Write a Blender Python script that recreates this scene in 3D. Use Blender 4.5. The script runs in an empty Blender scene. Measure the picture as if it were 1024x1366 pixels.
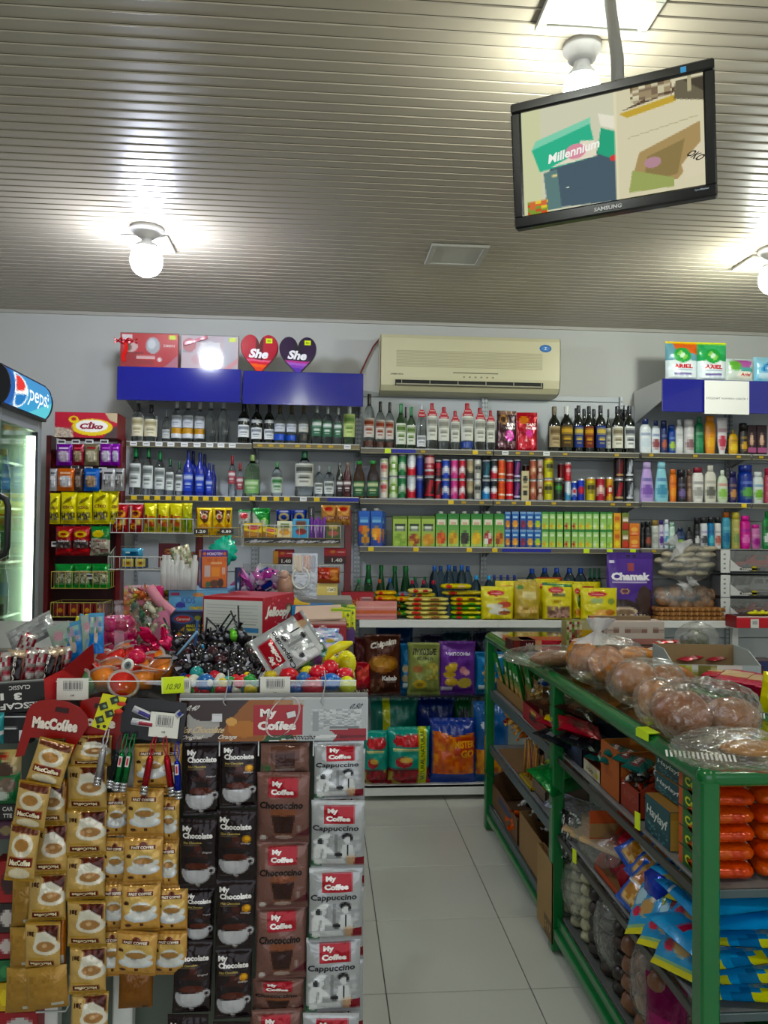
import bpy,math,random
import numpy as np
from mathutils import Vector,Matrix

scene=bpy.context.scene
COL=scene.collection
PI=math.pi

# ------------------------------------------------------------------ camera
EYE=np.array([0.0,0.0,1.70])
YAW,PITCH,ROLL,F=0.0772,0.0245,0.0107,1047.0      # F in pixels of a 1024 x 1366 frame
def cam_axes():
    cy,sy,cp,sp=math.cos(YAW),math.sin(YAW),math.cos(PITCH),math.sin(PITCH)
    f=np.array([sy*cp,cy*cp,sp]);r=np.array([cy,-sy,0.0]);u=np.cross(r,f)
    c,s=math.cos(ROLL),math.sin(ROLL)
    return c*r+s*u,-s*r+c*u,f
AR,AU,AF=cam_axes()
cam_data=bpy.data.cameras.new('camera')
cam_data.sensor_fit='HORIZONTAL';cam_data.sensor_width=36.0
cam_data.lens=F*36.0/1024.0
cam_data.clip_start=0.05;cam_data.clip_end=60
cam=bpy.data.objects.new('camera',cam_data);COL.objects.link(cam)
M=Matrix.Identity(4)
for i in range(3):
    M[i][0],M[i][1],M[i][2],M[i][3]=AR[i],AU[i],-AF[i],EYE[i]
cam.matrix_world=M
scene.camera=cam

# ------------------------------------------------------------------ world, lights, exposure
world=bpy.data.worlds.new('world');scene.world=world;world.use_nodes=True
world.node_tree.nodes['Background'].inputs[0].default_value=(0.75,0.85,1.0,1)
world.node_tree.nodes['Background'].inputs[1].default_value=0.4
scene.view_settings.view_transform='Standard'
scene.view_settings.look='None'
scene.view_settings.exposure=0.32
scene.view_settings.gamma=1.0
scene.view_settings.use_curve_mapping=False
scene.cycles.max_bounces=8
scene.cycles.diffuse_bounces=4
scene.cycles.glossy_bounces=4
scene.cycles.transmission_bounces=8
scene.cycles.transparent_max_bounces=24
scene.cycles.sample_clamp_indirect=6.0
scene.cycles.caustics_reflective=False
scene.cycles.caustics_refractive=False
scene.cycles.use_denoising=True
BULB_POWER=170.0        # emission strength of each ceiling bulb's diffuser
FILL_POWER=28.0         # energy of the unseen fill lamp behind the camera
def area(name,loc,rot,sx,sy,e,col):
    l=bpy.data.lights.new(name,'AREA');l.shape='RECTANGLE';l.size=sx;l.size_y=sy
    l.energy=e;l.color=col
    o=bpy.data.objects.new(name,l);COL.objects.link(o);o.location=loc;o.rotation_euler=rot
    return o
# unseen fill lamp, added at the camera's back to brighten the room
area('unseen_rear_fill',(1.0,-2.2,1.6),(PI/2,0,0),4.2,2.4,FILL_POWER,(0.93,0.97,1.0))

# ------------------------------------------------------------------ helpers
def ray(px,py):
    return(px-512.0)*AR+(683.0-py)*AU+F*AF
def PYP(px,py,Y):                 # the world point seen at a pixel, on the plane y = Y
    d=ray(px,py);return EYE+d*((Y-EYE[1])/d[1])
def PZP(px,py,Z):
    d=ray(px,py);return EYE+d*((Z-EYE[2])/d[2])
def PXP(px,py,X):
    d=ray(px,py);return EYE+d*((X-EYE[0])/d[0])
def quad3d(c,depth):
    """corners in a loop -> 3-D parallelogram, first corner at the given distance"""
    R=[ray(*p)for p in c]
    A=np.array([R[1],-R[2],R[3]]).T
    k=np.linalg.solve(A,R[0])      # R0 = k1 R1 - k2 R2 + k3 R3
    P=[R[0],R[1]*k[0],R[2]*k[1],R[3]*k[2]]
    s=depth/F
    return[EYE+p*s for p in P]

def hexc(h):
    if isinstance(h,str):return np.array([int(h[i:i+2],16)/255 for i in(0,2,4)])
    return np.array(h,float)
def lin(c):
    c=hexc(c);return np.where(c<=.04045,c/12.92,((c+.055)/1.055)**2.4)

MATS={}
def mat_attr(name,rough=.5,metal=0.0,bump=0.0,bscale=60,coat=0.0,spec=.5,alpha=None):
    """print on a surface: colour from the mesh's 'Col' attribute, relief from noise"""
    if name in MATS:return MATS[name]
    m=bpy.data.materials.new(name);m.use_nodes=True;nt=m.node_tree;N=nt.nodes;L=nt.links
    b=N['Principled BSDF'];a=N.new('ShaderNodeAttribute');a.attribute_name='Col'
    hs=N.new('ShaderNodeHueSaturation');hs.inputs['Saturation'].default_value=1.10;L.new(a.outputs['Color'],hs.inputs['Color']);L.new(hs.outputs['Color'],b.inputs['Base Color'])
    b.inputs['Roughness'].default_value=rough;b.inputs['Metallic'].default_value=metal
    b.inputs['Coat Weight'].default_value=coat;b.inputs['Coat Roughness'].default_value=.12
    b.inputs['Specular IOR Level'].default_value=spec
    if alpha is not None:b.inputs['Alpha'].default_value=alpha
    if bump:
        tc=N.new('ShaderNodeTexCoord');n=N.new('ShaderNodeTexNoise');n.inputs['Scale'].default_value=bscale
        n.inputs['Detail'].default_value=3;n.inputs['Distortion'].default_value=.6
        bp=N.new('ShaderNodeBump');bp.inputs['Strength'].default_value=bump;bp.inputs['Distance'].default_value=.004
        L.new(tc.outputs['Object'],n.inputs['Vector']);L.new(n.outputs['Fac'],bp.inputs['Height'])
        L.new(bp.outputs['Normal'],b.inputs['Normal'])
    MATS[name]=m;return m
def mat(name,col,rough=.5,metal=0.0,bump=0.0,bscale=60,var=0.0,vscale=8,coat=0.0):
    if name in MATS:return MATS[name]
    m=bpy.data.materials.new(name);m.use_nodes=True;nt=m.node_tree;N=nt.nodes;L=nt.links
    b=N['Principled BSDF'];c=(*lin(col),1)
    b.inputs['Base Color'].default_value=c
    b.inputs['Roughness'].default_value=rough;b.inputs['Metallic'].default_value=metal
    b.inputs['Coat Weight'].default_value=coat
    tc=N.new('ShaderNodeTexCoord')
    if var:
        n=N.new('ShaderNodeTexNoise');n.inputs['Scale'].default_value=vscale;n.inputs['Detail'].default_value=5
        r=N.new('ShaderNodeMix');r.data_type='RGBA'
        r.inputs[6].default_value=(*(lin(col)*(1-var)),1);r.inputs[7].default_value=(*np.minimum(1,lin(col)*(1+var)),1)
        L.new(tc.outputs['Object'],n.inputs['Vector']);L.new(n.outputs['Fac'],r.inputs[0]);L.new(r.outputs[2],b.inputs['Base Color'])
    if bump:
        n=N.new('ShaderNodeTexNoise');n.inputs['Scale'].default_value=bscale;n.inputs['Detail'].default_value=4
        bp=N.new('ShaderNodeBump');bp.inputs['Strength'].default_value=bump;bp.inputs['Distance'].default_value=.003
        L.new(tc.outputs['Object'],n.inputs['Vector']);L.new(n.outputs['Fac'],bp.inputs['Height']);L.new(bp.outputs['Normal'],b.inputs['Normal'])
    MATS[name]=m;return m
def mat_emit(name,col,s):
    if name in MATS:return MATS[name]
    m=bpy.data.materials.new(name);m.use_nodes=True;nt=m.node_tree;N=nt.nodes;L=nt.links
    N.remove(N['Principled BSDF']);e=N.new('ShaderNodeEmission')
    if col=='attr':
        a=N.new('ShaderNodeAttribute');a.attribute_name='Col';L.new(a.outputs['Color'],e.inputs[0])
    else:e.inputs[0].default_value=(*lin(col),1)
    e.inputs[1].default_value=s;L.new(e.outputs[0],N['Material Output'].inputs[0])
    MATS[name]=m;return m
def mat_clear(name,tint='ffffff',gloss=.25,rough=.08,bump=0.0,bscale=50,haze=0.0):
    """thin clear film or sheet: tinted see-through with a reflection by angle, and a little milky haze"""
    if name in MATS:return MATS[name]
    m=bpy.data.materials.new(name);m.use_nodes=True;nt=m.node_tree;N=nt.nodes;L=nt.links
    N.remove(N['Principled BSDF'])
    t=N.new('ShaderNodeBsdfTransparent');t.inputs[0].default_value=(*lin(tint),1)
    g=N.new('ShaderNodeBsdfGlossy');g.inputs['Roughness'].default_value=rough;g.inputs[0].default_value=(1,1,1,1)
    ge=N.new('ShaderNodeNewGeometry');fr=N.new('ShaderNodeVectorMath');fr.operation='DOT_PRODUCT'
    L.new(ge.outputs['Incoming'],fr.inputs[0]);L.new(ge.outputs['Normal'],fr.inputs[1]);prev=fr.outputs['Value']
    for op,v0 in(('ABSOLUTE',None),('SUBTRACT',1.0),('POWER',4.0),('MULTIPLY_ADD',.9)):
        q=N.new('ShaderNodeMath');q.operation=op;q.use_clamp=True
        if op=='SUBTRACT':q.inputs[0].default_value=1.0;L.new(prev,q.inputs[1])
        else:
            L.new(prev,q.inputs[0])
            if v0:q.inputs[1].default_value=v0
            if op=='MULTIPLY_ADD':q.inputs[2].default_value=.04+gloss*.2
        prev=q.outputs[0]
    mx=N.new('ShaderNodeMixShader');L.new(prev,mx.inputs[0])
    L.new(t.outputs[0],mx.inputs[1]);L.new(g.outputs[0],mx.inputs[2]);out=mx
    if haze:
        d=N.new('ShaderNodeBsdfDiffuse');d.inputs[0].default_value=(.8,.8,.8,1)
        m2=N.new('ShaderNodeMixShader');m2.inputs[0].default_value=haze
        L.new(mx.outputs[0],m2.inputs[1]);L.new(d.outputs[0],m2.inputs[2]);out=m2
    if bump:
        tc=N.new('ShaderNodeTexCoord');n=N.new('ShaderNodeTexNoise');n.inputs['Scale'].default_value=bscale
        n.inputs['Detail'].default_value=3;n.inputs['Distortion'].default_value=1.5
        bp=N.new('ShaderNodeBump');bp.inputs['Strength'].default_value=bump;bp.inputs['Distance'].default_value=.01
        L.new(tc.outputs['Object'],n.inputs['Vector']);L.new(n.outputs['Fac'],bp.inputs['Height'])
        L.new(bp.outputs['Normal'],g.inputs['Normal']);L.new(bp.outputs['Normal'],fr.inputs[1])
    L.new(out.outputs[0],N['Material Output'].inputs[0])
    MATS[name]=m;return m
def mat_glass(name,tint='ffffff',rough=.03,ior=1.4):
    if name in MATS:return MATS[name]
    m=bpy.data.materials.new(name);m.use_nodes=True;b=m.node_tree.nodes['Principled BSDF']
    b.inputs['Base Color'].default_value=(*lin(tint),1);b.inputs['Roughness'].default_value=rough
    b.inputs['Transmission Weight'].default_value=1.0;b.inputs['IOR'].default_value=ior
    MATS[name]=m;return m

FOIL=mat_attr('printed_foil',.20,.2,1.0,30,spec=.35)
FILM=mat_attr('printed_film',.24,.05,.8,26,spec=.5)
CARD=mat_attr('printed_card',.5,0,.05,200)
PLAST=mat_attr('coloured_plastic',.3)
TIN=mat_attr('printed_tin',.3,.35,0,spec=.6)
PAPER=mat_attr('printed_paper',.8,0,.1,90)
BREAD=mat_attr('baked_crust',.38,0,.6,45)
CLEAR=mat_clear('clear_film','f6f6f6',.35,.12,.8,28,.05)
ACRYL=mat_clear('clear_acrylic','f2f5f5',.2,.04)
SHEET=mat_clear('shelf_glass','d8e6df',.2,.04)
GLASS=mat_glass('clear_bottle_glass','f4fbfa')

# ---- flat text as mesh data (cached)
TXT={}
def text_mesh(s,bold=0.0,res=2):
    k=(s,bold,res)
    if k in TXT:return TXT[k]
    cu=bpy.data.curves.new('lettering','FONT');cu.body=s;cu.fill_mode='FRONT';cu.resolution_u=res;cu.offset=bold
    ob=bpy.data.objects.new('lettering',cu);me=ob.to_mesh()
    n=len(me.vertices);v=np.zeros(n*3);me.vertices.foreach_get('co',v);v=v.reshape(-1,3)[:,:2]
    me.calc_loop_triangles();t=np.zeros(len(me.loop_triangles)*3,int);me.loop_triangles.foreach_get('vertices',t)
    ob.to_mesh_clear();bpy.data.objects.remove(ob);bpy.data.curves.remove(cu)
    lo,hi=v.min(0),v.max(0);asp=(hi[0]-lo[0])/max(1e-6,hi[1]-lo[1]);v=(v-lo)/(hi-lo)
    t=t.reshape(-1,3)
    TXT[k]=(v,t,asp);return TXT[k]

# ---- pictures painted on a grid in (u right, v up)
class Pic:
    def __init__(s,base,base2=None):
        s.ops=[];s.txt=[];s.base=hexc(base);s.base2=hexc(base2)if base2 is not None else None
    def rect(s,u0,v0,u1,v1,c):s.ops.append(('r',u0,v0,u1,v1,hexc(c)));return s
    def ell(s,u,v,ru,rv,c,a=0):s.ops.append(('e',u,v,ru,rv,hexc(c),a));return s
    def poly(s,pts,c):s.ops.append(('p',pts,hexc(c)));return s
    def spk(s,u0,v0,u1,v1,cols,f=9,d=.6):s.ops.append(('s',u0,v0,u1,v1,[hexc(c)for c in cols],f,d));return s
    def text(s,t,u,v,w,h,c,bold=.02,it=0,rot=0,res=2):s.txt.append((t,u,v,w,h,hexc(c),bold,it,rot,res));return s
    def at(s,U,V):
        c=np.empty(U.shape+(3,));c[:]=s.base
        if s.base2 is not None:c[:]=s.base*(1-V[...,None])+s.base2*V[...,None]      # base at the foot, base2 at the head
        for o in s.ops:
            if o[0]=='r':k=(U>=o[1])&(U<=o[3])&(V>=o[2])&(V<=o[4]);c[k]=o[5]
            elif o[0]=='e':
                du,dv=U-o[1],V-o[2];ca,sa=math.cos(o[6]),math.sin(o[6])
                k=((du*ca+dv*sa)/o[3])**2+((-du*sa+dv*ca)/o[4])**2<=1;c[k]=o[5]
            elif o[0]=='p':
                P=o[1];k=np.zeros(U.shape,bool);j=len(P)-1
                for i in range(len(P)):
                    (xi,yi),(xj,yj)=P[i],P[j]
                    k^=((yi>V)!=(yj>V))&(U<(xj-xi)*(V-yi)/((yj-yi)or 1e-9)+xi);j=i
                c[k]=o[2]
            elif o[0]=='s':
                _,u0,v0,u1,v1,cols,f,d=o
                iu=np.floor(U*f).astype(int);iv=np.floor(V*f*1.3).astype(int)
                h=np.abs(np.sin(iu*127.1+iv*311.7)*43758.5453)%1.0
                inside=(U>=u0)&(U<=u1)&(V>=v0)&(V<=v1)&(h<d)
                ci=(h*7919%len(cols)).astype(int)
                for q,cc in enumerate(cols):c[inside&(ci==q)]=cc
        return c
    def grid(s,nx,ny,ss=2):
        U,V=np.meshgrid((np.arange(nx*ss)+.5)/(nx*ss),(np.arange(ny*ss)+.5)/(ny*ss))
        return s.at(U,V).reshape(ny,ss,nx,ss,3).mean((1,3))

class MB:
    def __init__(s):s.v=[];s.f=[];s.c=[];s.m=[];s.sm=[];s.n=0
    def add(s,V,Fc,col='808080',mi=0,smooth=False):
        V=np.asarray(V,float).reshape(-1,3);s.v.append(V)
        k=len(Fc)
        for f in Fc:s.f.append(tuple(int(i)+s.n for i in f))
        c=hexc(col)if isinstance(col,str)or(isinstance(col,(tuple,list)))else np.asarray(col)
        if c.ndim==1:c=np.tile(c,(k,1))
        s.c.append(c);s.m.append(np.full(k,mi));s.sm.append(np.full(k,smooth));s.n+=len(V);return s
    def grid(s,P,col,mi=0,smooth=True,wrap=False):
        ny,nx=P.shape[:2];idx=np.arange(nx*ny).reshape(ny,nx)
        if wrap:idx=np.concatenate([idx,idx[:,:1]],1)
        F_=np.stack([idx[:-1,:-1],idx[:-1,1:],idx[1:,1:],idx[1:,:-1]],-1).reshape(-1,4)
        if not isinstance(col,str):col=np.asarray(col);col=col.reshape(-1,3)if col.ndim==3 else col
        return s.add(P.reshape(-1,3),F_,col,mi,smooth)
    def box(s,c,size,col='808080',mi=0,bev=0.0,R=None):
        c=np.array(c,float);h=np.array(size,float)/2
        if bev<=0:
            V=np.array([[x,y,z]for x in(-1,1)for y in(-1,1)for z in(-1,1)])*h
            Fs=[(0,1,3,2),(4,6,7,5),(0,4,5,1),(2,3,7,6),(0,2,6,4),(1,5,7,3)]
        else:
            bev=min(bev,*(h*.95));V=[];I={}
            for x in(-1,1):
                for y in(-1,1):
                    for z in(-1,1):
                        for a in range(3):
                            p=np.array([x,y,z])*(h-bev);p[a]=(x,y,z)[a]*h[a];I[x,y,z,a]=len(V);V.append(p)
            V=np.array(V);Fs=[]
            for a in range(3):
                b,d=(a+1)%3,(a+2)%3
                for sg in(-1,1):
                    q=[]
                    for(i,j)in((-1,-1),(1,-1),(1,1),(-1,1)):
                        t=[0,0,0];t[a]=sg;t[b]=i;t[d]=j;q.append(I[(*t,a)])
                    Fs.append(q if sg>0 else q[::-1])
                for i in(-1,1):
                    for j in(-1,1):
                        t0=[0,0,0];t0[b]=i;t0[d]=j;t1=list(t0);t0[a]=-1;t1[a]=1
                        q=[I[(*t0,b)],I[(*t1,b)],I[(*t1,d)],I[(*t0,d)]]
                        Fs.append(q if i*j<0 else q[::-1])
            for x in(-1,1):
                for y in(-1,1):
                    for z in(-1,1):
                        q=[I[x,y,z,0],I[x,y,z,1],I[x,y,z,2]];Fs.append(q if x*y*z>0 else q[::-1])
        if R is not None:V=V@np.array(R).T
        return s.add(V+c,Fs,col,mi)
    def lathe(s,prof,n=16,col='808080',c=(0,0,0),mi=0,smooth=True,a0=0,a1=2*PI,sx=1,sy=1,cap=True,R=None):
        """prof: [(r, z)]; col: one colour, a list per band, or an array (bands, n, 3)"""
        prof=np.array(prof,float);full=abs(a1-a0-2*PI)<1e-6
        A=a0+(a1-a0)*np.arange(n if full else n+1)/n
        P=np.stack([prof[:,0:1]*np.sin(A)*sx,-prof[:,0:1]*np.cos(A)*sy,np.repeat(prof[:,1:2],len(A),1)],-1)
        if R is not None:P=P@np.array(R).T
        P=P+np.array(c,float)
        if isinstance(col,list):col=np.repeat(np.array([hexc(q)for q in col])[:,None],n,1)
        s.grid(P,col,mi,smooth,wrap=full)
        if cap and full:
            for ring,e in((0,1),(-1,0)):
                if prof[ring,0]>1e-4:
                    cc=col if isinstance(col,str)else np.asarray(col).reshape(-1,3)[ring]if not isinstance(col,tuple)else col
                    f=list(range(n));s.add(P[ring],[f[::-1]if e else f],cc,mi)
        return s
    def tube(s,pts,r,n=8,col='808080',mi=0,closed=False):
        pts=[np.array(p,float)for p in pts];rings=[];N=len(pts)
        up=None
        for i,p in enumerate(pts):
            a=pts[i-1]if(i or closed)else p;b=pts[(i+1)%N]if(i<N-1 or closed)else p
            t=b-a;t=t/np.linalg.norm(t)
            if up is None:up=np.array([0,0,1.0])if abs(t[2])<.9 else np.array([1.0,0,0])
            x=np.cross(t,up);x/=np.linalg.norm(x);y=np.cross(x,t);up=y
            A=2*PI*np.arange(n)/n
            rr=r[i]if hasattr(r,'__len__')else r
            rings.append(p+rr*(np.cos(A)[:,None]*x+np.sin(A)[:,None]*y))
        if closed:rings.append(rings[0])
        s.grid(np.array(rings),col,mi,True,wrap=True)
        if not closed:
            s.add(rings[0],[list(range(n))],col,mi);s.add(rings[-1],[list(range(n))[::-1]],col,mi)
        return s
    def blob(s,c,r,col='808080',mi=0,nu=12,nv=8,R=None,fn=None):
        """ellipsoid, optionally shaped by fn(theta, phi) -> radius factor"""
        r=np.array(r if hasattr(r,'__len__')else(r,r,r),float)
        T=PI*np.arange(nv+1)/nv;A=2*PI*np.arange(nu)/nu;T,A=np.meshgrid(T,A,indexing='ij')
        k=fn(T,A)[...,None]if fn else 1.0
        P=np.stack([np.sin(T)*np.sin(A),-np.sin(T)*np.cos(A),-np.cos(T)],-1)*r*k
        if R is not None:P=P@np.array(R).T
        return s.grid(P+np.array(c,float),col,mi,True,wrap=True)
    def text(s,t,surf,u,v,w,h,col,bold=.02,it=0,rot=0,res=1,off=.0006,mi=0,fit=False):
        V,T,asp=text_mesh(t,bold,res)
        x=(V[:,0]-.5)*w;y=(V[:,1]-.5)*h;x=x+it*y*(w/max(w,1e-9))
        if rot:x,y=x*math.cos(rot)-y*math.sin(rot),x*math.sin(rot)+y*math.cos(rot)
        return s.add(surf(u+x,v+y,off),T,col,mi)
    def paint(s,surf,pic,nx,ny,mi=0,smooth=True,off=.0006,ss=2):
        U,V=np.meshgrid(np.linspace(0,1,nx+1),np.linspace(0,1,ny+1))
        s.grid(surf(U,V,0),pic.grid(nx,ny,ss)if isinstance(pic,Pic)else pic,mi,smooth)
        if isinstance(pic,Pic):
            for(t,u,v,w,h,c,b,it,rot,res)in pic.txt:s.text(t,surf,u,v,w,h,c,b,it,rot,res,off,mi)
        return s
    def mesh(s,name,mats):
        me=bpy.data.meshes.new(name)
        V=np.concatenate(s.v);me.from_pydata(V.tolist(),[],s.f)
        lt=np.array([len(f)for f in s.f]);c=np.concatenate(s.c)
        a=me.color_attributes.new('Col','BYTE_COLOR','CORNER')
        cc=np.ones((lt.sum(),4));cc[:,:3]=np.repeat(c,lt,0);a.data.foreach_set('color_srgb',cc.ravel())
        for m in(mats if isinstance(mats,(list,tuple))else[mats]):me.materials.append(m)
        me.polygons.foreach_set('material_index',np.concatenate(s.m).astype(np.int32))
        me.polygons.foreach_set('use_smooth',np.concatenate(s.sm).astype(bool))
        me.update();return me

def flat(o,eu,ev,n=None):
    """surface function of a flat patch: origin, the u edge and the v edge"""
    o,eu,ev=(np.array(q,float)for q in(o,eu,ev))
    if n is None:n=np.cross(eu,ev);n=n/np.linalg.norm(n)
    def f(U,V,off=0):return o+np.asarray(U)[...,None]*eu+np.asarray(V)[...,None]*ev+off*n
    return f

def obj(name,me,parent=None,loc=(0,0,0),rot=(0,0,0),**props):
    o=bpy.data.objects.new(name,me);COL.objects.link(o)
    if parent is not None:o.parent=parent
    o.location=loc;o.rotation_euler=rot
    for k,v in props.items():o[k]=v
    return o
LONG=[]
def thing(name,label,cat,loc=(0,0,0),rz=0,group=None,rot=None):
    o=obj(name,None,None,loc,rot or(0,0,rz));o.empty_display_size=.05
    o['label']=label;o['category']=cat
    if group:o['group']=group
    return o
def put(parts,name,label,cat,loc,rot=(0,0,0),group=None,scale=None):
    """parts: one mesh, or [(part name, mesh, [(sub-part name, mesh)])]"""
    if isinstance(parts,bpy.types.Mesh):
        o=obj(name,parts,None,loc,rot);o['label']=label;o['category']=cat
        if group:o['group']=group
    else:
        o=thing(name,label,cat,loc,0,group,rot)
        for p in parts:
            q=obj(p[0],p[1],o)
            for r in(p[2]if len(p)>2 else[]):obj(r[0],r[1],q)
    if scale is not None:o.scale=scale
    return o
ORD='zeroth first second third fourth fifth sixth seventh eighth ninth tenth eleventh twelfth thirteenth fourteenth fifteenth sixteenth seventeenth eighteenth nineteenth twentieth'.split()
ORD+=['twenty-'+o for o in ORD[1:10]]+['thirtieth']+['thirty-'+o for o in ORD[1:10]]
rnd=random.Random(7)
# ================================================================== the room
YW,ZC=5.50,3.184                 # back wall, ceiling
XL,XR,YB=-2.35,3.7,-2.3
WALLM=mat('painted_plaster','c3c4bf',.7,0,.15,40,.04,2)
def struct(name,mb,m,**kw):
    o=obj(name,mb.mesh(name,m));o['kind']='structure'
    for k,v in kw.items():o[k]=v
    return o
struct('wall_back',MB().box(((XL+XR)/2,YW+.05,ZC/2),(XR-XL+.2,.1,ZC+.1)),WALLM)
struct('wall_left',MB().box((XL-.05,(YB+YW)/2,ZC/2),(.1,YW-YB,ZC+.1)),WALLM)
struct('wall_right',MB().box((XR+.05,(YB+YW)/2,ZC/2),(.1,YW-YB,ZC+.1)),WALLM)
fr=MB()                            # shop front at the camera's back: wall with a wide glazed opening
fr.box(((XL+XR)/2,YB-.05,.1),(XR-XL,.1,.4));fr.box(((XL+XR)/2,YB-.05,3.05),(XR-XL,.1,.4))
fr.box((-1.75,YB-.05,1.6),(1.2,.1,2.8));fr.box((3.4,YB-.05,1.6),(.6,.1,2.8))
struct('wall_front',fr,WALLM)

# floor: slab + separate tiles
TS,TX0,TY0=.542,.795,4.545
floor=struct('floor',MB().box(((XL+XR)/2,(YB+YW)/2,-.056),(XR-XL,YW-YB,.1)),mat('grout','6a685f',.9))
TILEM=mat('porcelain_tile','cbccc0',.3,0,.02,30,.05,3)
tile=MB().box((0,0,-.004),(TS-.0045,TS-.0045,.008),bev=.0015).mesh('tile',TILEM)
for i in range(-6,6):
    for j in range(-13,3):
        cx,cy=TX0+TS*(i-.5),TY0+TS*(j-.5)
        if XL+.1<cx<XR-.1 and YB<cy<YW-.1:obj('tile',tile,floor,(cx,cy,rnd.uniform(-.0004,.0004)))

# ceiling: plastic lamella panels running across, each a part
ceil=struct('ceiling',MB().box(((XL+XR)/2,(YB+YW)/2,ZC+.06),(XR-XL,YW-YB,.08)),mat('ceiling_void','5a564e',.8))
CP=.061
pr=[(0,0),(.0015,-.001),(.003,-.0028),(.0055,-.003),(.0075,-.0012),(.010,-.0004),(CP-.0035,-.0004),(CP-.0025,.004),(CP,.004)]
a=np.array([[(x,y,z)for x in(XL,XR)]for(y,z)in pr])
CEILM=mat('lamella_panel','a39a89',.34,0,.015,12,.02,3)
lam=MB().grid(a,'9f9a8c',smooth=False).mesh('ceiling_panel',CEILM)
y=YW-CP
while y>YB:obj('ceiling_panel',lam,ceil,(0,y,ZC));y-=CP
# cove strip between wall and ceiling
struct('trim_1',MB().box(((XL+XR)/2,YW-.01,ZC-.012),(XR-XL,.02,.022)),mat('cove','b5b2a8',.5))

# square flush ceiling panels
def hatch(c,label):
    P=[PZP(x,y,ZC-.002)for x,y in c];ctr=sum(P)/4
    w=(np.linalg.norm(P[1]-P[0])+np.linalg.norm(P[2]-P[3]))/2;h=abs((P[2]+P[3])[1]-(P[0]+P[1])[1])/2
    t=thing('ceiling_panel_light',label,'panel light',(ctr[0],ctr[1],ZC-.005),0,None)
    f=MB();g=.028;z=-.006
    for(cx,cy,sx,sy)in((0,-h/2+g/2,w,g),(0,h/2-g/2,w,g),(-w/2+g/2,0,g,h-2*g),(w/2-g/2,0,g,h-2*g)):f.box((cx,cy,z),(sx,sy,.014),bev=.002)
    obj('frame',f.mesh('frame',mat('panel_frame','aaa89e',.4)),t)
    obj('diffuser',MB().box((0,0,-.004),(w-2*g,h-2*g,.006)).mesh('diffuser',mat('unlit_diffuser','b9b8ae',.5)),t)
hatch([(574.5,324),(653,326),(639,352),(567,350.5)],'small unlit square panel light flush in the ceiling above the air conditioner')
hatch([(735,-22),(905,-14),(848,42),(713,36)],'unlit square panel light in the ceiling behind the monitor pole')
hatch([(163,312),(226,314),(233,334),(176,333)],'unlit square panel light behind the left-hand glowing bulb')
hatch([(1003,339.5),(1076,342),(1050,361),(976,357)],'unlit square panel light cut by the picture edge above the detergent shelf')

# bulbs on round mounts
def bulb(px,py,label,r=.07,hid=None,col='f4faf0'):
    c=hid if hid is not None else PZP(px,py,ZC)
    t=thing('ceiling_bulb',label,'light bulb',(c[0],c[1],ZC),0,'glowing bulbs on the ceiling')
    obj('mount',MB().lathe([(.0,0),(r*1.05,0),(r*1.05,-.018),(r*.8,-.03),(.042,-.045),(.03,-.055),(0,-.055)],28).mesh('mount',mat('bulb_mount','c9c7c4',.5)),t)
    obj('socket',MB().lathe([(.0,-.05),(.024,-.05),(.026,-.07),(r*.72,-.088),(r*.9,-.105),(r*.86,-.106),(0,-.09)],24).mesh('socket',mat('bulb_socket','d8d8dc',.4)),t)
    p=[(0,0)]+[(r*math.sin(a)**.8,-r*.95*(1-math.cos(a)))for a in np.linspace(.25,PI-.02,10)]
    obj('diffuser',MB().lathe([(x,z*1.05-.085)for x,z in p],24,cap=False).mesh('diffuser',mat_emit('bulb_glow_'+col,col,BULB_POWER)),t)
bulb(196,304,'round glowing bulb over the fridge side of the shop',.078,col='e6edff')
bulb(776,60,'glowing bulb on a round mount just above the hanging monitor',.055)
bulb(1032,332,'glowing bulb cut by the picture edge above the detergent shelf',.075)
bulb(0,0,'glowing ceiling bulb behind the viewer',.07,hid=np.array([-.3,.5,ZC]))
bulb(0,0,'glowing ceiling bulb behind the viewer, over the shop front',.07,hid=np.array([2.4,.3,ZC]))

# ---- hanging monitor (right side nearer)
c=quad3d([(684,139),(955,76),(957,263),(688,308)],1.9)
P0,P1,P2,P3=c;ex=P1-P0;W_=np.linalg.norm(ex);ex=ex/W_
ey=(P0-P3);H_=np.linalg.norm(ey);ey=ey-ex*np.dot(ex,ey);ey/=np.linalg.norm(ey);ez=np.cross(ex,ey)
print('monitor',W_,H_)
Mt=Matrix(((ex[0],ey[0],ez[0],P3[0]),(ex[1],ey[1],ez[1],P3[1]),(ex[2],ey[2],ez[2],P3[2]),(0,0,0,1)))
sk=(P0-P3)@ex                   # the small slant is dropped: the monitor is a true rectangle
tv=thing('monitor','black framed surveillance monitor hanging tilted from the ceiling on a pole','monitor')
tv.matrix_world=Mt
H_=H_*.985
g=.024;b=MB()
for(cx,cy,sx,sy)in((W_/2,g*.6,W_,g*1.2),(W_/2,H_-g/2,W_,g),(g/2,H_/2,g,H_-2*g),(W_-g/2,H_/2,g,H_-2*g)):b.box((cx,cy,0),(sx,sy,.03),bev=.004)
obj('bezel',b.mesh('bezel',mat('gloss_black','101114',.18)),tv)
obj('rear_shell',MB().box((W_/2,H_/2,-.026),(W_-.02,H_-.02,.04),bev=.012).mesh('rear_shell',mat('matt_black','1b1b1d',.5)),tv)
s=Pic('d6cfae')
s.poly([(.0,.0),(.0,1),(.53,1),(.53,0)],'cfcfb4').rect(.0,0,.11,1,'cdd0a4')
s.poly([(.12,.04),(.16,.42),(.45,.50),(.535,.42),(.53,.0)],'4c5f6a').poly([(.14,.02),(.12,.38),(.2,.40),(.22,.02)],'5f7f7c')
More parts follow.
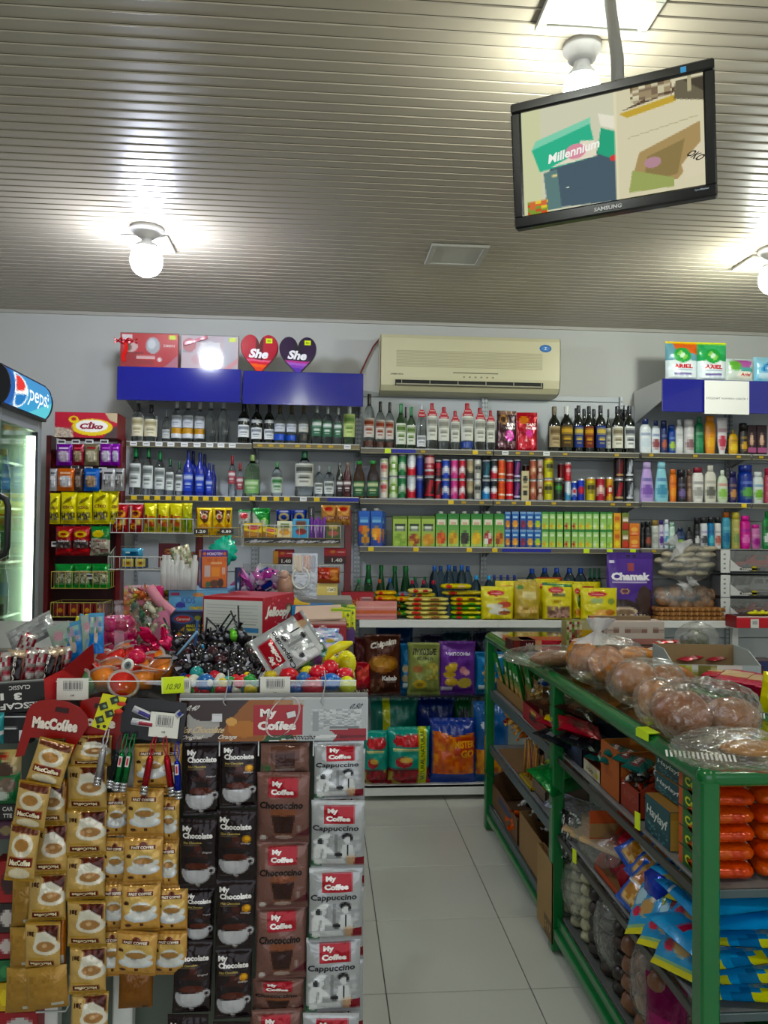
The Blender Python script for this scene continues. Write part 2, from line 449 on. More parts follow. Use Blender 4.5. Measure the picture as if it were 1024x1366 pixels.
s.poly([(.055,.62),(.10,.40),(.43,.45),(.395,.76)],'35b48c').poly([(.055,.62),(.395,.76),(.40,.82),(.08,.70)],'7fd0ae')
s.poly([(.16,.42),(.43,.45),(.415,.60),(.34,.62),(.3,.5)],'e6ddc6').ell(.31,.53,.06,.07,'d98fa0')
s.poly([(.43,.47),(.53,.38),(.535,.64),(.455,.70)],'2ea57c').poly([(.455,.72),(.535,.66),(.535,.78),(.44,.84)],'e7e3cf').ell(.52,.40,.02,.03,'d44040')
s.spk(.02,.0,.14,.13,['d0452e','e8c53a','7e9a38','d06f3c'],30,.9).rect(.17,.33,.2,.35,'e6d590').rect(.25,.2,.265,.21,'d8d8c8')
s.poly([(.60,.08),(.66,.40),(.98,.58),(.98,.33),(.86,.10)],'a88f5e').poly([(.68,.1),(.70,.35),(.90,.45),(.86,.15)],'8c7a4c').poly([(.6,.05),(.62,.25),(.84,.12),(.84,.04)],'9aa55e')
s.poly([(.88,.22),(.98,.40),(1,.40),(1,.12),(.9,.08)],'d9cfb2').poly([(.555,.79),(.86,.86),(.86,.80),(.6,.74)],'c3a33a').poly([(.57,.81),(.85,.88),(.86,.93),(.8,.93)],'5c4a38')
s.poly([(.85,.82),(1,.76),(1,.97),(.86,.98)],'6b6450').poly([(.9,.97),(1,.97),(1,.84)],'4a4438').rect(.92,.86,.94,1,'b3ab86').spk(.62,.86,.84,1,['c9c2a0','9c8c6c','7d6a55'],30,.8)
s.poly([(.53,0),(.545,0),(.545,1),(.53,1)],'e2dbb6').ell(.73,.29,.045,.05,'b38a94').poly([(.6,.55),(.97,.63),(.97,.635),(.6,.555)],'a39b78')
s.text('Millennium',.30,.535,.30,.085,'f6f6ee',.03,.3,.22).text('OKO',.955,.28,.10,.06,'3c3a32',.03,0,-.85)
scr=MB().paint(flat((g,g*1.2,.006),(W_-2*g,0,0),(0,H_-2.2*g,0)),s,150,90,off=.0006,ss=2)
obj('screen',scr.mesh('screen',mat_emit('screen_glow','attr',.75)),tv)
nm=MB();sf=flat((0,0,.016),(1,0,0),(0,1,0));nm.text('SAMSUNG',sf,W_*.485,g*.55,.062,.009,'c9c9c9',.03,res=2)
nm.text('SyncMaster',sf,W_*.93,g*.75,.03,.006,'9aa4b0',.02)
obj('lettering',nm.mesh('lettering',CARD),tv)
obj('sticker',MB().box((W_*.86,H_-g*.55,.0155),(.012,.012,.001),'4aa0d8').mesh('sticker',CARD),tv)
top=PZP(812,-8,ZC);mid=Vector(Mt@Vector((W_*.52,H_*.62,-.07)))
pl=MB().tube([top+np.array([0,0,-.0]),np.array([mid[0],mid[1]+.0,ZC-.35]),np.array(mid)],.0155,14)
pole=obj('pole',pl.mesh('pole',mat('pole_grey','9b9a96',.4,.3)));pole.parent=tv;pole.matrix_parent_inverse=Mt.inverted()
fl=obj('ceiling_flange',MB().lathe([(0,0),(.05,0),(.05,-.01),(.02,-.015),(0,-.015)],20).mesh('ceiling_flange',MATS['pole_grey']));fl.parent=tv;fl.matrix_parent_inverse=Mt.inverted();fl.location=(top[0],top[1],ZC)
br=obj('bracket',MB().box((W_*.52,H_*.55,-.06),(.1,.1,.035),bev=.004).mesh('bracket',MATS['matt_black']),tv)

# ---- air conditioner
ya=5.27;A0=PYP(507,519,ya);A1=PYP(747.5,449,ya);aw=A1[0]-A0[0];ah=A1[2]-A0[2]-.0;zb=A0[2]-.012
t=thing('air_conditioner','aged cream split air conditioner high on the back wall','air conditioner',(A0[0]+aw/2,ya,zb))
ACM=mat('aged_cream_plastic','cfc9a2',.38,0,0,60,.03,4)
prof=[(.225,0),(.10,0),(.045,.012),(.012,.045),(0,.10),(0,ah-.03),(.008,ah-.006),(.03,ah),(.225,ah)]
a=np.array([[(x,y,z)for(y,z)in prof]for x in(-aw/2,-aw/2+.004,aw/2-.004,aw/2)])
bd=MB();bd.grid(a[1:3].transpose(1,0,2),'cfc9a2',smooth=False)
for x in(-aw/2,aw/2):
    bd.add([(x,y,z)for y,z in prof],[list(range(len(prof)))],'c4be98')
obj('body',bd.mesh('body',ACM),t)
obj('outlet',MB().box((-.01,.010,.062),(aw*.82,.03,.036),'15140f').mesh('outlet',mat('dark_slot','17160f',.7)),t)
lv=MB().box((-.01,.0,.052),(aw*.81,.012,.016),'a09c86',R=Matrix.Rotation(-.35,3,'X'))
for k in range(6):lv.box((-aw*.4+aw*.155*k+.02,-.004,.062),(.004,.012,.032),'b5b09a')
obj('louvre',lv.mesh('louvre',mat('louvre_plastic','a9a58e',.4)),t)
gr=MB();n=11
for k in range(n):gr.box((-.01,-.0015,ah*.44+.0088*k*ah/.33),(aw*.81,.005,.0042),'b8b291')
obj('intake_grille',gr.mesh('intake_grille',mat('grille_plastic','b4ae8c',.4)),t)
sg=MB();sf=flat((0,-.0008,0),(1,0,0),(0,0,1))
sg.text('SAMSUNG',sf,-aw*.41,ah*.30,.085,.011,'55523f',.03,off=.001)
sg.box((.03,-.002,ah*.345),(aw*.25,.004,.006),'77735c')
for k in range(6):sg.add([(-.05+.04*k+.008*math.cos(q),-.0012,ah*.275+.006*math.sin(q))for q in np.linspace(0,2*PI,9)[:-1]],[list(range(8))],'8e8a70')
o=obj('controls',sg.mesh('controls',CARD),t);o['kind']='stuff'
st=MB();q=np.linspace(0,2*PI,25)[:-1]
st.add([(aw*.415+.042*math.cos(k),-.0012,ah*.81+.026*math.sin(k))for k in q],[list(range(24))],'2f66a8')
st.add([(aw*.415+.03*math.cos(k),-.0016,ah*.81+.015*math.sin(k))for k in q],[list(range(24))],'4f88c4')
st.text('Z',flat((0,-.0012,0),(1,0,0),(0,0,1)),aw*.415,ah*.81,.016,.018,'dfe9f4',.03,off=.001)
obj('oval_sticker',st.mesh('oval_sticker',CARD),t,label='blue oval sticker')
cw=[PYP(507,451,YW-.02),PYP(498,462,YW-.02),PYP(489,480,YW-.02),PYP(482,495,YW-.02),PYP(478,510,YW-.02)]
put(MB().tube(cw,.006,8,'7d3a35').mesh('cable',CARD),'cable','dull red cable from the air conditioner down to the blue sign','cable',(0,0,0))
# ================================================================== wall shelving
YS,YD=5.15,4.97                  # front of the shelves, front of the deep lower decks
def ZY(px,py,Y):return PYP(px,py,Y)[2]
def XY(px,Y,py=700):return PYP(px,py,Y)[0]
ZS1,ZS2,ZS3=ZY(660,600.5,YS),ZY(660,667,YS),ZY(660,730,YS)
ZS1L,ZS2L=ZY(320,591,YS),ZY(320,662,YS)
ZDK,ZGL,ZBS=ZY(640,827.5,YD),ZY(600,928,5.03),ZY(600,1046,YD)
SHELFM=mat('shelf_enamel','b4b6b4',.4,0,0,60,.03,5)
RAILM=mat('price_rail','6e6a58',.35,.2)
BACKM=mat('shelving_back','b9bfc2',.45,0,0,60,.03,4)
POSTM=mat('upright','a9aeb0',.4,.3)
WHITE=mat('white_enamel','d9dad6',.35)
tagY=MB().box((0,0,0),(.036,.004,.026),'e3c22e',bev=.001).mesh('price_tag',CARD)
tagW=MB().box((0,0,0),(.044,.004,.026),'e4e6e4',bev=.001).box((0,-.0025,.002),(.03,.001,.004),'5a5a5a').mesh('price_tag',CARD)
tagG=MB().box((0,0,0),(.040,.004,.030),'d4f03a',bev=.001).mesh('price_tag',CARD)
tagS=MB().box((0,0,0),(.030,.004,.016),'b99a3c',bev=.001).mesh('price_tag',CARD)
TAGS={'y':tagY,'w':tagW,'g':tagG,'s':tagS}
def bay(x0,x1,ztop,zbot,shelves,label,deck=None,base=None):
    """x0, x1 as pixels on the shelf-front plane; shelves: [(z, front strip colour, tags)]"""
    X0,X1=XY(x0,YS),XY(x1,YS);w=X1-X0;cx=(X0+X1)/2
    t=thing('wall_shelving',label,'shelving',(cx,YS,0))
    z=zbot
    while z<ztop-.02:                                   # stacked back panels with visible joints
        hh=min(.42,ztop-z);obj('back_panel',MB().box((0,.318,z+hh/2),(w-.004,.012,hh-.004),bev=.002).mesh('back_panel',BACKM),t);z+=hh
    u=MB().box((0,0,(ztop+zbot)/2),(.022,.03,ztop-zbot),'a9aeb0',bev=.002)
    k=zbot+.03
    while k<ztop-.02:u.box((-.0045,-.0152,k),(.003,.002,.014),'2c2e30').box((.0045,-.0152,k),(.003,.002,.014),'2c2e30');k+=.03
    um=u.mesh('upright',mat_attr('slotted_steel',.4,.3))
    for x in(-w/2+.011,w/2-.011):obj('upright',um,t,(x,.30,0))
    for(z,strip,tags)in shelves:
        s=MB().box((0,.145,-.009),(w-.006,.29,.018),bev=.002)
        for x in(-w/2+.012,w/2-.012):s.add([(x,.05,-.018),(x,.29,-.018),(x,.29,-.075),(x+.003,.05,-.018),(x+.003,.29,-.018),(x+.003,.29,-.075)],[(0,1,2),(3,5,4),(0,2,5,3)])
        sh=obj('shelf',s.mesh('shelf',SHELFM),t,(0,0,z))
        r=MB().box((0,-.004,-.019),(w-.008,.008,.030),strip,bev=.001).box((0,-.006,-.0035),(w-.008,.012,.005),'c9c9c2').box((0,-.006,-.0345),(w-.008,.010,.003),'a8a280')
        obj('price_rail',r.mesh('price_rail',mat_attr('rail_plastic',.35)),sh)
        for(px,kind)in tags:
            obj('price_tag',TAGS[kind],sh,(XY(px,YS-.01)-cx,-.0105,-.019),(rnd.uniform(-.05,.05),0,rnd.uniform(-.03,.03)))
    if deck is not None:
        y0=YD-YS
        obj('lower_deck',MB().box((0,y0+.24,-.012),(w,.48,.024),bev=.003).box((0,y0+.002,-.024),(w,.006,.046),bev=.002).mesh('lower_deck',WHITE),t,(0,0,deck))
    if base is not None:
        y0=YD-YS
        obj('base_deck',MB().box((0,y0+.24,-.01),(w,.48,.02),bev=.003).box((0,y0+.004,-.034),(w,.008,.068),bev=.002).mesh('base_deck',WHITE),t,(0,0,base))
        obj('plinth',MB().box((0,y0+.30,base/2-.03),(w,.02,base-.06)).mesh('plinth',mat('plinth_grey','4b4c4a',.6)),t)
    return t,cx,w
DK='5d5848'
bay(166,335,2.53,.15,[(ZS1L,DK,[(x,'w')for x in(176,193,210,226,244,261,278,293,308)]),
    (ZS2L,'4c4636',[(x,'y')for x in(178,195,209,224,237,248,260,274,287,303,317)])],'grey shelving bay of vodka bottles above the wire snack baskets')
bay(335,479,2.53,.15,[(ZS1L+.005,'6a5c33',[(x,'s')for x in(345,360,374,395,410,425,440)]+[(462,'w')]),
    (ZS2L+.005,'3b352a',[(x,'y')for x in(336,352,368,382)]+[(404,'w'),(422,'y')])],'grey shelving bay under the second blue headboard, above the hanging snack racks')
bay(479,657,2.68,.12,[(ZS1,'55503c',[(516,'g'),(563,'s'),(633,'y'),(651,'s')]),(ZS2,'4d493d',[(601,'y'),(618,'s'),(642,'s')]),
    (ZS3,'57534a',[(495,'y'),(555,'y'),(626,'y')])],'grey shelving bay under the air conditioner holding cans and juice',ZDK,ZBS)
bay(657,852,2.68,.12,[(ZS1,'4d493d',[(673,'w'),(690,'s'),(708,'s'),(728,'w'),(753,'s'),(822,'s')]),(ZS2,'4d493d',[(664,'s'),(685,'s'),(704,'y'),(738,'s'),(817,'s'),(838,'s')]),
    (ZS3,'57534a',[(660,'y'),(782,'g'),(813,'g'),(844,'g')])],'grey shelving bay with wine bottles on its top shelf',ZDK,ZBS)
E1,ecx,ew=bay(854,1001,2.62,.12,[(ZS1+.004,'4d493d',[(868,'s'),(927,'s'),(985,'s')]),(ZS2+.004,'57534a',[(992,'y')]),(ZS3+.003,'6a665a',[(872,'s')])],'grey shelving bay of shampoo bottles below the paper camera notice',ZDK)
bay(1002,1150,2.62,.12,[(ZS1+.004,'4d493d',[(1015,'s')]),(ZS2+.004,'57534a',[]),(ZS3+.003,'6a665a',[])],'grey shelving bay cut by the picture edge with toiletries',None)
# darker strip insets on the rails (blue advertising strips)
def strip(x0,x1,z,label):
    a,b=XY(x0,YS-.012),XY(x1,YS-.012)
    put(MB().box(((a+b)/2,YS-.0115,z-.019),(b-a,.002,.022),'2a2f94').mesh('rail_strip',CARD),'rail_strip',label,'strip',(0,0,0))
strip(521,553,ZS1,'dark blue strip in the rail under the green capped vodka bottles')
strip(436,478,ZS2L+.005,'dark blue strip in the rail under the dark small bottles')
strip(670,735,ZS3,'dark blue strip in the rail under the small juice cartons')

# glass mid shelf over the base deck and its brackets
a,b=XY(472,5.03),XY(852,5.03)
t=thing('glass_shelf','long glass shelf carrying chips bags below the white deck','shelf',((a+b)/2,5.03,ZGL))
obj('pane',MB().box((0,.21,-.004),(b-a,.42,.008),bev=.001).mesh('pane',SHEET),t)
obj('front_edge',MB().box((0,-.002,-.004),(b-a,.003,.0085)).mesh('front_edge',mat('glass_edge','101614',.2)),t)
for x in(-(b-a)/2+.05,(b-a)*.05,(b-a)/2-.05):obj('bracket',MB().box((x,.30,-.02),(.012,.26,.02)).mesh('bracket',POSTM),t)
# white end post of the lower deck
a=XY(984,YD);put(MB().box((0,0,ZDK/2-.02),(.04,.04,ZDK-.05),bev=.003).mesh('deck_post',WHITE),'deck_post','white end post under the deck beside the toy cars','post',(a,YD+.05,0))

# ---- blue canopies over the shelving
BLUE=mat('blue_gloss_panel','191d82',.12,0,0,60,.03,3,.6)
def canopy(x0,x1,yt,yb,Y,label,depth=.48,side=True):
    p0,p1=PYP(x0,yb,Y),PYP(x1,yt,Y)
    w,h=p1[0]-p0[0]-.004,PYP((x0+x1)/2,yt,Y)[2]-PYP((x0+x1)/2,yb,Y)[2]
    z=PYP((x0+x1)/2,yb,Y)[2]
    t=thing('canopy_sign',label,'canopy',((p0[0]+p1[0])/2,Y,z),0,None)
    obj('front_panel',MB().box((0,.008,h/2),(w,.016,h),bev=.002).mesh('front_panel',BLUE),t)
    obj('top_panel',MB().box((0,depth/2+.016,h-.012),(w-.01,depth-.03,.012)).mesh('top_panel',SHEET if False else WHITE),t)
    for s in(-1,1):
        m=MB();x=s*(w/2-.004)
        m.add([(x+dx,y,zz)for dx in(-.003,.003)for(y,zz)in((.016,h*.98),(.016,h*.35),(depth,-.02),(depth,h*.98))],[(0,1,2,3),(7,6,5,4),(0,4,5,1),(1,5,6,2),(3,2,6,7),(0,3,7,4)])
        obj('side_panel',m.mesh('side_panel',WHITE),t)
    return t,p0,p1,z,h
YC=4.99
canopy(155,322,490.5,535,YC,'glossy blue headboard panel under the red gift box')
canopy(323,485,496.5,540.5,YC,'glossy blue headboard panel below the heart boxes')
_,_,_,zc,hc=canopy(883,1120,508,551.5,5.0,'glossy blue headboard panel with a paper notice taped on')
ZCL,ZCR=ZY(240,491,YC),zc+hc
n0,n1=PYP(939,552,4.988),PYP(998.5,509,4.988)
pn=Pic('e6e6e0').text('DİQQƏT KAMERA ÇƏKİR !',.5,.47,.92,.085,'3a3a40',.0)
pw,ph=n1[0]-n0[0],n1[2]-n0[2]
def nsurf(U,V,off=0):return np.stack([n0[0]+U*pw,4.99-.006-.004*np.sin(U*3.1)-off+0*V,n0[2]+V*ph],-1)
nb=MB().paint(nsurf,pn,8,6);put(nb.mesh('paper_notice',PAPER),'paper_notice','white paper notice with printed line taped on the blue headboard','notice',(0,0,0))
# ================================================================== makers of goods (meshes are cached and shared)
CACHE={}
def cached(fn):
    def g(*a,**k):
        key=(fn.__name__,repr(a),repr(sorted(k.items())))
        if key not in CACHE:CACHE[key]=fn(*a,**k)
        return CACHE[key]
    return g
def q_(x,s=.002):return round(round(x/s)*s,5)
SHAPES={
 'vodka':[(.0,0),(.9,0),(1,.02),(1,.60),(.94,.67),(.62,.75),(.36,.80),(.32,.86),(.32,.90),(0,.90)],
 'slim':[(.0,0),(.9,0),(1,.02),(1,.55),(.92,.63),(.55,.72),(.36,.80),(.33,.88),(0,.88)],
 'wine':[(.0,0),(.92,0),(1,.02),(1,.58),(.96,.64),(.74,.71),(.45,.76),(.36,.82),(.36,.96),(0,.96)],
 'jug':[(.0,0),(.9,0),(1,.03),(1,.55),(.96,.64),(.78,.73),(.42,.81),(.30,.86),(.28,.91),(0,.91)],
 'beer':[(.0,0),(.92,0),(1,.02),(1,.52),(.88,.64),(.55,.78),(.46,.86),(.46,.95),(0,.95)],
 'pet':[(.0,0),(.85,0),(.95,.03),(1,.1),(.94,.3),(1,.5),(1,.66),(.85,.78),(.45,.88),(.34,.91),(.34,.93),(0,.93)],
 'soda':[(.0,0),(.88,0),(1,.03),(1,.4),(.9,.5),(.72,.65),(.5,.8),(.42,.9),(.44,.93),(0,.93)],
}
GL={'clear':GLASS,'green':mat_glass('green_bottle_glass','2f9a4d'),'aqua':mat_glass('blue_water_plastic','a9d2ee',.05,1.33),'lime':mat_glass('pale_green_glass','bfe3b4'),
      'amber':mat_glass('amber_bottle_glass','b07a2c'),'blue':mat('cobalt_bottle','1b2f9c',.15,coat=.6),'dark':mat('dark_green_glass','10160f',.1,coat=.8),
      'rosy':mat('dark_red_drink','4a1216',.12,coat=.7),'green_s':mat('deep_green_glass','0d5a2c',.1,coat=.7)}
@cached
def bottle(shape,w,h,glass,cap,lab=None,lz=(.12,.5),bands=(),neck=None,tag=None):
    """body, cap, label: a label is a tuple (base colour, accent colour, text)"""
    r=w/2;P=SHAPES[shape];top=P[-1][1]
    body=MB().lathe([(x*r,z*h)for x,z in P],16,cap=False).mesh('glass_body',GL[glass])
    nr=P[-2][0]*r*1.12;zt=top-.13 if shape in('vodka','slim','wine','jug')else top-.04
    out=[('glass_body',body),('cap',MB().lathe([(nr*.96,zt*h),(nr,zt*h+.002),(nr,h*.985),(nr*.9,h),(0,h)],12,cap).mesh('cap',PLAST))]
    def wrap(z0,z1,R,a=1.25):
        def f(U,V,off=0):
            A=(np.asarray(U)-.5)*2*a;return np.stack([(R+off)*np.sin(A),-(R+off)*np.cos(A),(z0+np.asarray(V)*(z1-z0))*h],-1)
        return f
    if lab:
        p=Pic(lab[0]);p.rect(.12,.62,.88,.86,lab[1]);p.rect(.25,.34,.75,.44,lab[1]).rect(.3,.2,.7,.26,lab[1])
        if len(lab)>2:p.text(lab[2],.5,.74,.6,.16,lab[3]if len(lab)>3 else 'f4f4f0',.02)
        out.append(('label',MB().paint(wrap(lz[0],lz[1],r*1.015),p,10,12,smooth=True).mesh('label',PAPER)))
    for(z0,z1,c)in bands:
        out.append(('band',MB().paint(wrap(z0,z1,r*1.02,1.5),Pic(c),10,1).mesh('band',FILM)))
    if neck:out.append(('neck_wrap',MB().lathe([(nr*1.05,(zt-.06)*h),(nr*1.08,(zt+.0)*h)],12,neck,cap=False).mesh('neck_wrap',FILM)))
    if tag:
        m=MB();a=np.linspace(0,2*PI,17)[:-1];R=r*.7
        m.add([(R*math.cos(q)*.95,-r*.62,(.80)*h+R*1.0*math.sin(q))for q in a],[list(range(16))[::-1]],tag).add([(R*math.cos(q)*.95,-r*.62-.0015,(.80)*h+R*1.0*math.sin(q))for q in a],[list(range(16))],tag)
        m.box((0,-r*.72,.745*h),(w*.85,.002,h*.07),tag).box((0,-r*.74,.75*h),(w*.6,.002,h*.015),'f0d8d4').box((0,-r*.66,.83*h),(w*.5,.002,h*.012),'f0d8d4')
        out.append(('neck_tag',m.mesh('neck_tag',CARD)))
    return out
@cached
def can(w,h,c1,c2,c3='d8d8d8',style=0,txt=None):
    r=w/2;nf=8;p=Pic(c1)
    if style==0:p.ell(.5,.6,.3,.16,c2).rect(.3,.3,.7,.36,c2).rect(0,.94,1,1,c3)
    if style==1:p.rect(0,.5,1,1,c2).ell(.5,.5,.34,.18,c3)
    if style==2:p.poly([(.2,.1),(.5,.1),(.85,.9),(.5,.9)],c2).rect(.1,.12,.9,.2,c3)
    if style==3:p.rect(0,.62,1,.88,c2).rect(.15,.2,.85,.32,c3).ell(.5,.44,.22,.1,c2)
    if style==4:p.poly([(0,.5),(.5,.75),(1,.5),(1,.1),(.5,.35),(0,.1)],c2).ell(.5,.5,.16,.12,c3)
    zs=np.linspace(.05,.93,11);fr=p.grid(nf,10);c=np.empty((10,16,3));c[:]=hexc(c1)
    c[:,:4]=fr[:,4:];c[:,12:]=fr[:,:4]
    s=MB().lathe([(r,z*h)for z in zs],16,c,cap=False)
    s.lathe([(0,.004*h),(r*.8,.004*h),(r*.88,0),(r,.05*h)],16,'b9bbbd',cap=False)
    s.lathe([(r,.93*h),(r*.88,.985*h),(r*.86,h),(r*.82,h),(r*.80,.985*h),(0,.985*h)],16,'c9cbcd',cap=False)
    if txt:
        def f(U,V,off=0):
            A=(np.asarray(U)-.5)*PI;return np.stack([(r+off)*np.sin(A),-(r+off)*np.cos(A),(.05+.88*np.asarray(V))*h],-1)
        s.text(txt,f,.5,.62,.6,.14,c3,.03)
    return s.mesh('can',TIN)
def pouch_surf(w,h,d,side=-1,stand=False,seal=.05,seed=0,pinch=.04):
    def f(U,V,off=0):
        U=np.asarray(U,float);V=np.asarray(V,float)
        e=np.clip(1-np.abs(2*U-1)**3.2,0,1)**.55
        if stand:g=np.clip((1-seal-V)/(1-seal),0,1)**.65*np.clip(V/.05,0,1)**.5*1.0
        else:
            q=np.clip((V-seal)/(1-2*seal),0,1);g=np.clip(1-np.abs(2*q-1)**3.0,0,1)**.6
        x=(U-.5)*w*(1-pinch*g*(1 if not stand else.3))
        wr=.045*d*np.sin(U*37+seed)*np.exp(-np.minimum(V,1-V)*9)+.03*d*np.sin(U*9+V*17+seed*1.7)*e+.02*d*np.sin(23*V-7*U+seed)*e
        y=side*(d/2*e*g+wr*(g+.25)+.0006+off)
        z=V*h+0*U
        return np.stack([x,y+0*z,z],-1)
    return f
@cached
def _pouch(w,h,d,pic_id,nx,ny,stand,seed,back,m,seal,pinch):
    p=PICS[pic_id];s=MB()
    s.paint(pouch_surf(w,h,d,-1,stand,seal,seed,pinch),p,nx,ny,off=.0012)
    bs=pouch_surf(w,h,d,1,stand,seal,seed+2,pinch)
    U,V=np.meshgrid(np.linspace(1,0,9),np.linspace(0,1,9));s.grid(bs(U,V,0),back if back else p.grid(8,8)[:,::-1],0,True)
    return s.mesh('pouch',{'foil':FOIL,'film':FILM,'card':CARD}[m])
PICS={}
def pouch(w,h,d,pic,nx=14,ny=18,stand=False,seed=0,back=None,m='foil',seal=.05,pinch=.04):
    PICS[id(pic)]=pic
    return _pouch(q_(w),q_(h),q_(d),id(pic),nx,ny,stand,seed,back,m,seal,pinch)
def boxmb(w,h,d,front,side='888888',top=None,nx=10,ny=12,sidepic=None,mb=None,at=(0,0,0),bev=.0015):
    s=mb or MB();x0,y0,z0=at
    top=top or side
    s.box((x0,y0+d/2,z0+h/2),(w,d-.001,h),side,bev=bev)
    s.paint(flat((x0-w/2+bev,y0-.0004,z0+bev),(w-2*bev,0,0),(0,0,h-2*bev),np.array([0,-1,0])),front,nx,ny,smooth=False)
    if sidepic is not None:
        s.paint(flat((x0+w/2+.0004,y0+bev,z0+bev),(0,d-2*bev,0),(0,0,h-2*bev),np.array([1,0,0])),sidepic,nx,ny,smooth=False)
        s.paint(flat((x0-w/2-.0004,y0+d-bev,z0+bev),(0,-d+2*bev,0),(0,0,h-2*bev),np.array([-1,0,0])),sidepic,nx,ny,smooth=False)
    if top!=side:s.box((x0,y0+d/2,z0+h-.0002),(w-2*bev,d-2*bev,.0008),top)
    return s
def carton(w,h,d,pic,side,cap=None,nx=8,ny=12):
    key=('carton',q_(w),q_(h),q_(d),id(pic),side,cap);PICS[id(pic)]=pic
    if key not in CACHE:
        m=boxmb(w,h*(.93 if cap else 1),d,pic,side,nx=nx,ny=ny).mesh('carton_body',CARD)
        CACHE[key]=[('carton_body',m),('cap',MB().lathe([(0,0),(w*.24,0),(w*.24,h*.065),(w*.2,h*.07),(0,h*.07)],12,cap,c=(0,d*.4,h*.93)).mesh('cap',PLAST))]if cap else m
    return CACHE[key]
TOIL={
 'oval':([(0,0),(.85,0),(1,.04),(1,.70),(.85,.8),(.5,.84),(0,.84)],.42),
 'taper':([(0,0),(.75,0),(.85,.04),(1,.45),(.95,.75),(.7,.85),(0,.85)],.6),
 'fat':([(0,0),(.92,0),(1,.05),(1,.25),(.82,.55),(.56,.84),(0,.84)],.42),
 'tube':([(0,0),(.5,0),(.55,.1),(.8,.25),(1,.98),(1,1),(0,1)],.45),
 'spray':([(0,0),(.95,0),(1,.02),(1,.76),(.85,.81),(0,.81)],1.0),
 'round':([(0,0),(.8,0),(1,.1),(1,.6),(.8,.78),(.4,.84),(0,.84)],.55),
}
@cached
def toiletry(kind,w,h,c1,c2,c3,cap,txt=None):
    P,flatn=TOIL[kind];r=w/2;p=Pic(c1)
    p.ell(.5,.38,.3,.16,c2).rect(.2,.62,.8,.7,c3).rect(.28,.16,.72,.2,c3)
    zs=np.array([z for _,z in P]);rs=np.array([x for x,_ in P])
    top=zs[-1]
    zz=np.concatenate([[0,0],np.linspace(.02,top-.005,11),[top]]);rr=np.concatenate([[0,P[1][0]],np.interp(zz[2:-1],zs[1:-1],rs[1:-1]),[0]])
    c=np.empty((13,16,3));c[:]=hexc(c1);fr=p.grid(8,11);c[1:12,:4]=fr[:,4:];c[1:12,12:]=fr[:,:4]
    s=MB().lathe([(a*r,z*h)for a,z in zip(rr,zz)],16,c,cap=False,sy=flatn)
    out=[('body',s.mesh('body',PLAST))]
    if kind=='tube':return out
    cr={'spray':.88,'oval':.5,'fat':.58,'taper':.72,'round':.36}[kind]*r
    out.append(('cap',MB().lathe([(0,top*h),(cr,top*h),(cr,h*.985),(cr*.9,h),(0,h)],14,cap,cap=False,sy=max(.6,flatn)).mesh('cap',PLAST)))
    return out
FS='from the fridge'
def place(x0,x1,yt,Y,Z,maker,name,label,cat,group,dy=0.0,yb=None,rz=0.0,rx=0.0,**kw):
    """one thing on a surface of height Z: its left and right edge and its top read off as sight lines to the plane y = Y"""
    X0,X1=XY(x0,Y),XY(x1,Y);w=X1-X0;cx=(X0+X1)/2
    h=PYP((x0+x1)/2,yt,Y)[2]-Z
    return put(maker(w,h),name,label,cat,(cx,Y+dy,Z),(rx,0,rz),group)
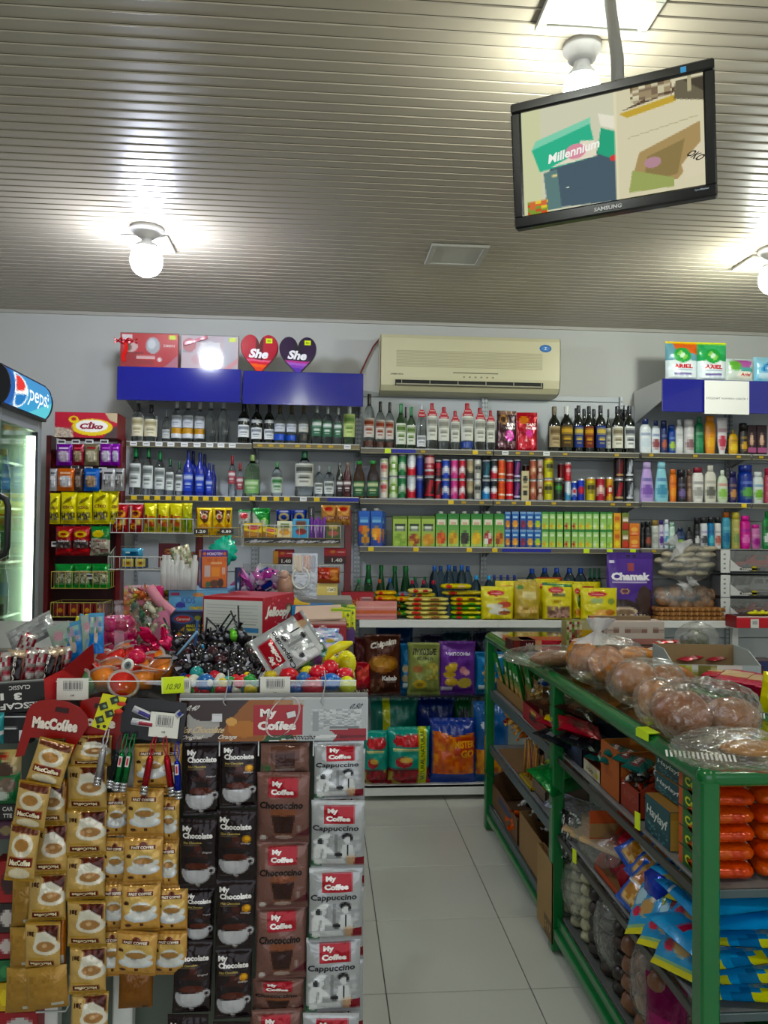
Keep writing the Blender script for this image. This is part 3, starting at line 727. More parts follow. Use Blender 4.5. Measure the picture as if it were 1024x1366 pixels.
# ================================================================== goods on the wall shelves
G='bottles on the top vodka shelf';YB_=YS+.055
def bot(x0,x1,yt,Z,shape,glass,cap,lab,desc,group,n,row,lz=(.12,.5),bands=(),neck=None,tag=None,Y=YB_):
    def mk(w,h):return bottle(shape,q_(w*.97,.003),q_(h,.004),glass,cap,lab,lz,bands,neck,tag)
    place(x0,x1,yt,Y,Z+.0005,mk,'bottle',(lambda q:q if len(q.split())<17 else f'{desc}, {ORD[n]} {FS}, '+row.split(' the ')[-1].replace('the ',''))(f'{desc}, {ORD[n]} {FS} on {row}')if n else desc,'bottle',group,rz=rnd.uniform(-.12,.12))
T='the top shelf'
cream=('dcd6bb','9c946f');whl=('e3e5e2','7c8288');amb=('c9cdd0','8d9397')
L=[(173,190,538,'vodka','clear','3a3d3c',cream,(.14,.62),(),'clear bottle with cream label'),
 (190,208,540,'vodka','clear','3a3d3c',cream,(.14,.6),(),'clear bottle with cream label'),
 (214,225,548,'vodka','clear','8a8d8c',('c5c8c4','8c9391'),(.12,.4),(),'small dim clear bottle'),
 (226,241,533,'slim','clear','c9c9c9',amb,(.34,.62),((.2,.33,'b98a36'),(.1,.2,'d2d6d8')),'clear bottle with a gold band'),
 (241,256,533,'slim','clear','c9c9c9',amb,(.34,.62),((.2,.33,'b98a36'),(.1,.2,'d2d6d8')),'clear bottle with a gold band'),
 (257,271,535,'slim','clear','c9c9c9',amb,(.34,.62),((.2,.33,'b3832f'),(.1,.2,'d2d6d8')),'clear bottle with a gold band'),
 (272,286,533,'slim','clear','b9bcbd',None,None,(),'plain clear bottle without label'),
 (288,303,533,'slim','clear','b9bcbd',None,None,(),'plain clear bottle without label'),
 (315,331,539,'vodka','dark','15181c',whl,(.16,.46),((.56,.62,'c9cdd0'),),'black bottle with white label'),
 (333,348,539,'vodka','dark','15181c',whl,(.12,.4),((.52,.6,'c9cdd0'),),'black bottle with white label'),
 (350,364,540,'vodka','dark','15181c',whl,(.10,.36),((.52,.6,'c9cdd0'),),'slimmer black bottle with white label'),
 (364,379,540,'slim','clear','6a5a42',('cfd4da','9aa0a6'),(.3,.5),((.08,.24,'2450b4'),),'clear bottle with a blue band'),
 (380,394,540,'slim','clear','6a5a42',('cfd4da','9aa0a6'),(.3,.5),((.08,.22,'2450b4'),),'clear bottle with a blue band'),
 (396,410,540,'slim','clear','6a5a42',('cfcfc0','9aa0a6'),(.3,.5),((.08,.24,'33342c'),),'clear bottle with a dark speckled band'),
 (413,428,541,'vodka','clear','b9c4bd',('3c6a4e','dfe6df'),(.2,.62),(),'clear bottle with green label'),
 (428,442,543,'vodka','clear','b9c4bd',('3c6a4e','dfe6df'),(.2,.6),(),'clear bottle with green label'),
 (443,455,544,'vodka','clear','b9c4bd',('3c6a4e','dfe6df'),(.2,.58),(),'narrow clear bottle with green label'),
 (456,472,543,'vodka','lime','c9d2c0',('c4d48c','6c8a4a'),(.2,.8),(),'clear bottle with a tall yellow-green label')]
for i,(x0,x1,yt,sh,gl,cap,lab,lz,bands,d)in enumerate(L):
    bot(x0,x1,yt,ZS1L if x0<335 else ZS1L+.005,sh,gl,cap,lab,d,G,i+1,'the top vodka shelf',lz or(.1,.5),bands)
G='bottles under the air conditioner'
stol=('cfc9c0','8a3f2a')
L=[(483,498,526,'vodka','clear','231e1c',stol,(.2,.55),((.03,.14,'4a2a20'),),None,'tall clear bottle with black cap and brown band'),
 (499,512,536,'vodka','clear','231e1c',stol,(.2,.6),((.03,.14,'4a2a20'),),None,'clear bottle with black cap and brown band'),
 (512,524,537,'vodka','clear','231e1c',stol,(.2,.6),((.03,.14,'4a2a20'),),None,'clear bottle with black cap and brown band'),
 (526,540,539,'slim','lime','1e7a3e',('e2e6d8','5c7a3c'),(.1,.56),(),None,'clear bottle with green cap and vine label'),
 (541,553,543,'slim','lime','1e7a3e',('e2e6d8','5c7a3c'),(.1,.56),(),None,'clear bottle with green cap and vine label'),
 (554,567,539,'slim','clear','b9bcc0',('e4e6e8','8a8d90'),(.06,.3),(),'b02c34','silver capped bottle with round red tag'),
 (567,582,538,'vodka','clear','a8222c',('dfe0d4','8c8c80'),(.2,.72),(),'b5303a','clear bottle with red neck tag'),
 (583,598,543,'vodka','clear','a8222c',('dfe0d4','8c8c80'),(.2,.72),(),'b5303a','clear bottle with red neck tag'),
 (599,612,548,'vodka','clear','a8222c',('dfe0d4','8c8c80'),(.2,.72),(),'b5303a','shorter clear bottle with red neck tag'),
 (613,630,538,'vodka','clear','a8222c',('dfe0d4','8c8c80'),(.2,.72),((.04,.18,'3a4f94'),),'b5303a','biggest clear bottle with red neck tag'),
 (631,646,544,'vodka','clear','a8222c',('dfe0d4','8c8c80'),(.2,.72),(),'b5303a','clear bottle with red neck tag'),
 (647,659,548,'vodka','clear','a8222c',('dfe0d4','8c8c80'),(.2,.72),(),'b5303a','shorter clear bottle with red neck tag')]
for i,(x0,x1,yt,sh,gl,cap,lab,lz,bands,tag,d)in enumerate(L):
    bot(x0,x1,yt,ZS1,sh,gl,cap,lab,d,G,i+1,'the shelf below the air conditioner',lz,bands,None,tag)
for x0,x1,yt,d in((528,537,540,'green capped bottle standing behind the vine label pair'),(536,543,543,'dark capped bottle standing between and behind the vine label pair')):
    bot(x0,x1,yt,ZS1,'slim','lime','1e7a3e' if x0<530 else '2a2320',None,d,G,0,'',Y=YS+.16)
G='wine bottles on the top shelf'
L=[(730,746,543,'6d5f48',('b3a27e','6e5a3a'),'wine bottle with tan label and bronze capsule'),(746,763,542,'d8d8d2',('4a3a20','c9a248'),'wine bottle with brown and white label'),
 (764,777,541,'15161a',('2c3c7c','c9b25a'),'wine bottle with blue label'),(778,791,542,'15161a',('6a2c20','c9973a'),'wine bottle with red-brown label'),
 (793,807,541,'15161a',('2c3c7c','c9b25a'),'wine bottle with blue label'),(807,814,546,'15161a',('b9b9b0','6a6a60'),'narrow dark wine bottle half hidden'),
 (815,830,542,'15161a',('d8d6c6','7a7058'),'wine bottle with cream label'),(831,846,542,'15161a',('dcdeda','4a4e54'),'wine bottle with white label')]
for i,(x0,x1,yt,cap,lab,d)in enumerate(L):
    bot(x0,x1,yt,ZS1,'wine','dark',cap,lab,d,G,i+1,'the wine shelf',(.1,.56)if i!=1 else(.1,.58),())
for i,(x0,x1,yt)in enumerate(((748,760,546),(762,773,545),(772,784,546),(785,797,546),(795,806,544),(822,834,546),(826,840,547))):
    bot(x0,x1,yt,ZS1,'wine','dark','15161a',None,f'{ORD[i+1]} {FS} of the dark wine bottles in back','wine bottles in the back row',0,'',Y=YS+.17)

# --- second shelf, spirits
gb=('dfe4df','6a726c');W='the second spirits shelf';G='bottles on the second shelf'
L=[(171,188,597,'vodka','clear','1f7a45',gb,(.16,.66),(),'clear bottle with green cap and white label'),(189,204,598,'vodka','clear','1f7a45',gb,(.14,.62),(),'clear bottle with green cap and white label'),
 (205,219,602,'vodka','clear','1f7a45',gb,(.14,.62),(),'clear bottle with green cap and white label'),(220,231,611,'vodka','clear','235a3c',gb,(.14,.62),(),'smaller green capped bottle with white label'),
 (233,243,616,'vodka','clear','235a3c',gb,(.14,.62),(),'small green capped bottle with white label'),(243,257,600,'slim','blue','1c2a6c',('3048b8','b9c4e0'),(.1,.5),(),'cobalt blue bottle'),
 (259,272,604,'slim','blue','1c2a6c',('3048b8','b9c4e0'),(.1,.5),(),'cobalt blue bottle'),(273,283,618,'slim','blue','1c2a6c',('3048b8','b9c4e0'),(.1,.5),(),'small cobalt blue bottle'),
 (303,314,608,'slim','clear','8c1c24',('9c4a50','dcd6d2'),(.3,.62),(),'slim bottle with dark red cap'),(314,324,618,'slim','clear','8c1c24',('9c4a50','dcd6d2'),(.2,.58),(),'small bottle with dark red cap'),
 (325,346,607,'jug','lime','8aa05c',('7fae6c','c4d8b0'),(.08,.4),(),'wide green tinted bottle'),(361,376,617,'jug','clear','4f8a58',('c9d4c4','3f7a44'),(.1,.55),(),'short clear bottle with green leaf label'),
 (392,418,602,'jug','clear','1f5a3a',('cfcfc4','4c5048'),(.22,.72),(),'very large clear glass bottle with pale label'),(419,430,622,'vodka','clear','8a8d8c',gb,(.1,.45),(),'small grey capped bottle'),
 (431,445,622,'vodka','clear','6a7a74',gb,(.1,.5),(),'small clear bottle with white label'),(447,457,617,'beer','dark','6a6a6a',('2a1f22','d8d8d4'),(.1,.5),(),'small nearly black bottle'),
 (457,468,617,'beer','rosy','7a6a5a',('3a1216','e0d8d4'),(.1,.5),(),'small dark red bottle')]
for i,(x0,x1,yt,sh,gl,cap,lab,lz,bands,d)in enumerate(L):
    bot(x0,x1,yt,ZS2L if x0<335 else ZS2L+.005,sh,gl,cap,lab,d,G,i+1,W,lz,bands)
for i,(x0,x1,yt)in enumerate(((250,262,602),(266,277,606),(279,288,620))):
    bot(x0,x1,yt,ZS2L,'slim','blue','1c2a6c',None,f'{ORD[i+1]} {FS} of the cobalt bottles standing in the back','blue bottles in the back',0,'',Y=YS+.16)
for i,(x0,x1)in enumerate(((470,486),(488,505))):
    bot(x0,x1,615,ZS2,'beer','amber','2c7a34',('2c5a3c','c9d0a0'),f'{("first", "second")[i]} {FS} of the two green-capped amber bottles beside the cans','amber green capped bottles',0,'',(.06,.46))

# --- cans
CW='the can shelf';G='cans on the second shelf'
cans=[  # x0, x1, top, levels, (c1, c2, c3, style) lower, upper
 (506,517,612,2,('d6cfc0','b85a5a','7fa04a',0),None,'pale fruit can'),(518,530,607,2,('c6d6b0','6f9a3c','e6e6d6',4),None,'pale green fruit can'),
 (530,541,607,2,('1f6b3c','a9c0a4','c4ccc4',4),None,'dark green can'),(542,554,606,2,('c02430','c9ccd0','e4e4e4',1),None,'red and silver can'),
 (554,564,607,2,('1d2c78','2c3c94','b4bcd8',0),None,'navy can'),(565,579,606,2,('1c1416','a02430','b83440',2),('8e1c28','d0a0a0','c8c8c8',3),'thick black and red can'),
 (579,588,614,2,('a02430','1c1416','c04450',2),('2a1618','a83440','8a3038',3),'slim black and red can'),(588,599,613,2,('2a44a8','c9cfd8','d8dce4',4),None,'blue and silver can'),
 (600,610,613,2,('cc4c8c','e08cb4','e4c0d0',4),None,'pink can'),(611,620,613,2,('c02c3c','d8c8cc','e4dcdc',4),None,'red can with silver top'),
 (621,631,613,2,('3a3830','9a8c6c','b8ac8c',1),None,'black and tan can'),(631,641,613,2,('c9c8bc','3a3c38','dcdcd4',0),None,'cream can with black crest'),
 (642,653,614,2,('2c7cb8','14283c','dce8f0',1),('16323e','2c6474','9ab0b8',2),'blue can under a dark teal one'),(653,663,613,2,('b83c44','1a1a1e','e8e8e8',1),None,'red and black can'),
 (663,673,613,2,('e06428','d84c20','f0d8c0',3),None,'orange can'),(674,684,614,2,('c8202c','d84048','f0e0e0',3),('8a1c20','a83438','d8b0b0',3),'red can'),
 (684,694,613,2,('282450','7c3c70','c9c4dc',2),None,'navy and violet can'),(705,715,613,2,('9c5440','c08468','dcc0a8',4),None,'copper can'),
 (715,724,613,2,('b8a090','7a4c3c','dcd0c4',4),None,'beige and brown can'),(724,737,610,2,('c8c428','3a3a20','c86428',0),None,'yellow can with black figure'),
 (752,761,617,2,('4c8cb0','c9d4dc','dce4e8',1),('c03038','d8a0a4','e4e0e0',0),'blue can under a red one'),(738,750,638,1,('181c18','3c8a3c','c9d8c9',0),None,'single black and green can'),
 (761,769,642,1,('2c48a8','c9ccd4','c43040',4),None,'short blue and silver can'),(769,779,639,1,('2434a0','3c4cb8','c43040',1),None,'short bright blue can'),
 (780,793,637,1,('c8b830','3a3418','c87428',0),None,'single yellow and black can'),(794,806,637,1,('a82c38','d8b8b8','e4c8b0',4),None,'single crimson can'),
 (807,817,637,1,('d09c28','b83430','e8d8c8',4),None,'single golden can'),(819,831,609,2,('1c1214','9c3038','b8a070',2),('2c1418','6a2428','b09060',2),'black and dark red can'),
 (833,844,609,2,('1c1e22','a8acb4','c9ccd0',2),None,'black and silver can')]
k=0
for(x0,x1,yt,lv,lo,up,d)in cans:
    k+=1;Y=YS+.045
    X0,X1=XY(x0,Y),XY(x1,Y);H=PYP((x0+x1)/2,yt,Y)[2]-ZS2;h=q_(H/lv,.001);w=q_(min((X1-X0)*.985,.058),.001)
    w=q_((X1-X0)*.975,.001)
    for l in range(lv):
        c=up if(up and l)else lo
        where=f', {ORD[k]} column {FS}, {("lower", "upper")[l]} one' if lv==2 else f', {ORD[k]} column {FS}'
        put(can(w,h,*c),'can',(d if not up else d.split(' under')[0])+where,'can',((X0+X1)/2,Y,ZS2+.0005+l*h),(0,0,rnd.uniform(-.25,.25)),G)
for i,(x0,x1,yt,c)in enumerate([(696,705,620,'2a2018'),(743,752,618,'7a1c24'),(818,828,611,'3a1418')]):
    Y=YS+.13;X0,X1=XY(x0,Y),XY(x1,Y);h=q_((PYP(x0,yt,Y)[2]-ZS2)/2,.001);w=q_((X1-X0),.001)
    for l in range(2):put(can(w,h,c,'9c4040','b09060',2),'can',f'dark can in the back row, {ORD[i+1]} back column {FS}, {("lower", "upper")[l]}','can',((X0+X1)/2,Y,ZS2+.0005+l*h),(0,0,0),'cans in the back row')
tb=Pic('c8bd94').ell(.5,.72,.34,.1,'1c1814').ell(.5,.25,.34,.1,'1c1814').rect(.15,.44,.85,.5,'5a4c34')
place(695,705,628,YS+.02,ZS2+.0005,lambda w,h:carton(w,h,.05,tb,'b8ad84'),'drink_carton','tall beige carton with two black dots among the cans','carton',None)
# coffee doypacks beside the vodka
cb=Pic('3c1820','2a1216').rect(.1,.93,.9,.97,'c0a080').ell(.32,.78,.2,.13,'9c7440').ell(.32,.78,.13,.08,'3a2216').ell(.62,.38,.22,.14,'c8489c').ell(.62,.4,.13,.08,'e48cc4').spk(.05,.08,.4,.5,['d8c8cc','8a5a60'],12,.35).spk(.5,.05,.95,.25,['b89aa0','5c3038'],14,.5).text('SAN',.7,.66,.42,.08,'e8dcdc',.03,.2).text('VALEN',.66,.57,.5,.06,'e8dcdc',.03,.2)
cr=Pic('b8202c','a81c28').rect(.05,.42,.95,.52,'8c1420').ell(.6,.46,.18,.1,'e05aa0').ell(.35,.8,.25,.1,'d07a3a').spk(.08,.06,.5,.4,['e8c0c4','d85a64'],12,.4).spk(.55,.05,.95,.3,['e48c94','8a1018'],14,.5).text('SAN',.68,.68,.44,.08,'f0dada',.03,.2).text('VALEN',.68,.59,.52,.06,'f0dada',.03,.2)
place(661,688,548,YS+.06,ZS1+.0005,lambda w,h:pouch(w,h,.05,cb,16,20,True),'coffee_bag','dark brown coffee bag with pink splash beside the red one','bag',None,rz=.1)
place(688,715,550,YS+.06,ZS1+.0005,lambda w,h:pouch(w,h,.05,cr,16,20,True,3),'coffee_bag','glossy red coffee bag between the brown bag and the wine','bag',None,rz=-.06)

# --- juice shelf
def jp(base,top,fr,fr2,txt='e8e0cc',head='2f7a34'):
    return Pic(base,top).rect(0,.86,1,1,head).rect(.1,.66,.9,.82,txt).rect(.25,.7,.75,.76,'c88a6a').ell(.5,.26,.42,.2,fr).ell(.32,.18,.22,.12,fr2).ell(.68,.34,.16,.1,fr2)
bj=Pic('1c3f94','2c62b8').rect(.1,.66,.9,.78,'7cb4d8').ell(.5,.46,.5,.12,'d88a3a').ell(.62,.18,.36,.14,'f0b040').ell(.62,.17,.18,.07,'b8702c').ell(.2,.48,.2,.1,'c8502c')
bj2=Pic('1c3f94','2c62b8').rect(.1,.66,.9,.78,'7cb4d8').ell(.5,.36,.46,.18,'e8982c').ell(.4,.28,.2,.1,'f4c060').ell(.7,.2,.2,.1,'d8742c')
place(478,493,678,YS+.035,ZS3+.0005,lambda w,h:carton(w,h,.07,bj,'1c3f94','e8e8e8'),'juice_carton','blue juice carton with a halved peach, at the shelf end by the snack rack','carton','blue juice cartons')
place(494,510,678,YS+.035,ZS3+.0005,lambda w,h:carton(w,h,.07,bj2,'1c3f94','e8e8e8'),'juice_carton','blue juice carton with apricots, second from the snack rack','carton','blue juice cartons')
place(499,514,680,YS+.13,ZS3+.0005,lambda w,h:carton(w,h,.07,bj2,'1c3f94','e8e8e8'),'juice_carton','blue juice carton hidden behind the apricot one','carton','blue juice cartons')
for i,(x0,x1,c,c2,d)in enumerate([(524,543,'7a9c3c','a8c05c','pears'),(544,561,'8a3c2c','c9a83c','red grapes'),(562,580,'c88a3c','d8a850','oranges')]):
    p=Pic('8fb04c','a9c060').rect(.14,.5,.86,.76,'2f3c2c').rect(.2,.56,.8,.68,'d8e0cc').rect(0,.92,1,1,'5c7a2c').ell(.5,.22,.44,.2,c).ell(.3,.12,.2,.1,c2).ell(.72,.3,.16,.1,c2)
    place(x0,x1,688.5,YS+.035,ZS3+.0005,lambda w,h:carton(w,h,.06,p,'7f9c40'),'juice_carton',f'squat light green juice box printed with {d}','carton','squat green juice boxes')
for i,(x0,x1,c,c2,d)in enumerate([(581,596,'c8452c','d8742c','mixed red fruit'),(597,612,'d8b030','b8862c','a pineapple'),(613,627,'24221e','3a342c','black berries'),(628,643,'d8a82c','e8c44c','a mango'),(644,658,'a8242c','e0e0d4','cherries'),(659,673,'d8832c','8a4424','a halved peach')]):
    place(x0,x1,682,YS+.035,ZS3+.0005,lambda w,h:carton(w,h,.07,jp('a8c870','3f8a3c',c,c2),'3f7a34','e4e8e0'),'juice_carton',f'tall green juice carton with white cap printed with {d}','carton','tall green juice cartons')
def small(b0,b1,f1,f2,head='3f8a44'):return Pic(b0,b1).rect(0,.88,1,1,head).rect(.15,.6,.85,.8,'cfe0b8').rect(.25,.66,.75,.7,'5c8a4c').ell(.4,.18,.32,.14,f1).ell(.72,.16,.2,.12,f2)
cols=[(673,681,'b','d8832c'),(682,692,'b','e8982c'),(693,702,'b','7c2c44'),(702,712,'b','d8a050'),(712,722,'b','a8c83c')]+ [(a,b,'g',c)for a,b,c in((722,732,'d8a030'),(732,741,'d8a030'),(742,751,'d8b040'),(752,761,'b83438'),(762,771,'b83438'),(771,780,'e0a830'),(780,790,'e0a830'),(790,799,'d8e0c8'),(800,809,'d8e0c8'),(809,817,'8aa848'))]
PJ={}
for i,(x0,x1,t_,c)in enumerate(cols):
    Y=YS+.03;X0,X1=XY(x0,Y),XY(x1,Y);H=PYP(x0,682.5,Y)[2]-ZS3;h=q_(H/2,.001);w=q_((X1-X0)*.96,.001)
    if(t_,c)not in PJ:PJ[t_,c]=small('a8cc74','7fb85c',c,'c8d850')if t_=='g' else Pic('1f3f90','3c78b8').rect(.15,.62,.85,.76,'a9cce0').ell(.5,.28,.42,.22,c).ell(.6,.18,.2,.1,'f0c060' if c!='7c2c44' else 'a83c50').rect(0,.92,1,1,'c9d4dc')
    for l in range(2):
        put(carton(w,h,.045,PJ[t_,c],'3f7a34' if t_=='g' else '1f3f90',None,6,8),'juice_carton',f'small {"green" if t_ == "g" else "blue"} juice carton, {ORD[i+1]} column {FS}, {("lower", "upper")[l]} layer','carton',((X0+X1)/2,Y,ZS3+.0005+l*h),(0,0,rnd.uniform(-.03,.03)),'small juice cartons')
for x0,x1,yt,b,s,d in((818,828,684,Pic('d8a828','e0a030').rect(.1,.55,.9,.8,'c8642c').ell(.5,.25,.35,.16,'e8d050'),'c8982c','yellow'),(829,839,684,Pic('9c3428','6a8a3c').rect(.1,.5,.9,.72,'e0d8cc').ell(.5,.25,.36,.18,'c04438'),'5c6a34','red and green'),(839,853,698,Pic('d8663c','d88440').ell(.5,.5,.36,.2,'e8b060').rect(.2,.12,.8,.22,'f0d8b8'),'c85c34','orange')):
    Y=YS+.035;X0,X1=XY(x0,Y),XY(x1,Y);h=q_((PYP(x0,yt,Y)[2]-ZS3)/2,.001)
    for l in range(2):put(carton((X1-X0)*.97,h,.05,b,s),'juice_carton',f'small {d} drink box, shampoo end of the juice shelf, {("lower", "upper")[l]} of two','carton',((X0+X1)/2,Y,ZS3+.0005+l*h),(0,0,0),'drink boxes at the shampoo end')

# --- toiletries
def toil(rows,Z,yshelf,row,group):
    for i,(x0,x1,yt,kind,c1,c2,c3,cap,d)in enumerate(rows):
        fn=(lambda w,h:toiletry(kind,q_(w*.97,.002),q_(h,.003),c1,c2,c3,cap))if kind!='box' else(lambda w,h:carton(w,h,.05,Pic(c1,c2).ell(.45,.55,.3,.25,'c49a84').ell(.45,.66,.34,.22,'2a2024').ell(.45,.55,.2,.17,'d8b49c').rect(0,.08,1,.26,c3),c1))
        place(x0,x1,yt,YS+.05,Z+.0005,fn,'toiletry_bottle' if kind!='box' else 'hair_dye_box',f'{d}, {ORD[i+1]} {FS} on {row}','bottle' if kind!='box' else 'box',group,rz=rnd.uniform(-.1,.1))
toil([(852,868,559,'oval','d4dadc','c0ccd4','5c6c94','1f2c5c','white shampoo bottle with navy cap'),(868,880,561,'oval','cfd6da','8a4c50','4c5c8c','1f2c5c','small white shampoo bottle with navy cap'),
 (880,889,561,'spray','1c2858','a85848','8c94b4','16204c','navy cylinder bottle'),(890,900,567,'spray','24408a','9ab84c','8cb4d4','1a3474','blue and lime bottle'),
 (900,911,560,'oval','c4c6c4','dcdedc','9a9c9c','b8bab8','silver white bottle'),(911,925,560,'spray','c0bfbc','7c5c60','dcdcd8','b8b6b4','wide silver spray bottle'),
 (926,938,556,'oval','1f6b44','3c8a5c','9ac4a4','2a6c48','dark green bottle'),(939,954,555,'taper','d08a30','e0a83c','b06820','c07c34','amber orange bottle'),
 (955,970,557,'tube','d8d4d4','b84c5c','a8707c','a82c40','white tube with red print'),(971,984,573,'round','c49a3c','e0c050','8a6420','8a7a4c','short golden oil bottle'),
 (985,996,565,'spray','1a1614','c49838','d8b048','141210','black spray with gold band'),(997,1009,567,'box','2a1c22','3a2028','a85c84','','dark hair dye box with a face'),(1010,1023,567,'box','2a1c22','3a2028','a85c84','','dark hair dye box with a face')],
 ZS1+.004,602,'the top toiletry shelf','toiletries on the upper shelf')
toil([(852,872,616,'fat','b49cd0','7c5ca8','3c3c84','bca8d4','lilac bottle widening to its foot'),(872,891,616,'fat','8cc4d0','4c8ca8','2c4c8c','9ad0dc','pale turquoise bottle widening to its foot'),
 (892,902,626,'taper','d8742c','e89c50','a84c1c','d06828','orange bottle'),(902,914,627,'spray','1c1820','6c5c8c','8a8494','18141c','black bottle'),
 (915,922,626,'spray','6c5448','9c8470','b4a090','5c443c','narrow brown bottle'),(922,938,624,'taper','dcdad4','9a9a94','5a5a5a','7c2434','white bottle with wine red cap'),
 (939,955,621,'oval','cfccbf','5c5c54','8a887c','c8c6ba','ivory bottle with black print'),(956,970,627,'round','c4d0b8','8cbc5c','c85c5c','d4dccc','pale green rounded bottle'),
 (971,983,629,'taper','2a2454','b88858','c49a64','1f1c48','small indigo bottle with tan picture'),(984,1003,621,'spray','1f3484','5c9a4c','94a8d4','1c2c74','large royal blue bottle with green emblem'),
 (1003,1018,630,'taper','d4dcd8','7cb448','4c84b4','d8dedc','white and green bottle'),(1019,1034,625,'spray','b85c6c','d8a0a8','e4c4c8','a83c50','rose red bottle')],
 ZS2+.004,668,'the middle toiletry shelf','toiletries on the middle shelf')
toil([(854,859,696,'spray','1a1a1c','3a3a3c','5a5a5c','141416','narrow black stick'),(859,868,696,'spray','1c1a1c','9c5040','6a6a6c','141416','black deodorant can'),(868,878,694,'spray','c4c8c0','a4a89c','8a8c80','8c7440','white deodorant with brown cap'),
 (878,885,694,'taper','d0ccdc','5c3c94','6c4ca4','3c2c7c','white bottle with violet cap'),(885,892,693,'taper','d0dce4','5c9cc4','7cb0d0','dce4e8','white and sky blue bottle'),
 (892,900,697,'taper','b4d0c0','8cb4a0','dce8e0','a4c8b4','mint green bottle'),(900,914,704,'oval','2a3858','8cb44c','5c7ca8','22304c','wide navy tin'),
 (914,924,703,'round','18181a','b4b4b8','6a6a6c','101012','squat black bottle'),(925,933,691,'spray','1a1a1c','c4c4c4','6a6a6c','101012','black spray can'),
 (933,943,690,'spray','d4d6d8','3a3a3c','8c7cb4','1c1c1e','white spray can with black cap'),(943,952,690,'spray','2474a4','5cc0cc','2c4c7c','1c1c20','sea blue spray can with black cap'),
 (952,961,690,'spray','d8d4d0','b4685c','8a8a8c','1c1c1e','white spray can with pink print'),(962,974,683,'taper','4c94ac','2c6c94','8cc4d0','b0602c','teal bottle with brown cap'),
 (975,986,683,'spray','b0a860','7c9454','d0cc94','c4b450','tall olive yellow spray can'),(986,1001,688,'taper','c8288c','e47cc0','8c3ca4','d42c94','magenta bottle'),
 (1001,1014,700,'taper','c078a8','a02c8c','dcb0d0','d4489c','see-through pink bottle'),(1016,1030,682,'oval','1f7c3c','d8dcd8','2c2c2c','2a8c48','bright green bottle with white label')],
 ZS3+.003,728,'the lower toiletry shelf','toiletries on the lower shelf')
# ================================================================== goods on the canopies
def pch(x0,x1,yt,yb,Y,pic,label,name='snack_bag',cat='bag',group=None,d=.035,rz=0,rx=0,ry=0,stand=False,nx=12,ny=16,seed=0,m='foil',seal=.05,pinch=.04,Z=None):
    A,B=XY(x0,Y,yb),XY(x1,Y,yb);z0=PYP((x0+x1)/2,yb,Y)[2]if Z is None else Z;h=PYP((x0+x1)/2,yt,Y)[2]-z0
    return put(pouch(B-A,h,d,pic,nx,ny,stand,seed,m=m,seal=seal,pinch=pinch),name,label,cat,((A+B)/2,Y,z0),(rx,ry,rz),group)
def bxat(x0,x1,yt,yb,Y,d,pic,side,label,name='box',cat='box',group=None,rz=0,rx=0,ry=0,nx=14,ny=14,sidepic=None,Z=None,m=None,top=None):
    A,B=XY(x0,Y,yb),XY(x1,Y,yb);z0=PYP((x0+x1)/2,yb,Y)[2]if Z is None else Z;h=PYP((x0+x1)/2,yt,Y)[2]-z0
    return put(boxmb(B-A,h,d,pic,side,top,nx,ny,sidepic).mesh(name,m or CARD),name,label,cat,((A+B)/2,Y,z0),(rx,ry,rz),group)
def film_box(w,h,d):return MB().box((0,d/2,h/2),(w,d,h),bev=.004).mesh('clear_wrap',mat_clear('glossy_wrap','fbfbfb',.5,.05))
# red gift set
p=Pic('b8303a','c03038').rect(0,0,.32,.42,'a0242c').rect(.02,.80,.2,.96,'e6dcda').ell(.18,.62,.12,.16,'d8b8b4').ell(.14,.6,.05,.1,'6a4a3a').ell(.56,.66,.125,.24,'a8adb0').ell(.54,.70,.07,.14,'d0d4d6').rect(.28,.26,.6,.36,'d8b4b0').rect(.3,.1,.58,.24,'9c2028').ell(.68,.26,.04,.07,'e8dcd8').poly([(.72,0),(1,.4),(1,0)],'b07080').rect(.3,.44,.4,.46,'4c1c20').rect(.84,.84,.96,.97,'d4e83a').text('SIMIN',.84,.66,.2,.08,'f0d0d0',.01).rect(.05,.42,.34,.46,'7c2024')
t=thing('gift_box','red cosmetics gift box with ribbon and silver ball on the blue headboard','gift box',(XY(195,YC+.06),YC+.06,ZCL+.003))
w_,h_=XY(234,YC+.06)-XY(155,YC+.06),PYP(195,444,YC+.06)[2]-ZCL
obj('tray',boxmb(w_-.006,h_-.006,.06,p,'a82a34',None,40,26).mesh('tray',CARD),t)
obj('wrap',film_box(w_,h_-.002,.07),t,(0,-.004,0))
rb=MB()
for s_,a_ in((1,.2),(1,.9),(-1,.1),(-1,.8)):
    rb.grid(np.array([[(-w_*.40+s_*(k*.012),-.012-.01*math.sin(k),h_*.72+.012*math.sin(k*.8)*(1 if a_<.5 else-1)+j*.012)for k in range(7)]for j in range(2)]),'b02832')
rb.grid(np.array([[(-w_*.44+.01*math.sin(k)+j*.022,-.01,h_*.7-k*.02)for j in range(2)]for k in range(7)]),'d83a38')
obj('ribbon',rb.mesh('ribbon',FILM),t)
p=Pic('c9b4b8','b8a8ae').rect(.02,.5,.2,.6,'8c9aa4').ell(.14,.72,.12,.2,'b86a70').ell(.28,.3,.1,.14,'c8a0a4').rect(.75,0,.95,1,'b4b0b8').poly([(.7,0),(1,.38),(1,.22),(.84,0)],'d8989c').rect(.84,.84,.96,.97,'d4e83a').ell(.5,.5,.22,.34,'d6d4d6').rect(.34,.56,.68,.8,'e0dcdc')
t=thing('gift_box','silver wrapped gift box shining beside the red one on the blue headboard','gift box',(XY(276,YC+.06),YC+.06,ZCL+.002))
w_,h_=XY(315,YC+.06)-XY(237,YC+.06),PYP(276,447,YC+.06)[2]-ZCL
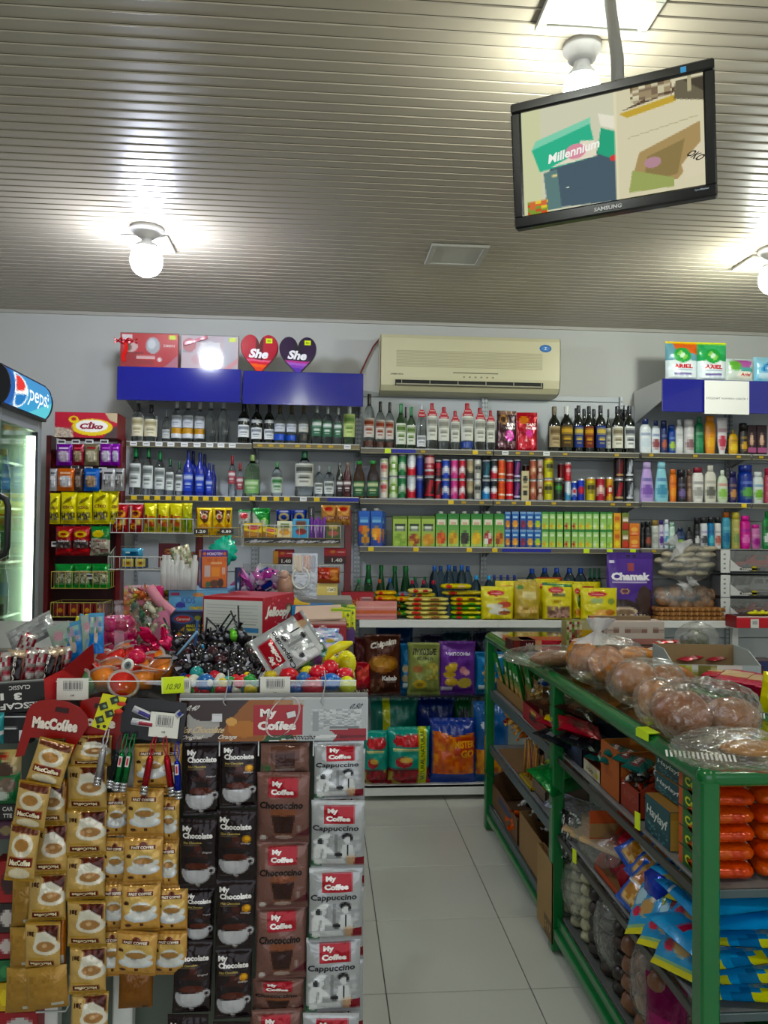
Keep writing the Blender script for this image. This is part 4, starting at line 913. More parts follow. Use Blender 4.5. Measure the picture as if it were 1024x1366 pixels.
obj('tray',boxmb(w_-.006,h_-.006,.06,p,'b8a8ac',None,40,26).mesh('tray',CARD),t);obj('wrap',film_box(w_,h_-.002,.07),t,(0,-.004,0))
rb=MB();rb.grid(np.array([[(-w_*.45+k*.03,-.012-.006*math.sin(k*2),h_*.66+k*.010+j*.022)for k in range(6)]for j in range(2)]),'b87880');obj('ribbon',rb.mesh('ribbon',FILM),t)
# heart boxes
def heart(x0,x1,yt,yb,base,dark,st,label):
    Y=YC+.05;w=XY(x1,Y)-XY(x0,Y);z0=ZCL+.001 if x0>0 else 0;h=PYP((x0+x1)/2,yt,Y)[2]-z0;D=.05
    T=np.linspace(0,2*PI,121)[:-1];X=16*np.sin(T)**3;Zz=13*np.cos(T)-5*np.cos(2*T)-2*np.cos(3*T)-np.cos(4*T)
    X=X/32*w;Zz=(Zz-Zz.min())/(Zz.max()-Zz.min());Zz=np.maximum(Zz*h*1.17-h*.17,0)
    C=np.array([0,0,h*.56]);m=MB();ring=lambda k,y:np.stack([X*k,np.full(120,y),C[2]+(Zz-C[2])*k],-1)
    P=np.array([ring(1,D),ring(1,.008),ring(.97,0)]);m.grid(P,base,wrap=True)
    K=[ring(k,-.0002)for k in np.linspace(.97,.02,31)];P=np.array(K);cen=(P[:-1]+P[1:])/2
    cc=np.empty((30,120,3));zz=cen[...,2]/h;xx=cen[...,0]/w;cc[:]=hexc(base);cc[np.abs(xx)<.1]=hexc(dark)
    for i,(a,b,c_)in enumerate(st):cc[(zz>a)&(zz<b)]=hexc(c_)
    m.grid(P,cc,wrap=True);m.add(ring(1,D),[list(range(120))],dark)
    sf=flat((0,-.001,0),(1,0,0),(0,0,1),np.array([0,-1,0]))
    m.text('She',sf,0,h*.48,w*.5,h*.25,'f4f0f2',.045,.25,-.06,3,off=.001)
    m.box((w*.26,-.002,h*.83),(w*.17,.002,h*.13),'d8ec30').text('8m',sf,w*.26,h*.83,w*.09,h*.05,'3a3a20',.02,off=.003)
    put(m.mesh('heart_box',mat_attr('gloss_print',.14,coat=.6)),'heart_box',label,'gift box',((XY(x0,Y)+XY(x1,Y))/2,Y,z0),(0,0,0))
heart(317,367.5,446,495,'b01f34','5c0f1e',[(.0,.12,'e85038'),(.12,.2,'f07048'),(.2,.27,'d83848'),(.27,.32,'e07090')],'red heart shaped gift box on the blue headboard')
heart(369,419,449,497,'2a1238','140a1c',[(.0,.12,'5c3ca8'),(.12,.2,'8c50b8'),(.2,.27,'a868c0'),(.27,.32,'b84890')],'dark purple heart shaped gift box on the blue headboard')
# washing powder
def ariel(c1,c2,c3):return Pic('dfe8ea','cfe0e4').poly([(0,.5),(.5,.52),(1,.5),(1,1),(0,1)],c1).poly([(.3,.8),(1,.66),(1,1),(.2,1)],c2).rect(0,.95,1,1,c3).ell(.5,.42,.42,.1,'dfe8ea').ell(.5,.64,.27,.20,'3c9c4c').ell(.5,.64,.1,.08,'d4ecd0').ell(.42,.7,.1,.04,'8cc864',.6).ell(.58,.58,.1,.04,'8cc864',.6).rect(.2,.12,.75,.16,'6a5c94').rect(.2,.25,.8,.27,'8c9cb4').text('ARIEL',.5,.345,.62,.11,'c8242c',.045,.15)
pch(887,929,456,505,5.05,ariel('6c9ca8','d8704c','e8c840'),'tall washing powder bag with orange and purple top on the blue headboard','detergent_bag','bag','washing powder bags',.09,stand=True,nx=24,ny=30,Z=ZCR+.002,m='film')
pch(929,968,457,505,5.05,ariel('3c9c5c','4cac6c','d8e048'),'tall washing powder bag with green top on the blue headboard','detergent_bag','bag','washing powder bags',.09,stand=True,nx=24,ny=30,seed=3,Z=ZCR+.002,m='film')
ps=Pic('d4dcd0','c8d8d4').poly([(.3,.95),(.95,.9),(.8,.55),(.4,.6)],'b060a0').ell(.32,.68,.2,.24,'6cac4c',.7).poly([(.4,.6),(1,.6),(1,.4),(.55,.42)],'5ca8a0').ell(.68,.28,.32,.16,'ece8d8').text('Ariel',.68,.3,.36,.14,'c8242c',.03,.2)
pch(966,1004,479,507,5.06,ps,'small lying detergent packet between the green bag and the blue one','detergent_bag','bag',None,.06,nx=18,ny=14,Z=ZCR+.002,m='film')
pb=Pic('7cbcd8','a0d0e0').ell(.6,.5,.4,.3,'3c84c4').rect(.3,.45,.8,.6,'e4eaf0').ell(.4,.25,.3,.16,'c8e4ee').text('PERWOLL',.58,.52,.4,.08,'c03848',.03)
pch(1004,1050,477,507,5.06,pb,'light blue detergent packet at the picture edge on the blue headboard','detergent_bag','bag',None,.06,nx=18,ny=14,seed=4,Z=ZCR+.002,m='film')

# ================================================================== drinks fridge
XF=-1.395;YN,YF_=3.46,4.0
zt=PXP(9,541,XF)[2];SILV=mat('fridge_steel','8f9396',.35,.4);NAVY=mat('fridge_navy','10141f',.3)
t=thing('drinks_fridge','glass door drinks fridge with lit blue sign at the picture edge','fridge',(XF,(YN+YF_)/2,0))
w=YF_-YN;D=.62
def fbox(m,y0,y1,z0,z1,x0,x1,c='808080',bev=.003):return m.box(((x0+x1)/2,(y0+y1)/2,(z0+z1)/2),(x1-x0,y1-y0,z1-z0),c,bev=bev)
m=MB();fbox(m,-w/2,-w/2+.03,.1,zt,-D,-.05);fbox(m,w/2-.03,w/2,.1,zt,-D,-.05);fbox(m,-w/2,w/2,.1,.16,-D,-.05);fbox(m,-w/2,w/2,zt-.04,zt,-D,-.05)
obj('cabinet',m.mesh('cabinet',SILV),t)
obj('liner',fbox(fbox(fbox(MB(),-w/2+.03,w/2-.03,.16,zt-.04,-D,-D+.02),w/2-.036,w/2-.0295,.16,zt-.04,-D,-.051),-w/2+.0295,-w/2+.036,.16,zt-.04,-D,-.051).mesh('liner',mat('fridge_liner','d8e6da',.5)),t)
m=MB()
for a_,b_ in((-w/2,-w/2+.045),(w/2-.045,w/2)):fbox(m,a_,b_,.12,zt,-.05,0)
fbox(m,-w/2+.045,w/2-.045,zt-.07,zt,-.05,0);fbox(m,-w/2+.045,w/2-.045,.12,.22,-.05,0)
dr=obj('door',m.mesh('door',SILV),t)
obj('gasket',fbox(MB(),-w/2+.045,-w/2+.055,.22,zt-.07,-.03,-.004).box((-.015,w/2-.05,(zt+.15)/2),(.026,.01,zt-.29)).mesh('gasket',NAVY),dr)
obj('door_glass',MB().box((-.022,0,(zt+.15)/2),(.005,w-.09,zt-.29)).mesh('door_glass',mat_clear('fridge_glass','e2f0e8',.2,.03)),dr)
hz0,hz1=PXP(12,744,XF)[2],PXP(12,661,XF)[2]
obj('handle',MB().tube([(.0,-w/2+.026,hz0),(.035,-w/2+.026,hz0+.02),(.045,-w/2+.026,hz0+.05),(.045,-w/2+.026,hz1-.05),(.035,-w/2+.026,hz1-.02),(.0,-w/2+.026,hz1)],.013,10).mesh('handle',mat('black_handle','1a1c1e',.35)),dr)
ly=w/2-.055;tx_=PYP(39,700,YF_-.055)[0]-XF
obj('light_tube',MB().lathe([(0,.3),(.02,.3),(.02,zt-.09),(0,zt-.09)],12,c=(tx_,ly,0)).mesh('light_tube',mat_emit('fridge_tube','eefadc',9.0)),t)
fz=[PXP(20,y,XF-.05)[2]for y in(616,677,748,819,880)]
for z in fz:obj('shelf',MB().box((-D/2-.02,0,z-.006),(D-.1,w-.07,.012),bev=.001).mesh('shelf',mat_clear('fridge_shelf','d8e8dc',.3,.1,haze=.35)),t)
# sign: barrel-fronted lit box
p0,p1=PXP(14,489,XF+.03)[2],PXP(14,541,XF+.03)[2];sh=p0-p1
A=np.linspace(-PI*.36,PI*.36,15);R_=sh/2/math.sin(PI*.36)
prof=np.stack([(np.cos(A)-math.cos(PI*.36))*R_*.7+.01,p1+sh/2+np.sin(A)*R_],-1)
def ssurf(U,V,off=0):
    U=np.asarray(U,float);V=np.asarray(V,float);q=V*14;x=np.interp(q,np.arange(15),prof[:,0]);z=np.interp(q,np.arange(15),prof[:,1])
    return np.stack([x+off+0*U,-w/2+.01+U*(w-.02)+0*V,z+0*U],-1)
pp=Pic('3c9cc8','4c8cc4').rect(0,0,.13,1,'2c5ca4').rect(.13,0,.2,1,'3c78b8').poly([(.5,0),(1,0),(1,.5),(.75,.3)],'5cc0cc').ell(.26,.5,.145,.44,'eef4f8').ell(.26,.5,.12,.38,'2c78b8').poly([(.15,.36),(.37,.44),(.385,.56),(.34,.78),(.27,.87),(.17,.78),(.14,.5)],'eef0ea').poly([(.155,.44),(.3,.50),(.35,.60),(.32,.78),(.26,.85),(.18,.76),(.145,.55)],'dc3c38')
pp.text('pepsi',.68,.46,.48,.44,'eefaff',.01,res=3)
sg=obj('sign',MB().paint(ssurf,pp,44,28,off=.002,ss=2).mesh('sign',mat_emit('sign_glow','attr',.95)),t)
m=MB()
for y_,s_ in((-w/2,1),(w/2,-1)):
    P=[(-.5,y_,p1),(-.5,y_,p0)]+[(x+.004,y_,z)for x,z in prof[::-1]];P2=[(a_,b_+s_*.012,c_)for a_,b_,c_ in P];n=len(P)
    m.add(P+P2,[list(range(n)),list(range(2*n-1,n-1,-1))]+[(i,(i+1)%n,(i+1)%n+n,i+n)for i in range(n)])
fbox(m,-w/2,w/2,p0-.006,p0+.004,-.5,prof[-1,0]+.006);fbox(m,-w/2,w/2,p1-.008,p1+.008,-.5,prof[0,0]+.012)
obj('sign_housing',m.mesh('sign_housing',NAVY),t)
n=0
for si,(z,cols,hh)in enumerate(((fz[1],[('amber','c8502c'),('green','2c7a3c'),('lime','e8c03c')],.27),(fz[2],[('amber','b0482c'),('green','2c8a3c'),('green','2c8a3c')],.3),(fz[3],[('amber','d8742c'),('amber','c8642c'),('lime','3c84c4')],.3),(fz[4],[('lime','2c8a3c'),('green','2c8a3c'),('green','2c8a3c')],.27))):
    for k,(gl,cap)in enumerate(cols):
        for r_ in range(2):
            yy=YN+.11+k*.11;n+=1
            put(bottle('soda',.075,hh,gl,cap,None,(.1,.5),((.3,.5,{'amber':'c88a4c','green':'3c9c5c','lime':'8cc0c8'}[gl]),)),'drink_bottle',f'{("orange", "green", "pale")[("amber", "green", "lime").index(gl)]} drink bottle, {ORD[k+1]} from the door handle, {("front", "back")[r_]} row, {ORD[si+1]} fridge shelf','bottle',(XF-.10-.11*r_,yy,z+.001),(0,0,0),'bottles inside the fridge')

# ================================================================== red snack rack beside the fridge
YR=4.93
REDP=mat('dark_red_enamel','6e1218',.35)
def wire_basket(name,label,x0,x1,yt,yb,Y,depth,col,nv=9,rise=0.0,group=None):
    a,b=XY(x0,Y),XY(x1,Y);zt_,zb_=PYP((x0+x1)/2,yt,Y)[2],PYP((x0+x1)/2,yb,Y)[2];r=.0022;m=MB()
    def T(P,rr=r):m.tube(P,rr,5,col)
    for z in(zt_,zb_):T([(a,Y,z),(b,Y,z)],r*1.3)
    zb2=zt_+rise
    for x in(a,b):T([(x,Y,zt_),(x,Y+depth,zb2)],r*1.2);T([(x,Y,zb_),(x,Y+depth,zb_)],r*1.2);T([(x,Y+depth,zb_),(x,Y+depth,zb2)])
    T([(a,Y+depth,zb2),(b,Y+depth,zb2)]);T([(a,Y+depth,zb_),(b,Y+depth,zb_)])
    for i in range(nv+1):
        x=a+(b-a)*i/nv;T([(x,Y,zt_),(x,Y,zb_),(x,Y+depth,zb_)])
    for i in range(1,4):y=Y+depth*i/4;T([(a,y,zt_+rise*i/4),(a,y,zb_)]);T([(b,y,zt_+rise*i/4),(b,y,zb_)])
    return put(m.mesh('wire_basket',mat_attr('coated_wire',.35)),'wire_basket',label,'basket',(0,0,0),group=group),zb_
t=thing('snack_rack','dark red snack rack with printed header beside the fridge','rack',(XY(115,YR+.2),YR+.2,0))
xa,xb=XY(66,YR+.2)-XY(115,YR+.2),XY(166,YR+.2)-XY(115,YR+.2)
zh0,zh1=PYP(110,584,YR)[2],PYP(110,550,YR)[2]
obj('back_panel',MB().box(((xa+xb)/2,.03,1.15),(xb-xa-.03,.01,2.1)).mesh('back_panel',mat('rack_back','3a1114',.5)),t)
for x in(xa+.008,xb-.02):obj('post',MB().box((x,-.02,1.14),(.03,.1,2.28),bev=.003).mesh('post',REDP),t)
hp=Pic('b01c30','b8283c').poly([(0,0),(.3,0),(.26,.3),(0,.42)],'b8a898').poly([(.78,0),(1,0),(1,.5),(.86,.3)],'4a3a3c').poly([(.8,1),(1,1),(1,.6),(.88,.7)],'b8a888').ell(.60,.42,.33,.34,'e8c82c').ell(.3,.72,.08,.14,'e8d040').ell(.3,.74,.04,.07,'b83c34').spk(.0,0,.3,.4,['d8c8b0','8c7c70'],40,.5).ell(.59,.47,.26,.25,'f4f0e8').text('Çİko',.59,.47,.38,.34,'8c1830',.05,.12)
a,b=XY(70,YR)-XY(115,YR+.2),XY(154,YR)-XY(115,YR+.2)
obj('header',boxmb(b-a,zh1-zh0,.2,hp,'7c1420',None,60,26,at=((a+b)/2,-.2,zh0)).mesh('header',CARD),t)
for i,(x,y)in enumerate([(82,590),(101,590),(119,590),(139,590),(100,624),(118,626),(137,627),(101,694),(121,726),(74,726),(119,769)]):
    pt=PYP(x,y,YR-.01);obj('price_tag',MB().box((0,0,0),(.048,.003,.032),'d8d8d4',bev=.001).box((0,-.002,.004),(.036,.001,.014),'38383a').mesh('price_tag',CARD),t,(pt[0]-XY(115,YR+.2),pt[1]-YR-.2,pt[2]))
hk=MB()
for(x,y)in((82,594),(101,594),(119,594),(139,594),(100,630),(118,630),(137,630),(84,702),(108,702),(133,702)):
    pt=PYP(x,y,YR-.01);X=pt[0]-XY(115,YR+.2);hk.tube([(X,-.2,pt[2]+.004),(X,.02,pt[2]+.004)],.0025,5,'b9b9b4')
o=obj('hooks',hk.mesh('hooks',MATS['coated_wire']if 'coated_wire' in MATS else mat_attr('coated_wire',.35)),t);o['kind']='stuff'
def sp(a,b,c,spk):return Pic(a,a).ell(.5,.42,.36,.26,b).spk(.16,.2,.84,.62,spk,14,.7).rect(.2,.74,.8,.84,c)
rowA=[(75,96,'purple',sp('6c2888','b8aab8','d8c0dc',['d0c8c4','94889c'])),(96,112,'wine red',sp('781828','9c8a70','c85060',['b0a080','5c4a3c'])),(112,132,'olive and silver',sp('6a6048','b8b098','9a2430',['cac2a8','8a8468'])),(133,150,'purple and silver',sp('6c2080','b8b4bc','a858b8',['d4d0d4','9890a0'])),(148,160,'purple, turned sideways',sp('782c90','a8a0b0','a858b8',['c8c4cc','8880a0']))]
for i,(x0,x1,d,p)in enumerate(rowA):pch(x0,x1,592,621,YR-.02+.006*(i==4),p,f'small {d} snack bag, {ORD[i+1]} in the top hook row of the red rack',group='bags on the top hooks',rz=rnd.uniform(-.15,.15),nx=10,ny=12,seed=i)
rowB=[(66,76,'silver',sp('a8a8a8','d8d8d8','5a5a5a',['f0f0f0','8a8a8a'])),(76,99,'orange and silver',sp('b85c2c','c8c8c8','e0b090',['f0f0f0','9a9a9a'])),(99,110,'brown, turned sideways',sp('4a3a34','8a7a70','2a2020',['a89888','5a4a40'])),(111,133,'blue',sp('2c5ca8','a88c6c','5c8cc8',['c8b090','6c5440'])),(135,155,'silver',sp('b4b4b4','8a8a84','3a3a3a',['e8e8e8','5a5650'])),(152,166,'dark silver',sp('8a8a88','6a6660','2a2a2a',['c8c8c8','4a4640']))]
for i,(x0,x1,d,p)in enumerate(rowB):pch(x0,x1,625,655,YR-.02-.004*i,p,f'small {d} snack bag, {ORD[i+1]} in the second hook row of the red rack',group='bags on the second hooks',rz=rnd.uniform(-.15,.15),nx=10,ny=12,seed=i+5)
yel=Pic('d8cc20','e0d62c').rect(0,.0,1,.06,'c8bc18').ell(.5,.74,.34,.06,'7a6c1c',.3).spk(.08,.12,.92,.36,['4a4030','8a8058','b8b088','2c2418'],12,.8).text('ÇİKO',.5,.52,.7,.13,'7a1830',.03)
for i,(x0,x1,yt)in enumerate([(66,80,658),(81,102,656),(102,123,657),(123,146,653),(145,158,655)]):
    pch(x0,x1,yt,699,YR-.015+.008*(i==4),yel,f'bright yellow seed bag, {ORD[i+1]} from the fridge in the yellow row of the red rack',group='yellow seed bags',rz=(0,.05,-.04,.03,.5)[i],nx=18,ny=26,seed=i,d=.05)
red=Pic('8a1a20','9c2026').ell(.5,.73,.36,.11,'d8b830').ell(.5,.72,.2,.05,'8a2a20').rect(.04,.26,.96,.5,'2c2426').spk(.05,.26,.95,.5,['5a4c44','9a9088','2c2426'],14,.6).poly([(0,.1),(1,.24),(1,.16),(0,.02)],'c83a3c').text('ÇİKO',.5,.5,.66,.1,'e8e0dc',.04)
grn=Pic('4a5c48','1f7a34').ell(.42,.74,.3,.12,'d8c030').poly([(0,0),(1,.08),(1,.55),(0,.6)],'b0ac98').spk(.05,.06,.95,.4,['8a8a78','d0ccb8','6c3c40'],14,.6).text('ÇİKO',.5,.5,.66,.1,'8a2434',.04)
for i,(x0,x1,p,d)in enumerate([(74,97,red,'dark red seed bag'),(96,120,red,'dark red seed bag'),(120,147,grn,'green and silver seed bag')]):
    pch(x0,x1,702,741,YR-.015,p,f'{d}, {ORD[i+1]} from the fridge, below the yellow bags',group='seed bags of the fourth row',nx=16,ny=22,seed=i+3,d=.05)
grb=Pic('1c7a30','148a34').rect(.04,.2,.96,.72,'a8a890').spk(.06,.22,.94,.62,['c8c4a8','8c8c70','5c6c48'],14,.7).text('ÇİKO',.5,.66,.7,.12,'7a1830',.04).rect(0,0,1,.14,'2c9c3c')
for i,(x0,x1)in enumerate([(73,98),(98,121),(121,147)]):
    pch(x0,x1,752,785,YR+.01,grb,f'green pumpkin seed bag, {ORD[i+1]} from the fridge, in the wire basket',group='green seed bags',nx=14,ny=18,seed=i+2,d=.05)
wire_basket('wire_basket','yellowish wire basket holding the green seed bags',70,144,763,785,YR-.03,.2,'b8ac5c',8)
_,zb_=wire_basket('wire_basket','yellowish wire basket at the foot of the red rack with dark boxes',70,140,804,823,YR-.03,.2,'b8ac5c',8)
for i,x in enumerate((72,90,108,125)):bxat(x,x+16,806,822,YR,.1,Pic('5c1418','7c1a20').rect(.1,.3,.9,.6,'b83c34').ell(.5,.5,.2,.2,'c89838'),'4a1014',f'dark red snack box, {ORD[i+1]} from the fridge, in the lowest basket','snack_box','box','dark boxes in the lowest basket')

# ================================================================== wire snack baskets under the spirits
YBk=4.93
for x,lab in((158,'dark red upright of the basket rack beside the seed bags'),(266,'dark red upright between the snack baskets'),(464,'dark red upright at the end of the snack racks')):
    a=XY(x,YBk+.2);zt_=ZS2L-.08;put(MB().box((0,0,zt_/2),(.045,.04,zt_),bev=.003).mesh('rack_upright',REDP),'rack_upright',lab,'upright',(a,YBk+.21,0))
wire_basket('wire_basket','white wire basket with red and yellow snack bags under the spirits',147,257,692,711,YBk-.02,.17,'cfcfc4',13)
rs=Pic('8c1820','a82028').ell(.5,.62,.38,.14,'c88a2c').ell(.5,.64,.2,.08,'5a1410').ell(.38,.18,.2,.1,'d8a83c').ell(.38,.18,.1,.05,'8c1820').rect(.1,.3,.26,.9,'d8c4b8').rect(.5,.24,.9,.44,'c8b068').rect(0,.94,1,1,'d8c8c4')
ys=Pic('b8a420','e0d830').rect(.08,.2,.6,.52,'b09a50').rect(.1,.3,.28,.6,'9c2c2c').ell(.6,.26,.28,.12,'a84a24').ell(.5,.12,.3,.08,'6c7c24').rect(.4,.5,.9,.56,'a83430')
for i,(x0,x1,p,d)in enumerate([(150,171,rs,'red snack bag'),(171,191,rs,'red snack bag'),(192,209,ys,'yellow snack bag'),(210,226,ys,'yellow snack bag'),(226,243,ys,'yellow snack bag'),(243,256,Pic('8a9a20','c8c028').ell(.5,.3,.3,.2,'5a7a20'),'olive yellow snack bag')]):
    pch(x0,x1,671,710,YBk+.01,p,f'{d}, {ORD[i+1]} from the fridge in the basket under the green capped bottles',group='bags in the wide basket',nx=14,ny=20,seed=i,d=.05)
wire_basket('wire_basket','brownish wire basket with yellow chip bags and dark price tags',261,345,704,716,YBk-.03,.17,'a08c50',9)
yc=Pic('d8a81c','e8cc24').poly([(.2,.9),(.85,.9),(.75,.5),(.5,.42),(.25,.6)],'4a2414').ell(.5,.68,.22,.1,'d8c8a0').ell(.5,.66,.12,.06,'a83428').ell(.5,.3,.3,.12,'c88418').rect(.3,.08,.7,.14,'6a3c14')
for i,(x0,x1)in enumerate([(262,283),(283,302),(300,309)]):
    pch(x0,x1,677,714,YBk+.01,yc,f'yellow chip bag with dark print, {ORD[i+1]} from the fridge, above a dark price tag',group='yellow chip bags',nx=16,ny=22,seed=i,d=.05)
tg=MB()
for i,(x,tx)in enumerate(((268,'1.20'),(302,'0.80'))):
    pt=PYP(x,709,YBk-.035);m=MB().box((0,0,0),(.085,.003,.034),'2a2826',bev=.001).text(tx,flat((0,-.002,0),(1,0,0),(0,0,1),np.array([0,-1,0])),0,0,.06,.02,'e8e4d8',.03)
    put(m.mesh('price_label',CARD),'price_label',f'dark price label under the {("first", "second")[i]} yellow chip bag on the brownish basket','price tag',tuple(pt))
_,zb3=wire_basket('wire_basket','half empty white wire basket behind the sweets',145,245,743,760,YBk-.02,.17,'cfcfc4',13,.06)
pch(162,191,731,745,YBk+.04,Pic('3c7c9c','5ca0b8').ell(.5,.5,.3,.2,'1c4c6c').ell(.3,.6,.1,.1,'c8e0e8'),'crumpled shiny blue packet in the half empty basket',d=.03,nx=10,ny=6)
for i,(x0,x1)in enumerate(((163,178),(180,194))):bxat(x0,x1,745,758,YBk+.005,.08,Pic('c8b048','d8c468').ell(.5,.5,.36,.26,'b89838').ell(.5,.5,.15,.15,'7a4a20').rect(0,0,1,.14,'2c3c6c'),'2c3c5c',f'small yellow biscuit box, {ORD[i+1]} from the fridge in the half empty basket','biscuit_box','box','yellow biscuit boxes')
bxat(211,238,725,757,YBk+.05,.05,Pic('5c1420','4a1018').ell(.5,.68,.2,.1,'a8743c').ell(.5,.68,.1,.05,'4a1018').rect(.05,.08,.95,.3,'8c2c30').rect(.3,.4,.5,.5,'7a2c30'),'3a0c14','dark maroon box standing in the half empty basket','snack_box')
bxat(240,258,736,757,YBk+.06,.05,Pic('4a4438','5c6450').spk(0,0,1,1,['8c7c64','3c4c34','a83c38'],8,.6),'3a3a30','small mottled box beside the maroon box','snack_box')

# snack display in front of the next bay
YP=4.90
wire_basket('wire_basket','white wire basket with the black lettered strip',322,454,701,729,YP-.02,.2,'d0cfc8',12)
x0,x1=325,454
bxat(325,454,717.5,728,YP-.035,.012,Pic('1e1c1e').rect(0,0,1,.12,'b8a868').text('Pepper   Aloe Pepper  Aloe',.5,.52,.92,.5,'c8c4c8',.03,.3),'b09a50','black strip with white script on the basket front','shelf_strip','strip',nx=10,ny=3)
def bis(b,e,tcol):return Pic(b).poly([(0,0),(1,0),(1,.3),(0,.5)],'8a5a24').ell(.5,.22,.34,.14,'b8843c').ell(.55,.7,.36,.16,'c8343c').rect(.3,.68,.8,.74,'f0dcc8')
bxat(325,349,698,717,YP-.01,.05,bis('e8c838',0,0),'d8b82c','yellow biscuit pack with red oval, nearest the yellow chip bags','biscuit_pack')
bxat(349,369,703,717,YP-.01,.05,bis('e8cc40',0,0),'d8b82c','smaller yellow biscuit pack tilted beside the cream box','biscuit_pack',ry=.12)
bxat(369,390,695,717,YP-.01,.04,Pic('e0d0a0','d8dcc0').rect(.2,.6,.8,.85,'6a7a3c').ell(.5,.3,.36,.18,'d8a050').rect(.25,.4,.75,.52,'b08a4c'),'c8c090','cream biscuit box between the yellow and the blue box','biscuit_box')
bxat(390,412,692,718,YP-.012,.04,Pic('4a9cc8','5cacd8').rect(.18,.66,.82,.88,'6a3c28').ell(.52,.34,.34,.16,'7a2c20').ell(.4,.26,.16,.08,'c83c2c').rect(.25,.55,.75,.62,'e8c040'),'3c84b0','sky blue biscuit box with brown name in the snack basket','biscuit_box')
for i in range(5):
    xx=413+i*4.4;bxat(xx,xx+4,690+(i%2)*3,718,YP+.01*(i%2),.02,Pic('5c2484','7c3ca0').rect(.2,.3,.8,.6,'b890c8'),'4a1c6c',f'upright purple chocolate stick, {ORD[i+1]} from the sky blue box','chocolate_bar','bar','purple chocolate sticks',nx=4,ny=8,rx=-.05)
bxat(434,454,697,719,YP-.008,.04,Pic('3c5c2c','5c4c28').rect(.2,.6,.8,.85,'c8b060').ell(.5,.34,.36,.18,'a85c50').rect(0,0,1,.1,'2c4c20'),'3c4820','dark green biscuit box at the end of the snack basket','biscuit_box')
pch(317,334,680,710,YP+.1,Pic('a8aca0','b8bcb4').ell(.5,.72,.3,.14,'a83438').spk(.1,.1,.9,.5,['c8ccc4','8a8c80'],10,.6).rect(0,.92,1,1,'2c7c3c'),'silver snack bag with green rim behind the yellow biscuit pack',d=.05)
pch(336,360,678,710,YP+.1,Pic('2c8a3c','1f7a30').poly([(0,.9),(.6,.3),(.3,.1),(0,.3)],'c8d0c0').ell(.7,.4,.24,.2,'7cb460').rect(.55,.05,.75,.5,'d8d8c8'),'green and white snack bag behind the biscuit packs',d=.05,nx=14,ny=18)
for i,(x0,x1)in enumerate(((368,389),(389,409))):pch(x0,x1,680,700,YP+.1,Pic('1c2c78','24388c').ell(.5,.5,.34,.3,'a89858').ell(.5,.5,.2,.18,'1c2c78').rect(.2,.85,.8,.95,'c8c8d0'),f'navy snack bag, {ORD[i+1]} from the green and white bag',group='navy snack bags',d=.05)
bxat(411,419,676,702,YP+.09,.02,Pic('1c1a1c').text('FELIX',.5,.5,.9,.16,'d8d8d8',.03,rot=PI/2),'141214','narrow black upright card with pale letters','card','card',nx=3,ny=8,rz=.1)
brn=Pic('b8844c','c89458').ell(.5,.8,.3,.12,'a83430').rect(.06,.28,.94,.44,'7a241c').spk(.05,.0,.95,.26,['d8a868','8c5a2c'],12,.7).text('ПАПРИК',.5,.36,.8,.12,'d8b490',.03)
for i,(x0,x1)in enumerate(((428,448),(448,467))):pch(x0,x1,674,700,YP+.12,brn,f'tan rusk bag with dark band, {ORD[i+1]} from the purple sticks',group='tan rusk bags',d=.05,nx=16,ny=18)
rbx=Pic('241618','8c1820').rect(0,.5,1,1,'a01c24').ell(.4,.76,.14,.1,'c87c3c').rect(.6,.7,.96,.78,'d8a0a0').text('1.40',.6,.22,.5,.26,'dcdcd8',.03)
bxat(366,392,733,753,YP+.06,.04,rbx,'5c1016','red and black box priced 1.40 behind the hanging sticks','snack_box')
bxat(432,461,731,752,YP+.04,.05,rbx,'5c1016','red and black box priced 1.40 beside the upright','snack_box')
bxat(364,371,735,752,YP+.055,.04,Pic('c8882c'),'b07820','narrow yellow box beside the red and black box','snack_box',nx=2,ny=4)
wire_basket('wire_basket','lower white wire grid behind the pink sweets jar',345,455,754,768,YP-.0,.18,'d0cfc8',12)
pch(423,453,757,778,YP-.03,Pic('8c3c24','a85c3c').rect(.0,.3,.55,1,'b84438').spk(.0,.3,.5,1,['d88c80','8c2c24'],12,.6).ell(.76,.75,.2,.12,'c8844c').ell(.74,.5,.22,.12,'b0703c').ell(.78,.28,.2,.12,'c8884c'),'brown sausage snack pack hanging beside the green bottles','snack_pack',d=.03,nx=18,ny=14)
bxat(422,450,778,795,YP-.03,.02,Pic('c8b060','d8c478').rect(.5,.3,.9,.7,'e8dcb0').spk(.55,.4,.88,.62,['3a3a30','d8d0a8'],30,.8),'b89c4c','pale yellow card below the sausage pack','card','card',rx=-.2)
# ================================================================== the white deck
YF1=YD+.03;DZ=ZDK+.0005;DK_='the white deck'
def dbot(x0,x1,yt,shape,gl,cap,bands,lab,Y=None,lb=None,g=None):
    place(x0,x1,yt,Y or YD+.28,DZ,lambda w,h:bottle(shape,q_(w,.004),q_(h,.006),gl,cap,lb,(.25,.5),bands),'bottle',lab,'bottle',g)
for i,(x0,x1,yt)in enumerate(((485,497,753),(503,513,754),(521,531,755),(534,547,755))):
    dbot(x0,x1+2,yt,'soda','green','1f6a34',((.3,.45,'3c8a4c'),),f'tall green glass bottle, {ORD[i+1]} from the snack racks behind the wafer packs',g='tall green bottles')
for i,(x0,x1,cap,yt)in enumerate(((458,470,'3c9c64',771),(474,485,'3c9c64',772),(487,498,'3c9c64',772),(502,512,'d8642c',773),(515,527,'2c5c9c',771))):
    dbot(x0,x1,yt,'pet','aqua' if i>3 else 'lime',cap,(),f'small water bottle with {("green", "green", "green", "orange", "blue")[i]} cap, {ORD[i+1]} from the snack racks',YD+.2,g='small capped bottles by the green ones')
